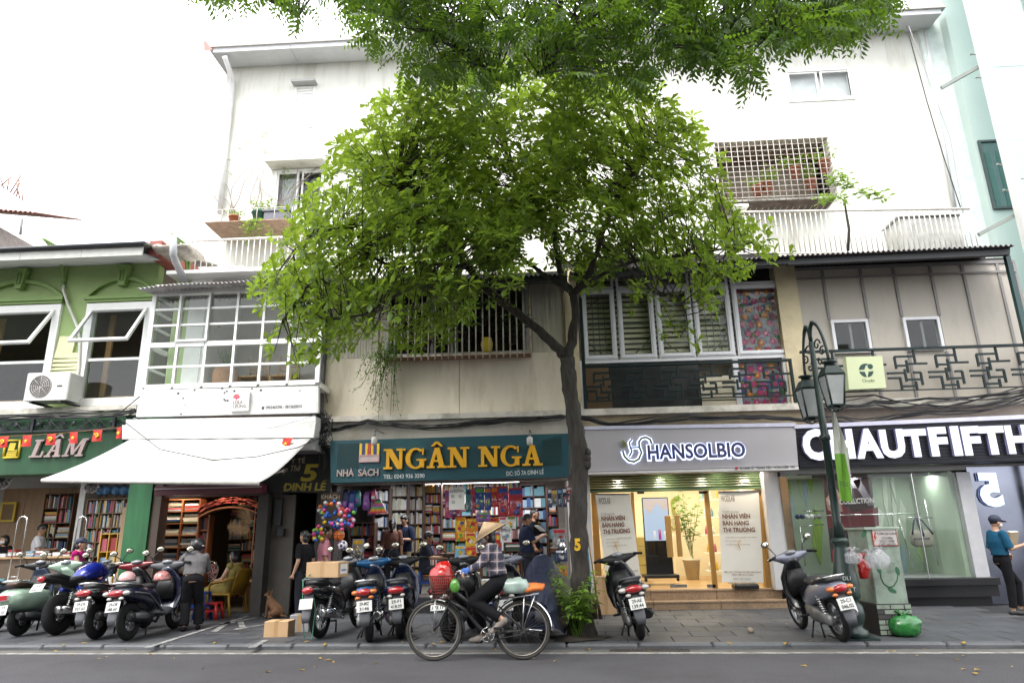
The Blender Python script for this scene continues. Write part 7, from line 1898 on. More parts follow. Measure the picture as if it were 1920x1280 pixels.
 if shoe:
  for q in 'LR':
   f=j['f'+q].normalized(); b=MB(); a=j['a'+q]+Vector((0,0,-.045)); cap(b,a-f*.045,a+f*.05,.042,.042); cap(b,a+f*.05+Vector((0,0,-.008)),a+f*.15+Vector((0,0,-.012)),.04,.032); fuse(b,'shoe',shoe,t,.011)
 return t
def top_scale(px,py,Y,floor,h=1.65):p=W(px,py,Y); return p.x,max(.86,min(1.1,(p.z-floor)/h))
def fab(name,c,var=.1):return M(name,c,.9,var=var,spec=.15,scale=12,bump=.12,bscale=40)
BLK=fab('cloth_black',(.009,.009,.011)); NVY=fab('cloth_navy',(.014,.02,.045)); DKN=fab('cloth_dark_jean',(.02,.022,.03)); SAND=M('sandal_black',(.02,.02,.02),.6)
def plaid():
 m,n,b=_base('plaid_cloth'); L=n.links; tc=n.nodes.new('ShaderNodeTexCoord'); sx=n.nodes.new('ShaderNodeSeparateXYZ'); L.new(tc.outputs['Object'],sx.inputs[0]); out=None
 base=n.nodes.new('ShaderNodeRGB'); base.outputs[0].default_value=(.16,.125,.14,1); cur=base.outputs[0]
 for ax,per,wd,c,f,off in(('Y',.105,.5,(.02,.024,.045,1),.8,0),('Z',.105,.5,(.02,.024,.045,1),.75,0),('Y',.105,.12,(.4,.34,.35,1),.75,.37),('Z',.105,.12,(.4,.34,.35,1),.75,.37)):
  ad=n.nodes.new('ShaderNodeMath'); ad.operation='ADD'; ad.inputs[1].default_value=5+off*per; L.new(sx.outputs[ax],ad.inputs[0])
  mo=n.nodes.new('ShaderNodeMath'); mo.operation='MODULO'; mo.inputs[1].default_value=per; L.new(ad.outputs[0],mo.inputs[0])
  lt=n.nodes.new('ShaderNodeMath'); lt.operation='LESS_THAN'; lt.inputs[1].default_value=per*wd; L.new(mo.outputs[0],lt.inputs[0])
  mu=n.nodes.new('ShaderNodeMath'); mu.operation='MULTIPLY'; mu.inputs[1].default_value=f; L.new(lt.outputs[0],mu.inputs[0])
  mx=n.nodes.new('ShaderNodeMixRGB'); mx.inputs[2].default_value=c; L.new(mu.outputs[0],mx.inputs[0]); L.new(cur,mx.inputs[1]); cur=mx.outputs[0]
 L.new(cur,b.inputs['Base Color']); b.inputs['Roughness'].default_value=.85; return m
# bicycle rider, heading -x: local +y is world -x, local +x is world +y... (rz = 90 deg)
HATTIP,HATC=(0,.02,.175),(0,-.045,.02)
sx=-.655; PX,QX=PED
def rl(x,z,y=0):return(y,-(x-sx),z)
person('cyclist in a conical hat, white mask, plaid shirt and blue gloves',(sx,BIKEY,0),rad(90),dict(pel=rl(-.66,.92),che=rl(-.71,1.2),nek=rl(-.76,1.36),hea=rl(-.80,1.475),hdir=(0,1,-.12),sR=rl(-.745,1.315,.15),sL=rl(-.745,1.315,-.15),eR=rl(-.87,1.13,.2),eL=rl(-.87,1.13,-.2),wR=rl(-1.02,1.065,.26),wL=rl(-1.02,1.065,-.26),hR=rl(-.67,.9,.09),hL=rl(-.67,.9,-.09),kR=rl(-.94,.62,.1),kL=rl(-.97,.69,-.1),aR=rl(QX[0]+.05,QX[1]+.09,.12),aL=rl(PX[0]+.05,PX[1]+.1,-.12),fR=(0,1,-.1),fL=(0,1,-.75)),shirt=plaid(),sleeve=1,pants=BLK,shoe=M('shoe_dusty',(.2,.17,.15),.8,var=.2),hair='long',hat='cone',mask=True,seed=2,plen=.93,curl=.75,face=False,hem=.12,w=1.12)
for s in(-1,1):
 b=MB(); b.ell((-1.055,BIKEY+s*.262,1.058),(.05,.036,.036),12,8); b.ell((-1.02,BIKEY+s*.262,1.062),(.035,.034,.034),10,8)
 for k in range(4):cap(b,Vector((-1.085+.022*k,BIKEY+s*.27-.03,1.07)),Vector((-1.09+.022*k,BIKEY+s*.27-.035,1.03)),.0125,.011)
 o=fuse(b,'glove',M('glove_blue',(.05,.13,.42),.8,var=.3,scale=20),None,.008); tag(o,('near' if s<0 else 'far')+' blue work glove on the cyclist hand at the handlebar','glove')
# woman with helmet pushing the navy scooter
p=G(343,1184,PZ)
person('woman in a black helmet and grey hooded jacket holding a scooter',(p.x+.03,p.y+.1,PZ),rad(18),dict(pel=(.0,.05,.86),che=(-.01,.12,1.12),nek=(-.03,.2,1.3),hea=(-.03,.25,1.42),hdir=(-.2,1,-.2),sL=(-.19,.17,1.24),sR=(.15,.17,1.24),eL=(-.36,.22,1.03),eR=(.18,.36,1.02),wL=(-.5,.4,.93),wR=(.05,.52,.95),hL=(-.08,.05,.84),hR=(.08,.05,.84),kL=(-.1,.16,.46),kR=(.1,.22,.46),aL=(-.08,.02,.085),aR=(.12,.22,.085)),.93,fab('jacket_grey',(.12,.115,.12)),1,BLK,1.0,BLK,'short',hat='helmet',seed=3,collar=fab('jacket_grey',(.12,.115,.12)),w=1.12,pw=1.25,hem=.13)
# woman in magenta top and cap
x,s=top_scale(152,1007,12.9,PZ)
person('woman in a dark cap and magenta sleeveless top beside the motorbikes',(x,12.9,PZ),rad(-75),dict(eR=(.2,.1,1.08),wR=(.18,.28,1.0)),s,fab('cloth_magenta',(.35,.01,.13)),0,DKN,1,SAND,'pony',hat='cap',seed=4)
# man in white t-shirt, masked woman behind the counter
x,s=top_scale(80,973,16.6,.15)
person('man in a white t-shirt looking at a phone behind the book counter',(x,16.6,.15),rad(-70),dict(hdir=(0,1,-.45),eL=(-.2,.08,1.08),eR=(.2,.08,1.08),wL=(-.08,.3,1.08),wR=(.06,.3,1.1)),s,fab('cloth_white',(.52,.52,.54)),.5,DKN,1,SAND,'short',seed=5,skin=SKIN2)
x,_=top_scale(12,1003,16.6,.15)
person('masked woman in black seated low behind the book counter',(x,16.6,W(12,1003,16.6).z-1.64),rad(170),dict(wL=(-.12,.25,1.0),wR=(.12,.25,1.0)),1,BLK,.5,BLK,1,None,'bob',mask=True,seed=6)
# seated woman in the yellow chair
CHX=W(428,1100,13.9).x; SEATED=dict(pel=(0,-.02,.50),che=(0,-.14,.80),nek=(0,-.14,.97),hea=(0,-.08,1.10),hdir=(0,1,-.3),sL=(-.165,-.13,.93),sR=(.165,-.13,.93),eL=(-.2,-.0,.69),eR=(.2,-.0,.69),wL=(-.1,.2,.66),wR=(.1,.2,.66),hL=(-.08,0,.47),hR=(.08,0,.47),kL=(-.1,.42,.46),kR=(.1,.42,.46),aL=(-.1,.55,.09),aR=(.1,.5,.09))
person('woman in a yellow green sleeveless dress sitting on the yellow chair',(CHX,13.9,PZ),rad(75),SEATED,1.0,fab('cloth_olive',(.27,.22,.07)),0,None,1,SAND,'bob',skirt=fab('cloth_olive',(.27,.22,.07)),seed=7)
# pair by the alley
x,s=top_scale(574,993,13.0,PZ)
person('woman in glasses and black t-shirt standing by the dark alley',(x,13.0,PZ),rad(70),None,s,BLK,.55,DKN,1,SAND,'bun',seed=8,w=.95)
x,s=top_scale(611,986,13.45,PZ)
person('man in a pink polo shirt walking past the bag of balls',(x,13.45,PZ),rad(-60),None,s,fab('cloth_pink',(.36,.15,.19)),.6,DKN,1,SAND,'short',collar=fab('cloth_pink',(.36,.15,.19)),seed=9,skin=SKIN2)
# bookshop customers
x,s=top_scale(736,972,14.9,.34)
person('woman in a brown t-shirt seen from behind inside the bookshop',(x,14.9,.34),rad(10),None,s,fab('cloth_brown',(.13,.06,.045)),.7,DKN,1,SAND,'pony',seed=10,w=1.1,hem=.12)
x,s=top_scale(757,964,15.3,.34)
person('smiling woman in navy top with a shoulder bag inside the bookshop',(x+.04,15.3,.34),rad(150),dict(hdir=(.2,1,-.35),eL=(-.24,.0,1.1),wL=(-.05,.2,1.12),wR=(.12,.22,1.0)),s,NVY,.7,fab('cloth_khaki',(.3,.24,.16)),.6,SAND,'long',seed=11)
x,_=top_scale(806,988,14.75,.34)
SITM=dict(SEATED); SITM.update(eR=(.2,.12,.72),eL=(-.2,.12,.72),wR=(.1,.38,.70),wL=(-.1,.38,.70),che=(0,-.02,.82),nek=(0,.02,1.0),hea=(0,.06,1.13),sL=(-.17,0,.96),sR=(.17,0,.96))
person('man in a dark striped t-shirt sitting on the blue stool at the till',(x-.08,14.75,.34),rad(-85),SITM,1.0,fab('cloth_stripe',(.018,.02,.03)),.6,DKN,1,SAND,'short',seed=12,skin=SKIN2)
x,s=top_scale(985,961,14.3,.2)
RD=dict(hdir=(.1,1,-.5),eL=(-.2,.06,1.1),eR=(.2,.08,1.1),wL=(-.06,.32,1.2),wR=(.1,.32,1.2))
person('man in a navy polo reading a book before the lit magazine shelves',(x,14.3,.2),rad(-70),RD,s,NVY,.6,DKN,1,SAND,'short',collar=NVY,seed=13,skin=SKIN2,w=1.1,hem=.02)
x,s=top_scale(1000,953,15.6,.34)
person('second man half hidden behind the reader in navy polo',(x,15.6,.34),rad(-100),None,s,BLK,.6,DKN,1,SAND,'short',seed=14,skin=SKIN2)
# walker at the right edge
x,s=top_scale(1860,962,12.3,PZ,1.68)
person('man in a teal t-shirt, dark cap and mask walking with a book',(x,12.3,PZ),rad(-90),dict(hdir=(-.1,1,-.1),eR=(.21,.06,1.08),wR=(.16,.32,1.14),eL=(-.22,-.02,1.07),wL=(-.2,.22,.98),kL=(-.08,.24,.5),aL=(-.08,.2,.1),kR=(.08,.02,.48),aR=(.08,-.02,.085),pel=(0,.0,.9)),s,fab('cloth_teal',(.012,.075,.14)),.65,BLK,.93,SAND,'short',hat='cap',mask=True,seed=15,hem=.08)
def book_in_hand(label,p,rz,c,size=(.15,.2,.03),tilt=.6):
 t=MB(); t.box(-size[0]/2,size[0]/2,-size[2]/2,size[2]/2,-size[1]/2,size[1]/2,0); t.box(-size[0]/2+.006,size[0]/2+.004,-size[2]/2+.004,size[2]/2-.004,-size[1]/2-.002,size[1]/2+.002,1)
 o=t.build('book',[c,PAPER],None); o.location=p; o.rotation_euler=(tilt,0,rz); return tag(o,label,'book')
book_in_hand('thick beige book held up by the masked walker',W(1898,1010,12.2),.3,M('book_beige',(.36,.29,.2),.7),(.18,.25,.06),.3)
q=W(1012,990,14.05); book_in_hand('open white book in the hands of the navy polo reader',(q.x,q.y,q.z),rad(-70),PAPER,(.26,.18,.012),.9)
q=W(95,1003,16.4); book_in_hand('phone in the hand of the white t-shirt man',(q.x,q.y,q.z),.2,BLKPL,(.07,.14,.01),.8)['category']='phone'
# ================================================================== LAMPS INSIDE THE SHOPS
def area(t,p,sx,sy,e,c,rot=(0,0,0)):
 l=bpy.data.lights.new('lamp_light','AREA'); l.shape='RECTANGLE'; l.size=sx; l.size_y=sy; l.energy=e; l.color=c
 o=bpy.data.objects.new('lamp_light',l); COL.objects.link(o); o.parent=t; o.location=Vector(p)-Vector(t.location); o.rotation_euler=rot
def tube_lamp(label,p,L,e,c=(.95,.97,1),st=3.5,group='tube lamps in the bookshops'):
 p=Vector(p); t=thing('tube_lamp',label,'lamp',p,group=group)
 b=MB(); b.bbox(p.x-L/2,p.x+L/2,p.y-.03,p.y+.03,p.z+.02,p.z+.06,b=.01); b.build('fitting',WHITE,t)
 b=MB(); b.tube([(p.x-L/2,p.y,p.z),(p.x+L/2,p.y,p.z)],.016,8); b.build('tube',emis('tube_light',c,st),t)
 area(t,p+Vector((0,0,-.04)),L,.1,e,c)
def downlight(label,p,e,c,r=.06,group='recessed down lamps of the lit shops'):
 p=Vector(p); t=thing('downlight',label,'lamp',p,group=group)
 b=MB(); b.torus((p.x,p.y,p.z),r,.012,20,6,axis='z'); b.build('trim_ring',WHITE,t)
 b=MB(); b.cyl((p.x,p.y,p.z-.004),(p.x,p.y,p.z+.01),r*.85,n=16); b.build('lens',emis('warm_lens' if c[2]<.8 else 'cool_lens',c,14),t)
 area(t,p+Vector((0,0,-.02)),r*2,r*2,e,c)
a=W(30,889,14.05); tube_lamp('long bright tube lamp under the green signboard edge',(W(10,889,14.3).x,14.3,a.z),2.3,22)
tube_lamp('short bright tube lamp under the green signboard beside the awning',(W(97,889,14.3).x,14.3,a.z),.55,8)
tube_lamp('tube lamp over the globes in the green bookshop',(-8.2,15.6,a.z+.1),1.4,26)
for k,x in enumerate((BX0+1.2,BX0+3.1)):tube_lamp(['left','right'][k]+' ceiling tube lamp deep in the teal signed bookshop',(x+.35,14.95,BZF+.2),1.4,14)
tube_lamp('rear ceiling tube lamp of the teal signed bookshop',((BX0+BX1)/2,17.4,BZF+.25),2.4,15)
downlight('warm down lamp over the left stacks of the arched bookshop',(W(338,940,14.3).x,14.3,2.68),9,(1,.8,.56),group='warm down lamps of the arched bookshop'); downlight('added warm down lamp brightening the red book arch',(W(425,940,14.3).x,14.3,2.68),3.5,(1,.74,.5),group='warm down lamps of the arched bookshop')  # second lamp is an addition that brightens the red books
WARM=(1,.87,.66)
for i,px in enumerate((1160,1240,1320,1400)):
 x=W(px,890,14.6).x
 downlight('warm down lamp in front row, '+['first','second','third','fourth'][i]+' from the street tree',(x,14.75,CZH+.28),8.5,WARM); downlight('warm down lamp in back row, '+['first','second','third','fourth'][i]+' from the street tree',(x,16.6,CZH+.28),10,WARM)
for i,px in enumerate((1250,1352,1420)):q=W(px,885,13.75); downlight('cool entry down lamp over the roller shutter, '+['left','middle','right'][i]+' one',(q.x,13.85,CZH+.055),2.2,(1,.9,.75),.05)
for i,px in enumerate((1530,1600,1670,1740)):q=W(px,885,14.4); downlight('cool display lamp of the clothing window, '+['first','second','third','fourth'][i]+' from the gold mirror strip',(q.x,14.5,FZT+.04),2.2,(.96,1,.95))
# ================================================================== BOOKS AND SHELVES
BC=[(.55,.53,.48),(.42,.36,.28),(.3,.03,.03),(.03,.07,.2),(.05,.15,.09),(.5,.3,.05),(.02,.02,.025),(.35,.16,.08),(.2,.3,.4),(.4,.08,.12),(.5,.48,.3),(.12,.1,.09),(.62,.62,.62),(.1,.25,.3)]
BMATS=[M('book_cover_%d'%i,c,.6,var=.2,scale=14)for i,c in enumerate(BC)]
BOOKS=[]
CN=['white','tan','red','navy','green','orange','black','rust','blue','crimson','cream','brown','pale','teal']
SHORT=['globe bookshelf','small goods wall shelf','yellow edged rack','lit left arch shelf','narrow arch shelf','dim back arch shelves','thin arch shelf','white wrapped book shelf','pale paperback shelf','cream paperback corner shelf','red and yellow box shelf','till back shelf','lit magazine shelf','dark right side shelf','low stationery shelf']
CUR=['book counter front']
ST=[0]
def nth(n):return str(n)+('th' if 10<n%100<20 else{1:'st',2:'nd',3:'rd'}.get(n%10,'th'))
def row(x0,x1,Y,z,h,d=.2,pal=range(14),R=random.Random(77),dens=1.0,th=(.018,.05)):
 x=x0; i=0
 while x<x1-.02:
  i+=1
  w=min(R.uniform(*th),x1-x); hh=h*R.uniform(.7,.97)
  if R.random()<dens:BOOKS.append((x+.001,x+w-.001,Y+R.uniform(0,.03),Y+d,z,z+hh,R.choice(list(pal)),nth(i)+' from left, '+CUR[0]))
  x+=w
def stack(x0,x1,Y,z0,z1,d=.22,pal=range(14),R=random.Random(78),th=(.02,.05)):
 z=z0; i=0; ST[0]+=1
 while z<z1-.015:
  i+=1
  t=R.uniform(*th); a,b_=R.uniform(0,.03),R.uniform(0,.03)
  if z+t>z1:break
  BOOKS.append((x0+a,x1-b_,Y+R.uniform(0,.04),Y+d,z,z+t-.001,R.choice(list(pal)),nth(i)+' up in '+nth(ST[0])+' pile, '+CUR[0])); z+=t
def shelf(label,x0,x1,Y,d,z0,z1,rows,cols,mat,fill='row',pal=range(14),h=.85,th=(.018,.05),cat='bookshelf',dens=1.0,back=True):
 t=thing('bookshelf',label,cat,((x0+x1)/2,Y,z0))
 short=SHORT.pop(0)
 if back:b=MB(); b.box(x0,x1,Y+d,Y+d+.02,z0,z1); b.build('back_panel',M('shelf_back_brown',(.06,.04,.03),.8),t)  # plain dark brown back panel
 for i in range(cols+1):
  x=x0+(x1-x0)*i/cols; b=MB(); b.box(x-.012,x+.012,Y-.004,Y+d,z0,z1); b.build('upright',mat,t)
 for j in range(rows+1):
  z=z0+(z1-z0)*j/rows; b=MB(); b.box(x0+.013,x1-.013,Y,Y+d,z-.011,z+.011); b.build('shelf_board',mat,t)
  if j==rows:break
  hh=(z1-z0)/rows-.03; ST[0]=0
  for i in range(cols):
   CUR[0]=nth(j+1)+' board'+(' bay '+str(i+1)if cols>1 else '')+', '+short
   xa,xb=x0+(x1-x0)*i/cols+.016,x0+(x1-x0)*(i+1)/cols-.016
   if fill=='row' or(fill=='mix' and(i+j)%3):row(xa,xb,Y+.02,z+.012,hh*h/.85,d-.03,pal,dens=dens,th=th)
   elif fill:n=max(1,round((xb-xa)/.26)); [stack(xa+(xb-xa)*k/n+.004,xa+(xb-xa)*(k+1)/n-.004,Y+.02,z+.012,z+hh*uni(.75,1),d-.03,pal)for k in range(n)]
 return t
# green shop
q=rect(160,262,935,1000,16.6); shelf('brown bookshelf under the bagged globes in the green bookshop',q[0],q[1],16.6,.28,.15,q[3],7,4,M('shelf_brown',(.16,.10,.045),.6),'row')
q=rect(75,130,925,1060,17.2); shelf('dark wall shelf with small goods behind the white t-shirt man',q[0],q[1],17.2,.25,.9,q[3],5,2,DKWOOD,'mix',dens=.8)
c0,c1=W(-60,1050,15.6).x,W(135,1050,15.6).x; zc=W(60,1043,15.6).z
t=thing('book_counter','long brown counter with stacked books before the wood panelling','counter',((c0+c1)/2,15.6,.15)); b=MB(); b.box(c0,c1,15.6,16.2,zc-.04,zc); b.build('counter_top',WOOD,t); b=MB(); b.box(c0+.05,c1-.05,15.68,16.15,.15,zc-.041); b.build('counter_front',M('counter_dim',(.12,.08,.05),.7),t)
x=c0; CUR[0]='long brown counter top'; ST[0]=0
while x<c1-.2:stack(x,x+.2,15.62,zc+.001,zc+uni(.06,.18),.26,(0,1,8,12,2,12)); x+=.215
for k in range(9):CUR[0]=nth(k+1)+' group under the long brown counter'; row(c0+.3+k*.35,c0+.6+k*.35,15.55,.55,.22,.1,th=(.12,.2))
b_=W(250,1000,14.6); q=rect(228,248,955,1090,14.5); b=MB(); b.box(q[0]-.08,q[1]+.1,14.5,14.54,.15,q[3]+.05); tag(b.build('wooden_board',M('plain_board',(.42,.27,.14),.5,var=.1,stretch=(6,1,.6))),'tall pale wooden board leaning inside the green pilaster','board')
q=rect(185,232,1000,1072,15.2); shelf('low yellow edged display rack of book covers beside the wooden board',q[0],q[1],15.2,.3,.15,q[3],4,3,M('yellow_edge',(.5,.28,.02),.5),'row',th=(.1,.16))
t=thing('picture','yellow framed square picture on the wood panelling','picture',W(15,978,17.4)); q=rect(2,30,941,978,17.44); b=MB(); ring(b,q[0],q[1],q[2],q[3],17.4,17.44,.05); b.build('frame',M('frame_yellow',(.5,.36,.02),.5),t); b=MB(); b.box(q[0]+.05,q[1]-.05,17.42,17.44,q[2]+.05,q[3]-.05); b.build('panel',M('frame_brown',(.16,.1,.04),.6),t)
GL=M('globe_blue',(.07,.2,.4),.3,var=.7,scale=14)
for k,(px,lb)in enumerate(((188,'first'),(200,'second'),(218,'third'),(233,'fourth'),(248,'fifth'))):
 p=W(px,919,16.7); t=thing('globe','blue globe on the brown bookshelf, '+lb+' from the white column','globe',p,group='globes on the bookshelf'); b=MB(); b.ell(p,.115,16,10); b.build('ball',GL,t); b=MB(); b.torus(p,.128,.006,20,5,axis='x',arc=(-1.4,1.9)); b.cyl((p.x,p.y,p.z-.16),(p.x,p.y,p.z-.13),.06,.02); b.build('stand',GREYPL,t)
for px,lb in((28,'left tall steel trolley handle before the book counter'),(142,'right tall steel trolley handle beside the magenta top woman')):
 t=thing('hand_truck',lb,'hand truck',(W(px,1060,14.3).x,14.3,PZ),group='steel hand trucks'); x=t.location.x; zt=W(px,968,14.3).z
 b=MB(); b.tube([(x-.1,14.3,.2),(x-.1,14.3,zt-.1),(x-.07,14.3,zt-.02),(x,14.3,zt),(x+.07,14.3,zt-.02),(x+.1,14.3,zt-.1),(x+.1,14.3,.2)],.014,7); [b.tube([(x-.1,14.3,z),(x+.1,14.3,z)],.01,6)for z in(.5,.85)]; b.build('handle_frame',STEEL,t); b=MB(); b.box(x-.15,x+.15,14.1,14.3,PZ+.04,PZ+.05); [b.cyl((x+s*.13,14.3,PZ+.06),(x+s*.16,14.3,PZ+.06),.06)for s in(-1,1)]; b.build('foot_plate',STEEL,t)
def fan(name,label,c,r,mat,cat='fan',tilt=None):
 c=Vector(c); t=thing(name,label,cat,c); b=MB()
 for k in range(3):b.torus(c+Vector((0,-.05,0)),r*(.5+.25*k),.004,24,4,axis='y')
 for k in range(14):a=k*PI/7; b.tube([c+Vector((0,-.055,0)),c+Vector((r*math.cos(a),-.05,r*math.sin(a)))],.003,4)
 b.torus(c,r,.008,24,5,axis='y'); b.build('guard',STEEL,t)
 for k in range(7):
  a=k*2*PI/7; b=MB(); p=[(.05,-.3),(.6,-.42),(.95,-.2),(.97,.28),(.5,.3),(.06,.25)]; b.add([c+Vector((r*(u*math.cos(a)-v*.75*math.sin(a)),.0+.03*v,r*(u*math.sin(a)+v*.75*math.cos(a))))for u,v in p],[tuple(range(6))]); b.build('blade',mat,t)
 b=MB(); b.cyl(c+Vector((0,-.06,0)),c+Vector((0,.12,0)),r*.25,n=14); b.build('hub',M('hub_pink',(.5,.25,.22),.5)if 'red' in label else BLKPL,t)
 return t
fan('electric_fan','red bladed electric fan inside the arched bookshop',W(392,1070,14.7),.2,M('fan_red',(.32,.04,.02),.35)); f_=bpy.data.objects['electric_fan']; p=f_.location; b=MB(); b.cyl((p.x,p.y+.06,.12),(p.x,p.y+.06,p.z-.05),.02); b.cyl((p.x,p.y+.06,.12),(p.x,p.y+.06,.16),.18); b.build('fan_stand',BLKPL,f_)
fan('wall_fan','dark wall fan over the white t-shirt man at the left edge',W(5,897,15.5),.24,BLKPL); fan('wall_fan','dark wall fan beside the white column above the globes',W(172,908,16.5),.2,BLKPL)
# arched shop
AW=M('arch_wood',(.24,.09,.035),.5,var=.2,stretch=(5,5,1))
q=rect(303,368,936,1085,14.5); shelf('lit left shelf of flat stacked books in the arched shop',q[0],q[1],14.5,.26,.12,q[3],9,2,AW,'stack',(0,12,1,12,2,0,3,4,8,12))
q=rect(366,386,965,1100,14.55); shelf('narrow shelf of upright books beside the arch opening',q[0],q[1],14.55,.24,.12,q[3],6,1,AW,'row',(11,6,9,2,11))
q=rect(388,480,950,1075,17.6); shelf('dim back shelves of stacked books seen through the arch',q[0]-.3,q[1]+.4,17.6,.3,.12,q[3]+.3,9,5,DKWOOD,'mix')
xr=W(480,1010,14.5); q=rect(474,486,950,1088,14.5); shelf('thin right shelf of the arch with a small orange picture',q[0],q[1],14.5,.24,.9,q[3],5,1,AW,None,back=False)
t=thing('book_arch','arch of red books over the opening of the old bookshop','arch',W(425,960,14.5)); R=random.Random(3)
xs0,xs1,za,zb=W(374,960,14.45).x,W(487,960,14.45).x,W(425,938,14.45).z,W(425,962,14.45).z
for k in range(30):
 f=(k+.5)/30; x=xs0+(xs1-xs0)*f; z=zb+(za-zb)*math.sin(PI*(.08+.84*f))**.7; a=(.5-f)*1.4+R.uniform(-.25,.25); b=MB(); b.box(-.12,.12,14.45,14.62,-.014,.014)
 b.xf(0,Matrix.Translation((x,0,z+R.uniform(-.04,.05)))@Matrix.Rotation(-a,4,'Y')); b.build('book',M('red_book_%d'%(k%3),((.38,.05,.04),(.3,.04,.035),(.42,.12,.08))[k%3],.6),t)
b=MB(); n=20; pts=[(xs0+(xs1-xs0)*i/n,zb-.1+(za-zb-.02)*math.sin(PI*(.03+.94*i/n))**.6)for i in range(n+1)]
for i in range(n):b.prism([(pts[i][0],pts[i][1]-.03),(pts[i+1][0],pts[i+1][1]-.03),pts[i+1],pts[i]],14.46,14.7)
b.build('arch_board',AW,t)
GF=M('gold_leaf',(.42,.26,.12),.45,.3,var=.2)
for(px,py,a0,lb)in((470,985,120,'upper gilded palm frond beside the arch'),(472,995,168,'lower gilded palm frond beside the arch')):
 o=W(px,py,14.75); t=thing('palm_frond',lb,'palm frond',o,group='gilded palm fronds'); b=MB(); d=Vector((math.cos(rad(a0)),0,math.sin(rad(a0)))); n=Vector((-d.z,0,d.x)); b.tube([o,o+d*.55],.008,5)
 for k in range(16):
  f=.1+.9*k/16
  for s in(-1,1):c=o+d*(.55*f); l=.2*math.sin(PI*(.15+.8*f)); e=c+(n*s+d*.5)*l; w_=d*.014; b.add([c-w_,c+w_,e],[(0,1,2)])
 b.build('leaflets',GF,t)
q=rect(455,486,1088,1150,14.3); t=thing('desk','small honey brown desk at the right of the arched shop','desk',((q[0]+q[1])/2,14.3,.12)); b=MB(); b.bbox(q[0],q[1]+.05,14.2,14.75,q[3]-.03,q[3],b=.008); b.build('top',WOOD,t); b=MB(); b.box(q[0]+.04,q[1],14.24,14.7,.12,q[3]-.031); b.build('front',M('desk_brown',(.26,.13,.05),.5,stretch=(6,1,1)),t)
b=MB(); q=rect(474,483,1030,1055,14.4); b.box(q[0],q[1],14.4,14.42,q[2],q[3]); tag(b.build('picture',M('orange_print',(.5,.16,.04),.6)),'small orange picture standing on the right arch shelf','picture')
# bookshop with teal sign
DS=M('shelf_dark',(.07,.035,.025),.55)
def rs(lb,l,r,tt,bb,Y,rows,cols,fill='row',pal=range(14),th=(.018,.05),h=.85,low=None):q=rect(l,r,tt,bb,Y); return shelf(lb,q[0],q[1],Y,.28,q[2]if low is None else low,q[3],rows,cols,DS,fill,pal,h,th)
rs('tall dark shelf of white wrapped books left of the customers',700,728,915,1090,15.6,7,1,'row',(12,0,12,8,12,3))
rs('wide dark shelf of pale paperbacks behind the two women',728,762,905,1090,16.2,7,1,'row',(12,0,12,10)); rs('dark shelf of cream paperbacks in the far left corner',764,792,905,1090,16.8,7,2,'row',(12,0,10,1,5))
rs('back shelf with red and yellow boxes behind the till',793,826,905,1080,17.2,9,1,'mix',(2,5,5,8,12,9)); rs('back wall shelves of packed books over the till',826,975,900,1080,18.0,8,5,'mix')
rs('lit magazine shelf of blue and white covers behind the navy reader',978,1026,908,1110,15.8,9,2,'row',(3,8,8,12,13,12,5),(.05,.16)); rs('dark side shelf at the right end of the bookshop',1028,1048,915,1110,15.4,8,1,'mix')
rs('low dark shelf of small stationery left of the till',655,700,980,1100,15.2,5,2,'mix',(3,5,9,12,2,13),(.02,.07))
q=rect(826,905,1035,1110,14.7); t=thing('till_counter','dark till counter in front of the seated man','counter',((q[0]+q[1])/2,14.7,.34)); b=MB(); b.bbox(q[0],q[1],14.6,15.1,q[3]-.04,q[3],b=.01); b.build('counter_top',DKWOOD,t); b=MB(); b.box(q[0]+.05,q[1]-.03,14.68,15.05,.34,q[3]-.041); b.build('front',DS,t)
t=thing('display_table','low table with piles of books at the shop threshold','table',(W(870,1090,14.0).x,14.0,PZ)); x0,x1=W(838,1090,13.9).x,W(975,1090,13.9).x; zz=W(900,1092,13.9).z; b=MB(); b.bbox(x0,x1,13.75,14.2,zz-.03,zz,b=.006); b.build('table_top',M('ply',(.4,.32,.22),.6),t); b=MB(); [b.box(x-.02,x+.02,y-.02,y+.02,PZ,zz-.031)for x in(x0+.05,x1-.05)for y in(13.8,14.15)]; b.build('legs',STEEL,t)
x=x0+.02; CUR[0]='low table at the shop threshold'; ST[0]=0
while x<x1-.2:stack(x,x+.2,13.8,zz+.001,zz+uni(.04,.22),.26,(0,1,12,10,12)); x+=.21
BS=sorted(BOOKS,key=lambda k:-((k[1]-k[0])*(k[5]-k[4])/(k[2]**2))if-50<proj((k[0],k[2],k[4]))[0]<1950 and proj((k[0],k[2],k[5]))[1]<1105 else 0)
UB=[]
for m in BMATS:
 b=MB(); b.box(0,1,0,1,0,1); b.m=[0,1,0,0,1,0]; o=b.build('book',[m,PAPER]); UB.append(o.data); bpy.data.objects.remove(o)
for k in BS[:297]:
 o=bpy.data.objects.new('book',UB[k[6]]); COL.objects.link(o); o.location=(k[0],k[2],k[4]); o.scale=(k[1]-k[0],k[3]-k[2],k[5]-k[4]); tag(o,CN[k[6]]+' book, '+k[7],'book','books on shelves and counters')
b=MB()
for k in BS[297:]:b.box(k[0],k[1],k[2],k[3],k[4],k[5],k[6])
tag(b.build('book_stock',BMATS),'dense small books filling the farther shelves of the bookshops','books',None,'stuff')
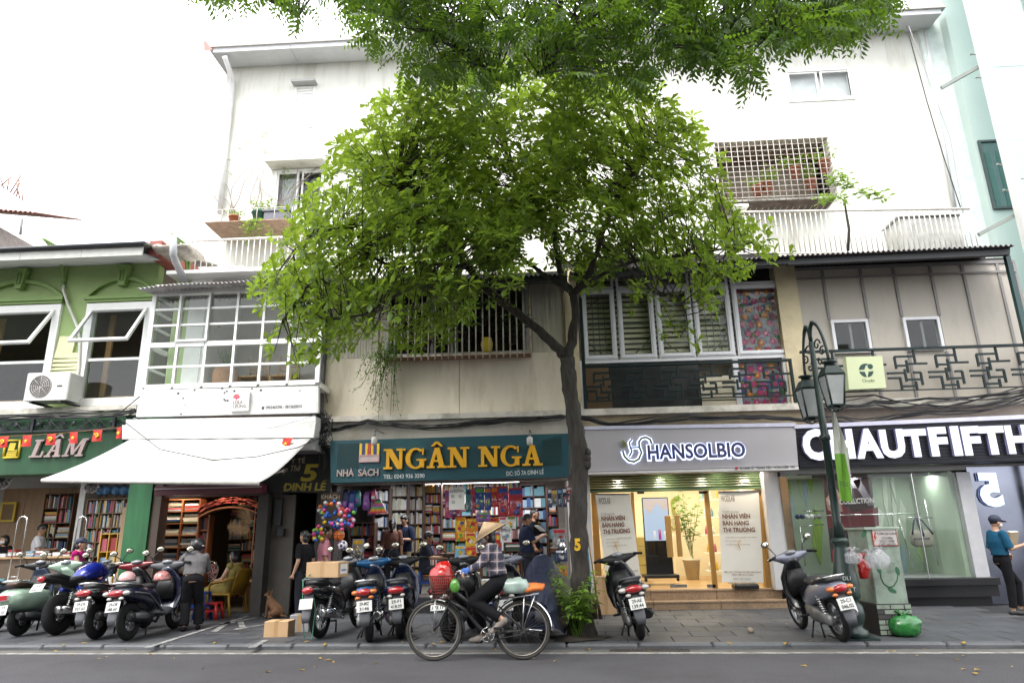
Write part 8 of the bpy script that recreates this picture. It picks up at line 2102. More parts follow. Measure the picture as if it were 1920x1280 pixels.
# hanging goods
HC={'pink':(.42,.05,.14),'red':(.4,.02,.03),'blue':(.02,.06,.24),'purple':(.2,.08,.3),'teal':(.02,.22,.22),'navy':(.02,.03,.09),'yellow':(.6,.36,.02),'orange':(.55,.17,.01),'sky':(.15,.35,.5),'white':(.6,.6,.58),'grey':(.25,.25,.26),'green':(.1,.3,.04)}
HM_={k:M('pack_'+k,c,.45,var=.35,scale=16)for k,c in HC.items()}
def pack(px,py,w,h,col,acc,Y,label,kind='toy_pack',cat='toy pack',lines=0):
 q=rect(px,px+w,py,py+h,Y); t=thing(kind,label,cat,((q[0]+q[1])/2,Y,q[3]),group='goods hanging in the bookshop front'); W_,H_=q[1]-q[0],q[3]-q[2]; R=random.Random(int(px*7+py))
 b=MB(); b.bbox(q[0],q[1],Y,Y+.012,q[2],q[3],b=.004); b.build('card',HM_[col],t)
 b=MB(); b.box(q[0]+W_*.1,q[1]-W_*.1,Y-.003,Y-.0005,q[3]-H_*.24,q[3]-H_*.07); b.build('header',HM_[acc[0]],t)
 if kind=='toy_pack':
  for k in range(5):b=MB(); c=(q[0]+W_*R.uniform(.25,.75),Y-.01,q[2]+H_*R.uniform(.12,.62)); b.ell(c,(W_*R.uniform(.12,.24),.025,H_*R.uniform(.05,.12)),10,7); b.build('toy_piece',HM_[acc[k%len(acc)]],t)
  b=MB(); b.loft([((q[0]+W_*.5,Y-.04,q[2]+H_*.05),W_*.3,.01),((q[0]+W_*.5,Y-.02,q[2]+H_*.1),W_*.42,.03),((q[0]+W_*.5,Y-.02,q[2]+H_*.65),W_*.42,.03),((q[0]+W_*.5,Y-.01,q[2]+H_*.72),W_*.36,.012)],12,axis='z',p=5); b.build('blister',glass('blister',(.95,.95,.95),1.2),t)
 else:
  for k in range(4):b=MB(); c=(q[0]+W_*R.uniform(.25,.75),q[2]+H_*R.uniform(.12,.6)); r=W_*R.uniform(.12,.22); b.prism([(c[0]+r*math.cos(a),c[1]+r*math.sin(a)*R.uniform(.8,1.2))for a in[2*PI*i/8 for i in range(8)]],Y-.002-.0004*k,Y-.0003); b.build('cover_print',HM_[acc[k%len(acc)]],t)
 return t
HP=[(834,918,22,52,'pink',('purple','red'),'pink toy pack left of the instruction sheet'),(873,916,10,44,'teal',('navy','white'),'narrow teal toy pack right of the instruction sheet'),(882,916,9,46,'pink',('red','purple'),'narrow pink toy pack beside the teal one'),(890,912,18,44,'blue',('green','orange','sky'),'wider blue toy pack with green toys'),(909,912,12,44,'blue',('orange','green'),'narrower blue toy pack with orange toys'),(921,912,12,38,'red',('orange','pink'),'short red toy pack with an orange ball'),(933,911,20,55,'red',('blue','pink','pink'),'left of the two big red toy packs'),(954,914,26,53,'red',('blue','pink','pink'),'right of the two big red toy packs'),(893,960,26,16,'purple',('green','pink'),'purple toy pack low under the blue packs'),(848,952,18,16,'pink',('red','white'),'pink toy pack low under the instruction sheet')]
for a in HP:pack(*a[:6],13.85,a[6])
for i,(px,py,w_,h_,c,ac,lb)in enumerate([(854,969,19,25,'yellow',('orange','red','blue'),'upper left yellow picture book on the rack'),(854,995,18,19,'orange',('yellow','green'),'orange picture book under the upper left yellow one'),(874,971,22,26,'orange',('yellow','green','red'),'orange picture book left of the conical hat'),(873,998,19,25,'yellow',('red','orange','white'),'yellow picture book level with the cyclist mask'),(874,1024,19,25,'orange',('red','yellow'),'lowest orange picture book with a red mushroom print'),(853,1022,18,24,'sky',('yellow','blue','green'),'blue picture book left of the lowest orange one'),(918,970,18,26,'orange',('red','yellow'),'orange picture book right of the conical hat'),(936,968,14,24,'white',('pink','sky'),'pale notebook on the rack right of the hat'),(951,967,16,24,'white',('green','yellow'),'yellow patterned notebook on the rack under the red packs'),(937,990,22,26,'white',('grey','pink','sky'),'white patterned bag on the rack behind the cyclist back'),(930,1000,9,45,'red',('yellow',),'tall thin red strip behind the cyclist back')]):pack(px,py,w_,h_,c,ac,13.95,lb,'picture_book','picture book')
for i,(px,py,w_,h_,c,ac,lb)in enumerate([(1027,915,8,36,'navy',('white',),'first dark card pack right of the lit magazines'),(1034,918,11,28,'grey',('yellow','navy'),'grey card pack with gold print by the tree'),(1046,916,8,34,'navy',('sky',),'second dark card pack right of the lit magazines'),(1055,914,8,36,'navy',('white','red'),'dark card pack nearest the trunk'),(1063,911,8,30,'red',('white','navy'),'red toy truck pack against the tree trunk'),(1036,990,26,36,'grey',('red','white','navy'),'grey toy pack with red figures by the trunk'),(1040,1030,24,22,'navy',('white','grey'),'dark toy pack with white balls below the grey one'),(1044,1060,20,18,'orange',('green','red','yellow'),'orange toy pack low beside the trunk'),(690,920,16,45,'purple',('pink','white'),'purple racket set hanging left of the shelves'),(660,1010,22,40,'grey',('yellow','navy'),'grey framed poster pack behind the blue motorbike')]):pack(px,py,w_,h_,c,ac,13.8,lb)
b=MB(); q=rect(842,871,913,955,13.75); b.box(q[0],q[1],13.75,13.76,q[2],q[3]); o=tag(b.build('instruction_sheet',PAPER),'white printed sheet headed INSTRUCTION hanging in the bookshop front','sheet')
b=MB(); text_on(b,'INSTRUCTION',(844,923),(869,922),4,13.75,.001,0,0,.02); text_on(b,'DRAWING',(850,918),(863,917.5),2,13.75,.001)
for(px,py)in((849,930),(863,930),(850,941)):p=W(px,py,13.75); b.torus((p.x,13.749,p.z),.03,.003,14,4,axis='y'); b.torus((p.x,13.749,p.z),.015,.003,10,4,axis='y')
b.build('printing',M('ink_dark',(.05,.05,.06),.6),o)
# school bags, slings
for px,py,w_,h_,c,lb in((642,915,13,44,'navy','dark blue water bottle bag hanging at the left of the goods'),(653,918,16,45,'blue','large blue school bag hanging beside the teal bottle'),(667,917,9,32,'teal','teal bottle hanging between school bags'),(681,920,13,36,'purple','purple patterned school bag'),(697,915,9,26,'pink','small lilac bag under the shutter hem'),(640,950,8,20,'pink','pink pouch hanging behind the balls')):
 q=rect(px,px+w_,py,py+h_,13.7); t=thing('school_bag',lb,'bag',((q[0]+q[1])/2,13.7,q[3]),group='goods hanging in the bookshop front'); cx=(q[0]+q[1])/2; wd=(q[1]-q[0])/2; b=MB(); b.loft([((cx,13.7,q[2]),wd*.8,.04),((cx,13.7,q[2]+.04),wd,.07),((cx,13.7,q[3]-.1),wd*.95,.06),((cx,13.7,q[3]-.02),wd*.5,.03)],12,axis='z',p=3.5); b.build('body',HM_[c],t); b=MB(); b.torus((cx,13.7,q[3]),.035,.007,12,5,axis='y',arc=(0,PI)); b.build('strap',BLKPL,t); b=MB(); b.loft([((cx,13.63,q[2]+.05),wd*.6,.02),((cx,13.625,q[2]+(q[3]-q[2])*.45),wd*.65,.025)],10,axis='z',p=3.5); b.build('pocket',HM_['white' if c=='pink' else 'purple'],t)
R=random.Random(6); t=thing('striped_bag','rainbow striped woven bag hanging over the dark shelf','bag',W(712,945,13.7)); q=rect(692,726,935,962,13.7)
for k,c in enumerate(('red','orange','green','purple','pink','green','navy')):b=MB(); h_=(q[3]-q[2])/7; b.prism([(q[0]+.02*k,q[2]+h_*k),(q[1]-.02*k,q[2]+h_*k),(q[1]-.02*k-.02,q[2]+h_*(k+1)),(q[0]+.02*k+.02,q[2]+h_*(k+1))],13.68,13.74); b.build('stripe',HM_[c],t)
# net of balls, basketball, football
t=thing('ball_net','big net bag of coloured plastic balls hanging at the alley corner','ball net',W(622,940,13.3)); BM_=[M('ball_%d'%i,c,.3)for i,c in enumerate([(.45,.03,.06),(.02,.1,.4),(.6,.42,.02),(.12,.4,.05),(.6,.14,.02),(.5,.5,.5),(.5,.05,.2)])]; UBL=[]
for m in BM_:b=MB(); b.ell((0,0,0),.039,12,8); o=b.build('ball',m); UBL.append(o.data); bpy.data.objects.remove(o)
PB=[(600,965),(606,950),(618,940),(632,945),(645,958),(655,968),(656,980),(648,990),(636,978),(628,985),(615,972),(604,985),(597,995),(598,1005),(622,962),(640,962)]
for k in range(95):px,py=random.choice(PB); p=W(px+R.uniform(-9,9),py+R.uniform(-8,8),13.3+R.uniform(-.1,.1)); zone=1 if 612<px<640 and py>950 and R.random()<.7 else 6 if px>640 and R.random()<.6 else None; o=bpy.data.objects.new('ball',UBL[zone if zone else R.randrange(7)]); COL.objects.link(o); o.parent=t; o.location=p-Vector(t.location)
b=MB(); p=W(636,1003,13.4); b.ell(p,.105,20,12); o=tag(b.build('basketball',M('ball_orange',(.5,.12,.02),.6,bump=.2,bscale=200)),'orange basketball hanging under the coloured balls','ball'); b=MB(); [b.torus(p,.1055,.004,24,4,axis=a)for a in 'xz']; b.build('seam',BLKPL,o)
b=MB(); p=W(642,1022,13.35); b.ell(p,.095,20,12); o=tag(b.build('football',M('ball_white',(.6,.6,.62),.4)),'white and dark football hanging below the basketball','ball')
for k in range(7):a=k*2.4; d=Vector((math.cos(a)*.75,-.65,math.sin(a)*.75)).normalized()if k else Vector((0,-1,0)); b=MB(); b.ell(p+d*.083,.03,8,6); b.build('patch',M('patch_purple',(.08,.04,.12),.5),o)
# ================================================================== STREET FURNITURE
def street_lamp():
 g=G(1601,1196,PZ); x,y=g.x,g.y; t=thing('street_lamp','ornate dark green lamp post with two lanterns beside the painted cabinet','street lamp',(x,y,PZ),static=True); z=PZ
 b=MB(); b.box(x-.24,x+.24,y-.24,y+.24,z-.01,z+.02); b.build('base_plate',M('lamp_iron',(.012,.028,.024),.35,var=.3,bump=.1,dirt=(.06,.065,.06),dscale=4,dthr=.63),t); LI=MATS['lamp_iron']
 b=MB(); b.lathe([(.2,.02),(.19,.1),(.13,.14),(.155,.2),(.18,.3),(.165,.4),(.11,.47),(.15,.5),(.165,.53),(.155,.6),(.165,.68),(.15,.8),(.115,1.0),(.09,1.14),(.085,1.2),(.11,1.22),(.11,1.25),(.08,1.28)],(x,y,z),24); b.build('pedestal',LI,t)
 zt=W(1548,640,y).z; b=MB(); b.lathe([(.075,1.27),(.055,1.5),(.048,2.6),(.075,2.62),(.075,2.68),(.05,2.7),(.036,zt-z)],(x,y,z),14); b.build('column',LI,t)
 for l,zz,dx,w_ in(('ĐL1',.74,-.05,.11),('4 T',.6,.0,.1)):
  b=MB(); rr=.166; vs,fs,be=text_geo(l,.01); m=max(v[0]for v in vs); vv=[(x+dx+rr*math.sin((v[0]/m-.5)*w_/rr),y-rr*math.cos((v[0]/m-.5)*w_/rr)-.012,z+zz+v[1]*.07)for v in vs]; b.add(vv,[f if(Vector(vv[f[1]])-Vector(vv[f[0]])).cross(Vector(vv[f[2]])-Vector(vv[f[0]])).y<0 else f[::-1]for f in fs]); b.build('painted_mark',M('mark_white',(.4,.42,.4),.7),t)
 FG=M('lantern_glass',(.42,.44,.44),.25,var=.1,coat=.4)
 for(px,py,dy,s)in((1567,760,-.38,1),(1521,783,.22,-1)):
  c=W(px,py,y+dy); h=.42; rt,rb=.155,.095
  hd=c+Vector((0,0,h+.2)); top=Vector((x,y,zt-.0))
  m=(hd+top)/2+Vector((0,0,.35)); pts=[]
  for i in range(15):
   u=i/14; a=PI*u; pts.append(top.lerp(hd,(1-math.cos(a))/2)+Vector((0,0,.42*math.sin(a))))
  b=MB(); b.tube(pts,[.03]*8+[.022]*7,8); mid=(top+hd)/2; d=(hd-top); d.z=0; d.normalize()
  for k,(r,o,zz)in enumerate(((.09,-.05,.12),(.07,.06,.0),(.06,-.02,-.13))):b.tube([mid+d*(o+r*math.cos(a)*(1-i/20))+Vector((0,0,zz+r*math.sin(a)*(1-i/20)))for i,a in[(i,i*.45+k)for i in range(16)]],.013,6)
  b.tube([hd+Vector((0,0,.02)),hd+Vector((0,0,-.12))],.025,8); b.ell(pts[5],.04,8,6); b.build('scroll_arm',LI,t)
  L=MB(); rz=rad(45); L.lathe([(rt*1.22,h),(rt*1.25,h+.02),(rt*.8,h+.13),(rt*.55,h+.15)],c,4,smooth=False,rot=Matrix.Rotation(rz,3,'Z')); lo=L.build('lantern_roof',LI,t)
  b=MB(); b.lathe([(.06,h+.15),(.07,h+.18),(.1,h+.19),(.1,h+.21),(.05,h+.22)],c,14); b.build('cap',LI,lo)
  b=MB(); co=[]
  for k in range(4):a=rz+k*PI/2; co.append((c+Vector((rb*1.25*math.cos(a),rb*1.25*math.sin(a),0)),c+Vector((rt*1.2*math.cos(a),rt*1.2*math.sin(a),h))))
  for k in range(4):b.tube(co[k],.014,5); b.tube([co[k][0],co[(k+1)%4][0]],.016,5); b.tube([co[k][0],co[k][0].lerp(c,.3)+Vector((0,0,-.06)),c+Vector((0,0,-.09))],.009,5)
  fr=b.build('lantern_frame',LI,t)
  for k in range(4):
   p=[co[k][0],co[(k+1)%4][0],co[(k+1)%4][1],co[k][1]]; ce=sum(p,Vector())/4; p=[v.lerp(ce,.06)for v in p]; b=MB(); b.add(p+[v.lerp(c+Vector((0,0,h/2)),.04)for v in p],[(0,1,2,3),(7,6,5,4)]); b.build('lantern_pane',FG,fr)
 f=thing('street_flag','furled green and white flag tied to the lamp post','flag',(x+.08,y-.08,2.0)); vs=[]; ps=[(1561,770,1565,772),(1565,815,1580,818),(1567,850,1587,850),(1569,885,1593,890),(1572,930,1600,938),(1574,938,1603,941)]; b=MB()
 for i,(a0,b0,a1,b1)in enumerate(ps):
  for k in range(7):u=k/6; q=W(a0,b0,y-.12).lerp(W(a1,b1,y-.12),u); q.y+=.06*math.sin(u*9+i); vs.append(q)
 fs=[(i*7+k,i*7+k+1,i*7+k+8,i*7+k+7)for i in range(5)for k in range(6)]; b.add(vs,fs,0,True); b.m=[0 if i<12 or i%6==5 else 1 for i in range(30)]; b.build('cloth',[M('flag_white',(.55,.56,.5),.8),M('flag_green',(.16,.36,.04),.8)],f)
 b=MB(); text_on(b,'2023',(1574,908),(1590,912),8,y-.2,.002); b.build('print',M('print_dark',(.04,.08,.03),.7),f); b=MB(); b.tube([W(1560,768,y-.06),W(1604,941,y-.06)],.01,5); b.build('pole',STEEL,f)
street_lamp()
def cabinet():
 Y=10.12; q=rect(1638,1697,992,1188,Y); x0,x1=q[0],q[1]; z1=q[3]; D=.62
 t=thing('electrical_cabinet','pale green painted electrical cabinet with vines and a red warning sign','cabinet',((x0+x1)/2,Y,PZ)); zb=W(1665,1131,Y).z
 CG=M('cabinet_green',(.27,.34,.28),.55,var=.1,scale=4,dirt=(.12,.13,.11),dscale=3,dthr=.57)
 b=MB(); b.bbox(x0+.0,x1,Y,Y+D,zb,z1,b=.008); b.build('body',CG,t); b=MB(); b.bbox(x0-.03,x1+.03,Y-.03,Y+D+.02,z1+.001,z1+.035,b=.008); b.build('lid',M('lid_green',(.3,.36,.3),.5),t)
 b=MB(); b.bbox(x0-.02,x1+.02,Y-.01,Y+D,PZ,zb-.001,b=.01); b.build('plinth',M('plinth_black',(.015,.015,.016),.7),t); R=random.Random(2)
 BRK=[M('brick_paint_%d'%i,c,.7,var=.2,dirt=(.05,.05,.04),dscale=5)for i,c in enumerate([(.27,.32,.26),(.22,.24,.21),(.05,.045,.05)])]; n=6
 for i in range(n):
  za=PZ+.02+(zb-PZ-.02)*i/n; zh=(zb-PZ-.02)/n-.014; x=x0-.015-(.0 if i%2 else.09)
  while x<x1+.01:
   w_=.185; a,c=max(x,x0-.015),min(x+w_-.014,x1+.015)
   if c-a>.03:b=MB(); b.box(a,c,Y-.016,Y-.0105,za,za+zh); b.build('brick',BRK[0 if R.random()<.6 else R.randrange(3)],t)
   x+=w_
 w=rect(1636,1683,990,1023,Y-.02); b=MB(); b.box(w[0],w[1],Y-.014,Y-.001,w[2],w[3],0); b.box(w[0]+.012,w[1]-.012,Y-.016,Y-.0145,w[2]+.012,w[3]-.012,1); sg=b.build('warning_sign',[M('sign_red',(.35,.05,.04),.5),M('sign_pale',(.5,.46,.44),.5)],t)
 b=MB(); [text_on(b,s,(l,yy),(r,yy-.3),4.3,Y-.0165,.001,0,0,.02)for s,l,r,yy in(('CẤM LẠI GẦN!',1645,1681,1002),('CÓ ĐIỆN',1653,1674,1010.5),('NGUY HIỂM',1650,1677,1016.2),('CHẾT NGƯỜI',1649,1679,1022))]; b.build('lettering',M('ink_dark',(.05,.05,.06),.6),sg)
 b=MB(); p=[W(a,c,Y-.018)for a,c in((1640,997),(1643,997),(1641,1005),(1644,1005),(1639,1017),(1640,1008),(1638,1008))]; b.prism([(v.x,v.z)for v in p][::-1],Y-.018,Y-.0165); b.build('lightning_mark',M('mark_red',(.4,.03,.02),.6),sg)
 VG=M('vine_paint',(.03,.12,.06),.7); b=MB(); b.tube([W(a,c,Y-.002)for a,c in((1651,1070),(1652,1082),(1657,1093),(1666,1100),(1675,1098),(1682,1088),(1684,1075))],.008,5)
 for(px,py,a)in((1648,1067,1.9),(1683,1070,1.7),(1673,1106,-.5),(1620,1000,1)):c=W(px,py,Y-.003); b.prism([(c.x+.06*math.cos(k)*math.cos(a)-.028*math.sin(k)*math.sin(a),c.z+.06*math.cos(k)*math.sin(a)+.028*math.sin(k)*math.cos(a))for k in[i*PI/5 for i in range(10)]],Y-.004,Y-.001)
 b.build('painted_vine',VG,t)
 for k in range(5):w=rect(1663,1677,1053+k*4,1055+k*4,Y); b=MB(); b.box(w[0],w[1],Y-.012,Y-.001,w[2],w[3]); b.build('louvre',CG,t)
cabinet()
FILM=M('white_film',(.5,.5,.53),.2,var=.3,coat=.6,bump=.6,bscale=24); FILM.node_tree.nodes['Principled BSDF'].inputs['Alpha'].default_value=.38; GRF=M('bag_green',(.018,.16,.03),.25,var=.35,scale=8,coat=.5,bump=.4,bscale=16)
for px,py,dy,r,m,lb,sd in((1601,1045,-.2,(.12,.09,.08),FILM,'crumpled clear bag stuffed round the lamp post neck',1),(1652,1050,-.14,(.105,.08,.12),FILM,'clear plastic bag of rubbish hung on the front of the cabinet',2),(1632,1052,-.1,(.07,.06,.1),FILM,'small white bag hung between lamp post and cabinet',3),(1585,1083,.0,(.08,.08,.24),M('film_mixed',(.4,.45,.42),.25,var=.5,scale=9,coat=.5,bump=.3,bscale=14),'long pale bag with green rubbish hanging left of the lamp pedestal',4),(1620,1065,.05,(.08,.07,.14),PLR,'red plastic bag wedged behind the lamp pedestal',5)):
 p=W(px,py,9.95+dy); lumpy('plastic_bag',lb,'bag',(p.x,p.y,p.z),r,m,sd+30,.4,8,'rubbish bags at the lamp post',tie=.03)
p=G(1706,1194,PZ); lumpy('rubbish_bag','tied bright green rubbish bag on the pavement beside the cabinet','bag',(p.x,p.y+.1,PZ+.12),(.185,.15,.12),GRF,9,.35,6,tie=.08)
# boxes
def carton(label,c,sx,sy,sz,mat=CARD,rz=0,tape=True,lab=False):
 t=thing('cardboard_box',label,'box',c,rz,static=False); b=MB(); b.bbox(-sx/2,sx/2,-sy/2,sy/2,0,sz,b=.006); b.build('carton',mat,t)
 if tape:b=MB(); b.box(-.03,.03,-sy/2-.0015,sy/2+.0015,.001,sz+.0015); b.build('tape',M('tape_tan',(.4,.25,.12),.3),t)
 if lab:b=MB(); b.box(sx/2+.0005,sx/2+.002,-sy*.3,sy*.35,sz*.2,sz*.85); b.build('paper_label',PAPER,t); b=MB(); b.box(sx/2+.0022,sx/2+.003,-sy*.2,sy*.25,sz*.4,sz*.5); b.build('label_print',M('label_blue',(.1,.15,.4),.6),t)
 return t
o=gp(600,1196); carton('cardboard box with a white label tied on the motorbike seat',(o[0]+.06,o[1]+.0,PZ+.855),.52,.34,.215,CARD,rad(-10),True,True)
p=G(530,1193,PZ); carton('cardboard box standing on the kerb edge by the alley',(p.x-.1,p.y+.12,PZ),.37,.3,.22); q=G(556,1185,PZ); carton('grey taped parcel behind the cardboard box on the kerb',(q.x,q.y+.2,PZ),.3,.3,.25,M('grey_wrap',(.3,.3,.31),.35,var=.15),.1)
p=W(1135,1125,13.3); carton('lower brown carton against the white column by the steps',(p.x,13.3,PZ),.36,.3,.32); carton('upper brown carton against the white column by the steps',(p.x-.02,13.3,PZ+.322),.34,.3,.32)
b=MB(); R=random.Random(1); o3=Vector((o[0],o[1],0)); b.tube([o3+Vector(v)for v in((-.15,-.1,.98),(-.2,-.3,.9),(-.17,-.34,.5),(-.13,-.3,.12),(-.02,-.3,.1),(.0,-.28,.5),(-.1,-.2,.85),(.05,.1,.7),(.12,.1,.35),(.02,-.05,.3))],.008,5); tag(b.build('cord',M('cord_green',(.05,.22,.13),.6)),'green elastic cord dangling from the boxed motorbike','cord')
# helmets
for c,m,lb,sd in(((-6.85,11.32,.91),M('helmet_pink',(.5,.3,.3),.3,coat=.5),'pale pink helmet resting on the black and red scooter',0),((-6.25,11.28,.91),M('helmet_flower',(.35,.14,.13),.3,var=.7,scale=22,coat=.5),'flower patterned helmet between the red and navy scooters',0),((-2.38,10.62,.55),M('helmet_white',(.55,.57,.55),.25,coat=.6),'white and lime helmet hung on the blue motorbike',1)):
 b=MB(); b.ell(c,(.125,.14,.125),18,12); [b.v.__setitem__(i,(v[0],v[1],max(v[2],c[2]-.03)))for i,v in enumerate(b.v)]; t=thing('helmet',lb,'helmet',c); b.build('shell',m,t); b=MB(); b.torus((c[0],c[1],c[2]-.02),.128,.01,20,5,axis='z'); b.build('rim',BLKPL,t)
 if sd:b=MB(); b.tube([Vector(c)+Vector((.02,-.13,.03)),Vector(c)+Vector((.07,-.1,.07)),Vector(c)+Vector((.1,-.05,.05))],.022,6); b.build('lime_flash',M('lime_flash',(.2,.45,.03),.4),t)
lumpy('cloth_bag','lilac cloth bag hanging under the white helmet','bag',(-2.32,10.55,.36),(.11,.1,.1),M('lilac_cloth',(.32,.2,.36),.8),15,.25,8)
# stools and chair
def stool(label,c,mat,h=.3,w=.26,group=None):
 t=thing('plastic_stool',label,'stool',c,group=group,static=False); b=MB(); b.bbox(-w/2,w/2,-w/2,w/2,h-.035,h,b=.02); b.build('seat',mat,t)
 for sx in(-1,1):
  for sy in(-1,1):b=MB(); b.loft([((sx*w*.56,sy*w*.56,.0),.03,.03),((sx*w*.42,sy*w*.42,h-.036),.026,.026)],8,axis='z',p=4); b.build('leg',mat,t)
 b=MB(); [b.box(-w*.4,w*.4,s*w*.48-.006,s*w*.48+.006,h*.45,h*.58)for s in(-1,1)]; [b.box(s*w*.48-.006,s*w*.48+.006,-w*.4,w*.4,h*.451,h*.579)for s in(-1,1)]; b.build('rails',mat,t); return t
RP=M('stool_red',(.42,.02,.02),.4); BP=M('stool_blue',(.01,.035,.17),.45)
p=G(397,1160,PZ); stool('red plastic stool in front of the yellow chair',(p.x,p.y,PZ),RP); stool('blue plastic stool under the seated man at the till',(W(800,1080,14.75).x,14.75,.34),BP,.46,.3); stool('tall blue plastic stool behind the helmeted woman',(W(375,1120,13.2).x,13.2,PZ),BP,.5,.3); stool('low blue plastic stool between bicycle wheels by the shop',(W(915,1150,11.8).x,11.8,PZ),BP,.35,.3)
YC=M('chair_yellow',(.26,.145,.010),.5); t=thing('plastic_chair','yellow plastic armchair with a woman sitting in it','chair',(CHX,13.9,PZ),rad(75),static=False)
b=MB(); b.bbox(-.24,.24,-.24,.24,.40,.43,b=.02); b.build('seat',YC,t); b=MB(); b.loft([((0,-.24,.42),.2,.015),((0,-.3,.62),.23,.02),((0,-.36,.85),.2,.015),((0,-.37,.88),.12,.01)],14,axis='z',p=4); b.build('backrest',YC,t)
for s in(-1,1):b=MB(); b.tube([(s*.25,-.33,.72),(s*.27,-.1,.66),(s*.27,.18,.63),(s*.26,.23,.58),(s*.25,.24,.0)],.022,8); b.build('armrest',YC,t); b=MB(); b.tube([(s*.23,-.22,.41),(s*.26,-.3,0)],.024,8); b.build('leg',YC,t)
# dog
p=G(512,1158,PZ); t=thing('dog','small tan dog sitting on the pavement before the dark alley','dog',(p.x,p.y,PZ),rad(62),static=False); b=MB()
for a,c,r0,r1 in(((0,.1,.3),(0,-.12,.13),.075,.1),((0,.1,.3),(0,.15,.40),.06,.045),((0,.15,.41),(0,.22,.41),.052,.03),((0,.22,.41),(0,.27,.395),.028,.02),((-.045,.12,.26),(-.045,.14,.03),.034,.02),((.045,.12,.26),(.045,.14,.03),.034,.02),((-.045,.14,.022),(-.045,.18,.02),.022,.018),((.045,.14,.022),(.045,.18,.02),.022,.018),((-.08,-.12,.1),(-.09,.0,.09),.06,.035),((.08,-.12,.1),(.09,.0,.09),.06,.035),((-.09,0,.08),(-.09,-.07,.03),.03,.022),((.09,0,.08),(.09,-.07,.03),.03,.022),((-.09,-.07,.025),(-.09,.03,.02),.022,.018),((.09,-.07,.025),(.09,.03,.02),.022,.018),((0,-.18,.06),(.08,-.28,.03),.022,.012),((-.035,.13,.445),(-.05,.12,.5),.022,.006),((.035,.13,.445),(.05,.12,.5),.022,.006)):cap(b,Vector(a),Vector(c),r0,r1)
fuse(b,'body',M('dog_fur',(.2,.1,.05),.85,var=.3,scale=14,bump=.2,bscale=120),t,.009); b=MB(); b.torus((0,.12,.34),.06,.009,14,5,axis='z'); b.build('collar',BLKPL,t); b=MB(); b.ell((0,.288,.4),.012,8,6); [b.ell((s*.03,.2,.435),.008,6,5)for s in(-1,1)]; b.build('nose_and_eyes',BLKPL,t)
# broom, stick, foot of the tree
Y=10.6; b=MB(); t=thing('broom','long handled broom leaning on the street tree','broom',W(1120,1180,Y)); b.tube([W(1098,975,10.5),W(1118,1110,Y)],.011,6); b.build('handle',WOOD,t); b=MB(); R=random.Random(4); [b.tube([W(1117,1105,Y),W(1117+R.uniform(-13,13),1160,Y+R.uniform(-.1,.1))],.006,4)for k in range(40)]; stuff(b.build('bristles',M('straw',(.13,.10,.06),.9),t))
b=MB(); b.tube([W(1096,970,10.55),W(1108,1100,10.6)],.014,6); tag(b.build('pole',M('pole_blue',(.14,.38,.5),.5)),'pale blue pole leaning on the right of the tree trunk','pole')
R=random.Random(17); YLF=leafmat('fallen_leaf_mat',(.4,.26,.03),(.3,.2,.1),(.5,.35,.05),.2)
def fleaf(p,L,k):
 b=MB(); b.add(leaf_shape(L,L*.5,.3,.15),LEAF_F,0,True); o=b.build('fallen_leaf',YLF); o.location=p; o.rotation_euler=(R.uniform(-.2,.2),R.uniform(-.2,.2),R.uniform(0,6)); return tag(o,'dry yellow leaf lying among others along the kerb and gutter','leaf','fallen leaves along the kerb')
for k in range(75):px=R.uniform(0,1920); q=G(px,R.choice([R.uniform(1212,1222),R.uniform(1212,1222),R.uniform(1222,1262),R.uniform(1165,1205)]),.0); on=q.y>kr(q.x-KC.x,0).y-.02; fleaf((q.x,q.y,PZ+.014 if on else.012),R.uniform(.05,.12),k)
p=G(1407,1186,PZ); lumpy('paper_ball','crumpled brown paper ball on the pavement before the cosmetics shop','litter',(p.x,p.y,PZ+.038),(.04,.04,.036),M('crumple',(.3,.24,.18),.9,var=.4),3,.5,14)
b=MB(); c=G(1085,1196,PZ); pts=[(c.x+.42*math.cos(a)*(1+.2*math.sin(a*5)),c.y+.34*math.sin(a)*(1+.2*math.cos(a*3)),PZ+.012)for a in[i*PI/12 for i in range(24)]]; b.add(pts+[(c.x,c.y,PZ+.05)],[(i,(i+1)%24,24)for i in range(24)],0,True); tag(b.build('soil',M('soil',(.03,.022,.016),.95,var=.4,bump=.6,bscale=40)),'dark soil and litter round the tree foot','soil',None,'stuff')
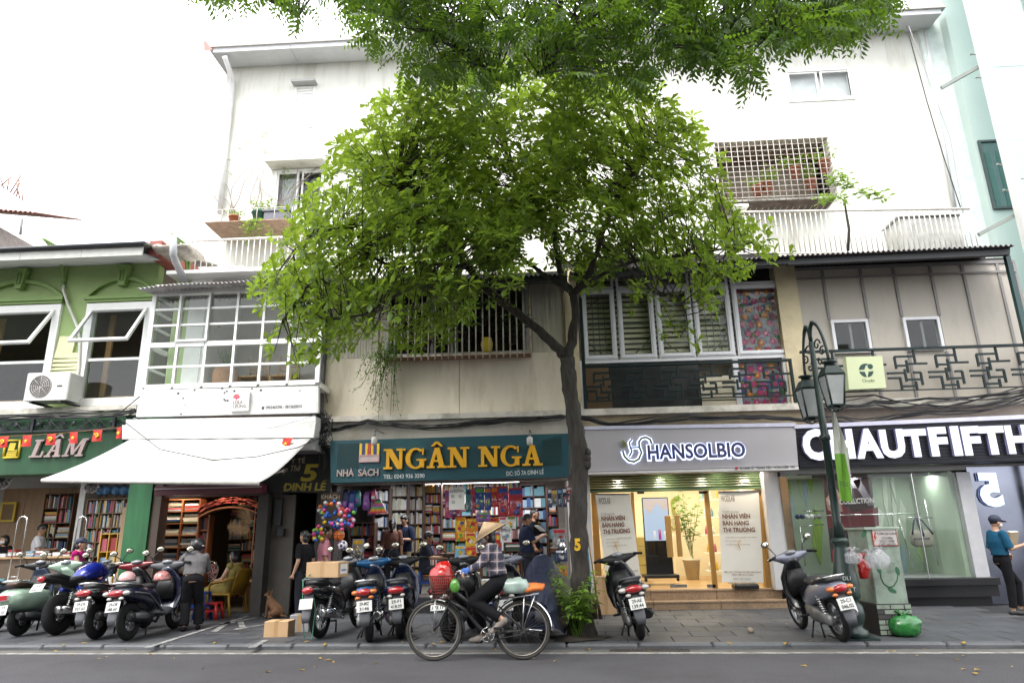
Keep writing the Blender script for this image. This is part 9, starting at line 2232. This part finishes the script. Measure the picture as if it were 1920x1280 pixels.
# bunting
t=thing('bunting','string of small red flags across the green signboard','bunting',W(100,815,13.1)); FL=[(-2,818,20,'h'),(43,816,18,'s'),(88,813,18,'h'),(131,810,16,'s'),(175,806,18,'h'),(219,801,10,'s'),(532,821,18,'s')]; R=random.Random(5)
b=MB(); b.tube([W(x,y,13.1)for x,y in((-40,820),(20,817),(100,813),(175,806),(235,799))],.004,4); b.build('cord',M('cord_orange',(.4,.2,.08),.7),t); FR_=M('flag_red',(.5,.02,.015),.7,var=.1); FY=M('flag_yellow',(.7,.5,.03),.7)
for px,py,w_,k in FL:
 Y=13.08 if px<300 else 12.75; a,c=W(px,py,Y),W(px+w_,py-.5,Y); h=(W(px,py,Y)-W(px,py+21,Y)).z; dx=R.uniform(-.09,.02); vs=[]
 for j in range(4):
  for i in range(4):u,v=i/3,j/3; vs.append(a.lerp(c,u)+Vector((dx*v,.02*math.sin(u*4+v*3),-h*v)))
 b=MB(); b.add(vs,[(j*4+i+4,j*4+i+5,j*4+i+1,j*4+i)for j in range(3)for i in range(3)],0,True); f=b.build('flag',FR_,t); m=a.lerp(c,.5)+Vector((dx*.5,-.03,-h*.5)); b=MB(); r=h*.2
 if k=='s':b.add([m+Vector((r*(1 if i%2==0 else.4)*math.sin(i*PI/5),0,r*(1 if i%2==0 else.4)*math.cos(i*PI/5)))for i in range(10)]+[m],[(i,(i+1)%10,10)for i in range(10)]); b.build('star',FY,f)
 else:b.tube([m+Vector((r*.9*math.cos(x),0,r*.9*math.sin(x)))for x in[i*.5-1.9 for i in range(9)]],[.006,.012,.015,.017,.017,.016,.014,.01,.005],5); b.tube([m+Vector((-r*.8,0,r*.7)),m+Vector((r*.7,0,-r*.8))],.009,5); b.tube([m+Vector((-r,0,r*.3)),m+Vector((-r*.4,0,r*.95))],.014,5); b.build('hammer_and_sickle',FY,f)
# ================================================================== COSMETICS SHOP CONTENTS
BN=M('banner_cream',(.74,.70,.62),.6,var=.02); BR=M('banner_brown',(.16,.06,.03),.6); BG_=M('banner_gold',(.6,.38,.12),.6); BGR=M('banner_grey',(.22,.2,.18),.6)
def banner(label,c4,Y,lx,rx,up):
 t=thing('banner',label,'banner',W((c4[2][0]+c4[3][0])/2,c4[2][1],Y)); b=MB(); P4=[W(*c,Y)for c in c4]; vs=[]
 for j in range(13):
  for i in range(7):u,v=i/6,j/12; q=P4[0].lerp(P4[1],u).lerp(P4[3].lerp(P4[2],u),v); vs.append(q+Vector((0,.018*math.sin(u*3+v*5)+.02*max(0,v-.85)*10*(u-.5),0)))
 b.add(vs,[(j*7+i+7,j*7+i+8,j*7+i+1,j*7+i)for j in range(12)for i in range(6)],0,True); b.build('sheet',BN,t)
 b=MB(); b.tube([P4[0],P4[1]],.014,6); b.build('top_rod',GREYPL,t); Z=Y-.045
 for s,f0,f1,y0,h,m,bo in(('WODLAB',.06,.40,24,13,BGR,.03),('TUYỂN DỤNG',.08,.48,54,5,BGR,0),('NHÂN VIÊN',.08,.76,62+5,9.5,BR,.035),('BÁN HÀNG',.08,.72,80+4,9.5,BR,.035),('THỊ TRƯỜNG',.08,.86,97+4,9.5,BR,.035),('Được đào tạo hướng dẫn về sản phẩm',.14,.88,116,2.6,BR,0),('hỗ trợ marketing',.14,.5,125,2.6,BR,0),('Có khả năng hỗ trợ linh hoạt',.14,.72,134,2.6,BR,0),('MỌI LÚC, CHÚNG TÔI ĐỀU SẴN SÀNG',.08,.94,204-up,3.6,BR,.01),('ĐÓN TIẾP VÀ TƯ VẤN',.25,.75,211-up,3.6,BR,.01),('LIÊN HỆ NGAY',.28,.70,222-up,4.5,BGR,0),('+84 24 6689 2089',.14,.8,233-up,5,BGR,.0)):
  v=y0*.74/(c4[3][1]-c4[0][1]); l=[c4[0][k]+(c4[3][k]-c4[0][k])*v for k in(0,1)]; r=[c4[1][k]+(c4[2][k]-c4[1][k])*v for k in(0,1)]; b=MB(); text_on(b,s,(l[0]+(r[0]-l[0])*f0,l[1]+(r[1]-l[1])*f0),(l[0]+(r[0]-l[0])*f1,l[1]+(r[1]-l[1])*f1),h*.86,Z,.001,0,float(bo)); b.build('lettering',m,t)
 b=MB(); v=.62; l=[c4[0][k]+(c4[2][k]-c4[0][k])*v for k in(0,1)]; p=W(l[0]-12,l[1]-2,Z); b.tube([p+Vector((.02,0,.17)),p+Vector((-.03,0,.05)),p+Vector((0,0,-.05))],[.004,.014,.003],5); b.build('gold_drop',BG_,t)
banner('cream hiring banner leaning left of the glass doors behind the scooter',[(1116,926),(1181,926),(1203,1092),(1139,1100)],13.95,0,0,0); banner('cream hiring banner hung right of the glass doors',[(1347,922),(1422,920),(1433,1092),(1353,1091)],14.02,0,0,0)
b=MB(); q=rect(1377,1423,1094,1103,13.95); b.bbox(q[0],q[1],13.9,14.2,q[2],q[3],b=.03); tag(b.build('door_mat',BLKPL),'rolled dark mat below the right hiring banner','mat')
Y=15.4; t=thing('screen_kiosk','tall black advertising screen on casters inside the cosmetics shop','screen',W(1235,1085,Y)); q=rect(1208,1258,932,1076,Y); zm=W(1232,1013,Y).z; b=MB(); b.bbox(q[0],q[1],Y,Y+.08,q[2],q[3],b=.01); b.build('housing',M('kiosk_black',(.01,.01,.012),.08),t); b=MB(); b.box(q[0]+.02,q[1]-.02,Y-.004,Y-.001,zm,q[3]-.02); b.build('screen',emis('screen_light',(.55,.68,.9),.26),t)
b=MB(); xc=(q[0]+q[1])/2;
b.prism([(q[0]+.03,q[3]-.03),(q[0]+.03,q[3]-.22),(xc-.12,q[3]-.35),(xc+.02,q[3]-.12),(xc+.2,q[3]-.3),(q[1]-.03,q[3]-.2),(q[1]-.03,q[3]-.03)][::-1],Y-.0055,Y-.0045); b.build('screen_figure',emis('screen_skin',(.8,.66,.62),.24),t)
for k in range(3):b=MB(); x=xc-.06+k*.11; b.loft([((x,Y-.012,zm+.02),.03,.006),((x,Y-.012,zm+.2+.03*(k%2)),.026,.006)],8,axis='z'); b.build('screen_product',emis('screen_tube_%d'%(k%2),((.85,.85,.9),(.5,.05,.3))[k%2],.25),t)
b=MB(); b.bbox(q[0]-.08,q[1]+.08,Y-.2,Y+.3,q[2]-.07,q[2]-.002,b=.01); [b.ell((x,Y-.15,q[2]-.1),.035,8,6)for x in(q[0]-.05,q[1]+.05)]; b.build('base',BLKPL,t)
LG=leafmat('indoor_leaf',(.04,.12,.02),(.1,.22,.03),(.2,.4,.05),.3); p=W(1298,1068,16.8); bush('potted_plant','tall slender plant in a white pot inside the cosmetics shop','potted plant',(p.x,16.8,CZF),16,1.9,.16,.17,LG,61,9,.45,pot=(.2,.42,M('pot_white',(.6,.57,.5),.5)))
t=thing('display_shelf','lit white shelf of small products right of the glass doors','shelf',W(1338,1050,16.0)); q=rect(1322,1420,935,1070,16.0)
for j in range(5):
 z=q[2]+(q[3]-q[2])*j/4; b=MB(); b.box(q[0],q[1],16.0,16.35,z-.015,z+.015); b.build('shelf_board',WHITE,t)
 for k in range(7):b=MB(); x=q[0]+.06+k*.16; b.lathe([(.03,0),(.03,.12),(.015,.14),(.015,.18)],(x,16.1,z+.016),8); b.build('bottle',HM_[('white','yellow','pink','white','sky')[(j+k)%5]],t)
t=thing('cupboard','yellow drawer cupboard at the left of the cosmetics shop','cupboard',W(1200,1080,16.0)); q=rect(1188,1224,1005,1078,16.2); [bx('drawer',M('drawer_yellow',(.5,.42,.16),.5),t,q[0]-.6,q[1],16.2,16.8,q[2]+(q[3]-q[2])*k/4+.006,q[2]+(q[3]-q[2])*(k+1)/4-.006,bev=.008)for k in range(4)]
t=thing('wall_logo','olive curled emblem on the back wall of the cosmetics shop','emblem',W(1265,970,17.9)); b=MB(); b.tube([W(x,y,17.94)for x,y in((1272,938),(1266,933),(1260,940),(1263,958),(1268,975),(1264,992),(1256,985),(1258,972))],.035,6); b.build('stroke',M('logo_olive',(.3,.3,.05),.5),t)
# ================================================================== CLOTHING WINDOW CONTENTS
R=random.Random(8); t=thing('wall_mural','green and white brushed streaks painted on the display back wall','mural',W(1650,980,15.4)); GS=[M('streak_%d'%i,c,.7,var=.2,scale=6,stretch=(6,1,.6))for i,c in enumerate([(.26,.42,.09),(.36,.5,.22),(.55,.6,.52),(.3,.4,.45)])]
for k in range(46):x=R.uniform(FX0,FX1+1.2); z=R.uniform(FZF,FZT); l=R.uniform(.3,1.1); w_=R.uniform(.02,.10); b=MB(); b.prism([(x-w_,z),(x+w_*.3,z-l*.5),(x+w_,z),(x+w_*1.1+.06,z+l*.6),(x+.04,z+l)],15.39-.0005*k,15.399); b.build('streak',GS[k%4],t)
Y=14.6; t=thing('poster','dark red fashion poster reading Y2K COLLECTION in the shop window','poster',W(1595,1050,Y)); c4=[(1543,889),(1633,886),(1648,1050),(1560,1054)]; b=MB(); b.slab(c4,Y,.03); b.build('board',M('poster_dark',(.022,.01,.014),.4),t); PM=[M('poster_%d'%i,c,.5,var=.3)for i,c in enumerate([(.12,.012,.02),(.35,.2,.16),(.16,.14,.17),(.28,.02,.03)])]
for m,l in((0,[(1546,935),(1560,930),(1600,960),(1646,950),(1648,985),(1552,990)]),(1,[(1548,935),(1558,922),(1566,912),(1574,925),(1580,958),(1566,962),(1552,955)]),(2,[(1598,900),(1612,898),(1640,945),(1628,948)]),(2,[(1594,902),(1604,890),(1616,892),(1610,915),(1598,915)]),(3,[(1560,1030),(1646,1027),(1648,1050),(1561,1054)]),(1,[(1560,975),(1578,980),(1586,992),(1570,990)])):b=MB(); b.prism([(W(x,y,Y).x,W(x,y,Y).z)for x,y in l][::-1],Y-.003-.001*m,Y-.0005); b.build('poster_shape',PM[m],t)
b=MB(); text_on(b,'Y2K COLLECTION',(1552,946),(1639,941.5),9.5,Y-.008,.002,0,0,.03); b.build('lettering',M('poster_white',(.55,.52,.52),.6),t)
Y=14.2; p=W(1727,1000,Y); t=thing('handbag','grey canvas shoulder bag with navy straps hanging in the shop window','bag',p); q=rect(1707,1750,993,1025,Y); cx=(q[0]+q[1])/2; w_=(q[1]-q[0])/2; b=MB(); b.loft([((cx,Y,q[2]),w_*.7,.05),((cx,Y,q[2]+.06),w_*.98,.09),((cx,Y,q[3]-.1),w_,.08),((cx,Y,q[3]),w_*.85,.03)],16,axis='z',p=3); b.build('body',M('bag_canvas',(.28,.26,.22),.85,var=.12),t)
NB=M('strap_navy',(.02,.02,.05),.7); zt=W(1722,970,Y).z; b=MB(); [b.tube([(cx+s*w_*.9,Y-.06,q[3]-.08),(cx+s*w_*.35-.03,Y-.03,zt-.05),(cx-.04,Y,zt),(cx+s*.02-.03,Y-.03,zt-.08),(cx+s*.01,Y-.08,q[3]-.12)],.016,6)for s in(-1,1)]; b.build('strap',NB,t); b=MB(); text_on(b,'BACKROOM',(1714,1012),(1743,1011),4,Y-.092,.002,0,0,.02); b.build('print',NB,t)
t=thing('clothes_rail','slim metal rails and hangers in the clothing window','rail',W(1650,963,14.4)); b=MB(); [b.tube([W(x,y,yy),W(x2,y2,yy)],.013,5)for x,y,x2,y2,yy in((1548,966,1726,962,14.4),(1685,970,1712,1062,14.5),(1733,935,1760,1060,14.7),(1700,970,1748,970,14.3),(1500,985,1545,983,14.9),(1500,985,1510,1060,14.9),(1500,958,1545,957,14.9))]; b.build('tubes',STEEL,t)
for px,c,lb in((1500,'navy','dark bra hanging first on the window rail by the mirror strip'),(1518,'white','white bra hanging on the window rail beside the dark ones'),(1532,'grey','brown grey bra hanging nearest the poster')):p=W(px,968,14.88); tt=thing('bra',lb,'bra',p,group='bras on the window rail'); [(lambda b:(b.ell(p+Vector((s*.05,0,0)),(.055,.03,.05),10,7),b.build('cup',HM_[c],tt)))(MB())for s in(-1,1)]
# ================================================================== GLAZED BAY AND TERRACE BITS
p=W(425,718,14.3); t=thing('wicker_planter','tall wicker basket with a feathery plant behind the bay glass','planter',p); b=MB(); z0=W(425,722,13.3).z+.02; b.lathe([(.2,0),(.26,.25),(.27,.45),(.22,.58),(.2,.58)],(p.x,14.2,z0),18); b.build('basket',M('wicker',(.33,.17,.08),.8,var=.3,scale=40,bump=.4,bscale=60),t); mb=MB(); ti=[]; R=random.Random(9); [sprig(mb,ti,Vector((p.x,14.2,z0+.55)),(R.uniform(-.5,.5),R.uniform(-.5,.5),1),R.uniform(.3,.5),12,.06,R,.25)for k in range(26)]; stuff(mb.build('foliage',BRIGHT,t,{'tint':ti}))
t=thing('pendant_lamp','small rattan pendant lamp behind the bay glass','lamp',W(400,610,14.4)); c=W(400,612,14.4); b=MB(); b.lathe([(.03,.16),(.06,.15),(.15,0),(.14,0)],c,16); b.build('shade',M('rattan',(.4,.22,.12),.7),t); b=MB(); b.tube([c+Vector((0,0,.15)),c+Vector((0,0,1.2))],.006,4); b.build('cord',BLKPL,t)
for k,(px,lb)in enumerate(((528,'slatted wooden chair behind the right of the bay glass'),(470,'low wooden cabinet chair behind the middle of the bay glass'))):
 p=W(px,716,14.4); z0=W(425,722,13.3).z+.02; t=thing('wooden_chair',lb,'chair',(p.x,14.4,z0),group='chairs in the glazed bay'); b=MB(); b.bbox(p.x-.25,p.x+.25,14.3,14.8,z0+.38,z0+.42); b.build('seat',WOOD,t); [(lambda b:(b.box(p.x-.24,p.x+.24,14.78,14.81,z0+.46+.07*i,z0+.5+.07*i),b.build('slat',WOOD,t)))(MB())for i in range(6)]
 for sx in(-1,1):
  for sy,h in((14.32,.38),(14.78,.95)):b=MB(); b.box(p.x+sx*.23-.02,p.x+sx*.23+.02,sy-.02,sy+.02,z0,z0+h); b.build('leg',WOOD,t)
p=W(1388,393,15.4); t=thing('flood_lamp','white flood lamp and box on the terrace beside the crown','lamp',p); b=MB(); b.bbox(p.x-.2,p.x+.16,15.2,15.5,p.z,p.z+.06,b=.02); b.build('head',WHITE,t); b=MB(); b.tube([p,p+Vector((0,.1,-1.2))],.025,6); b.build('post',GREYPL,t); b=MB(); b.bbox(p.x-.18,p.x+.12,15.4,15.6,p.z-.5,p.z-.15); b.build('box',WHITE,t)
bpy.data.batch_remove(OLD)
bpy.data.scenes.remove(TS)
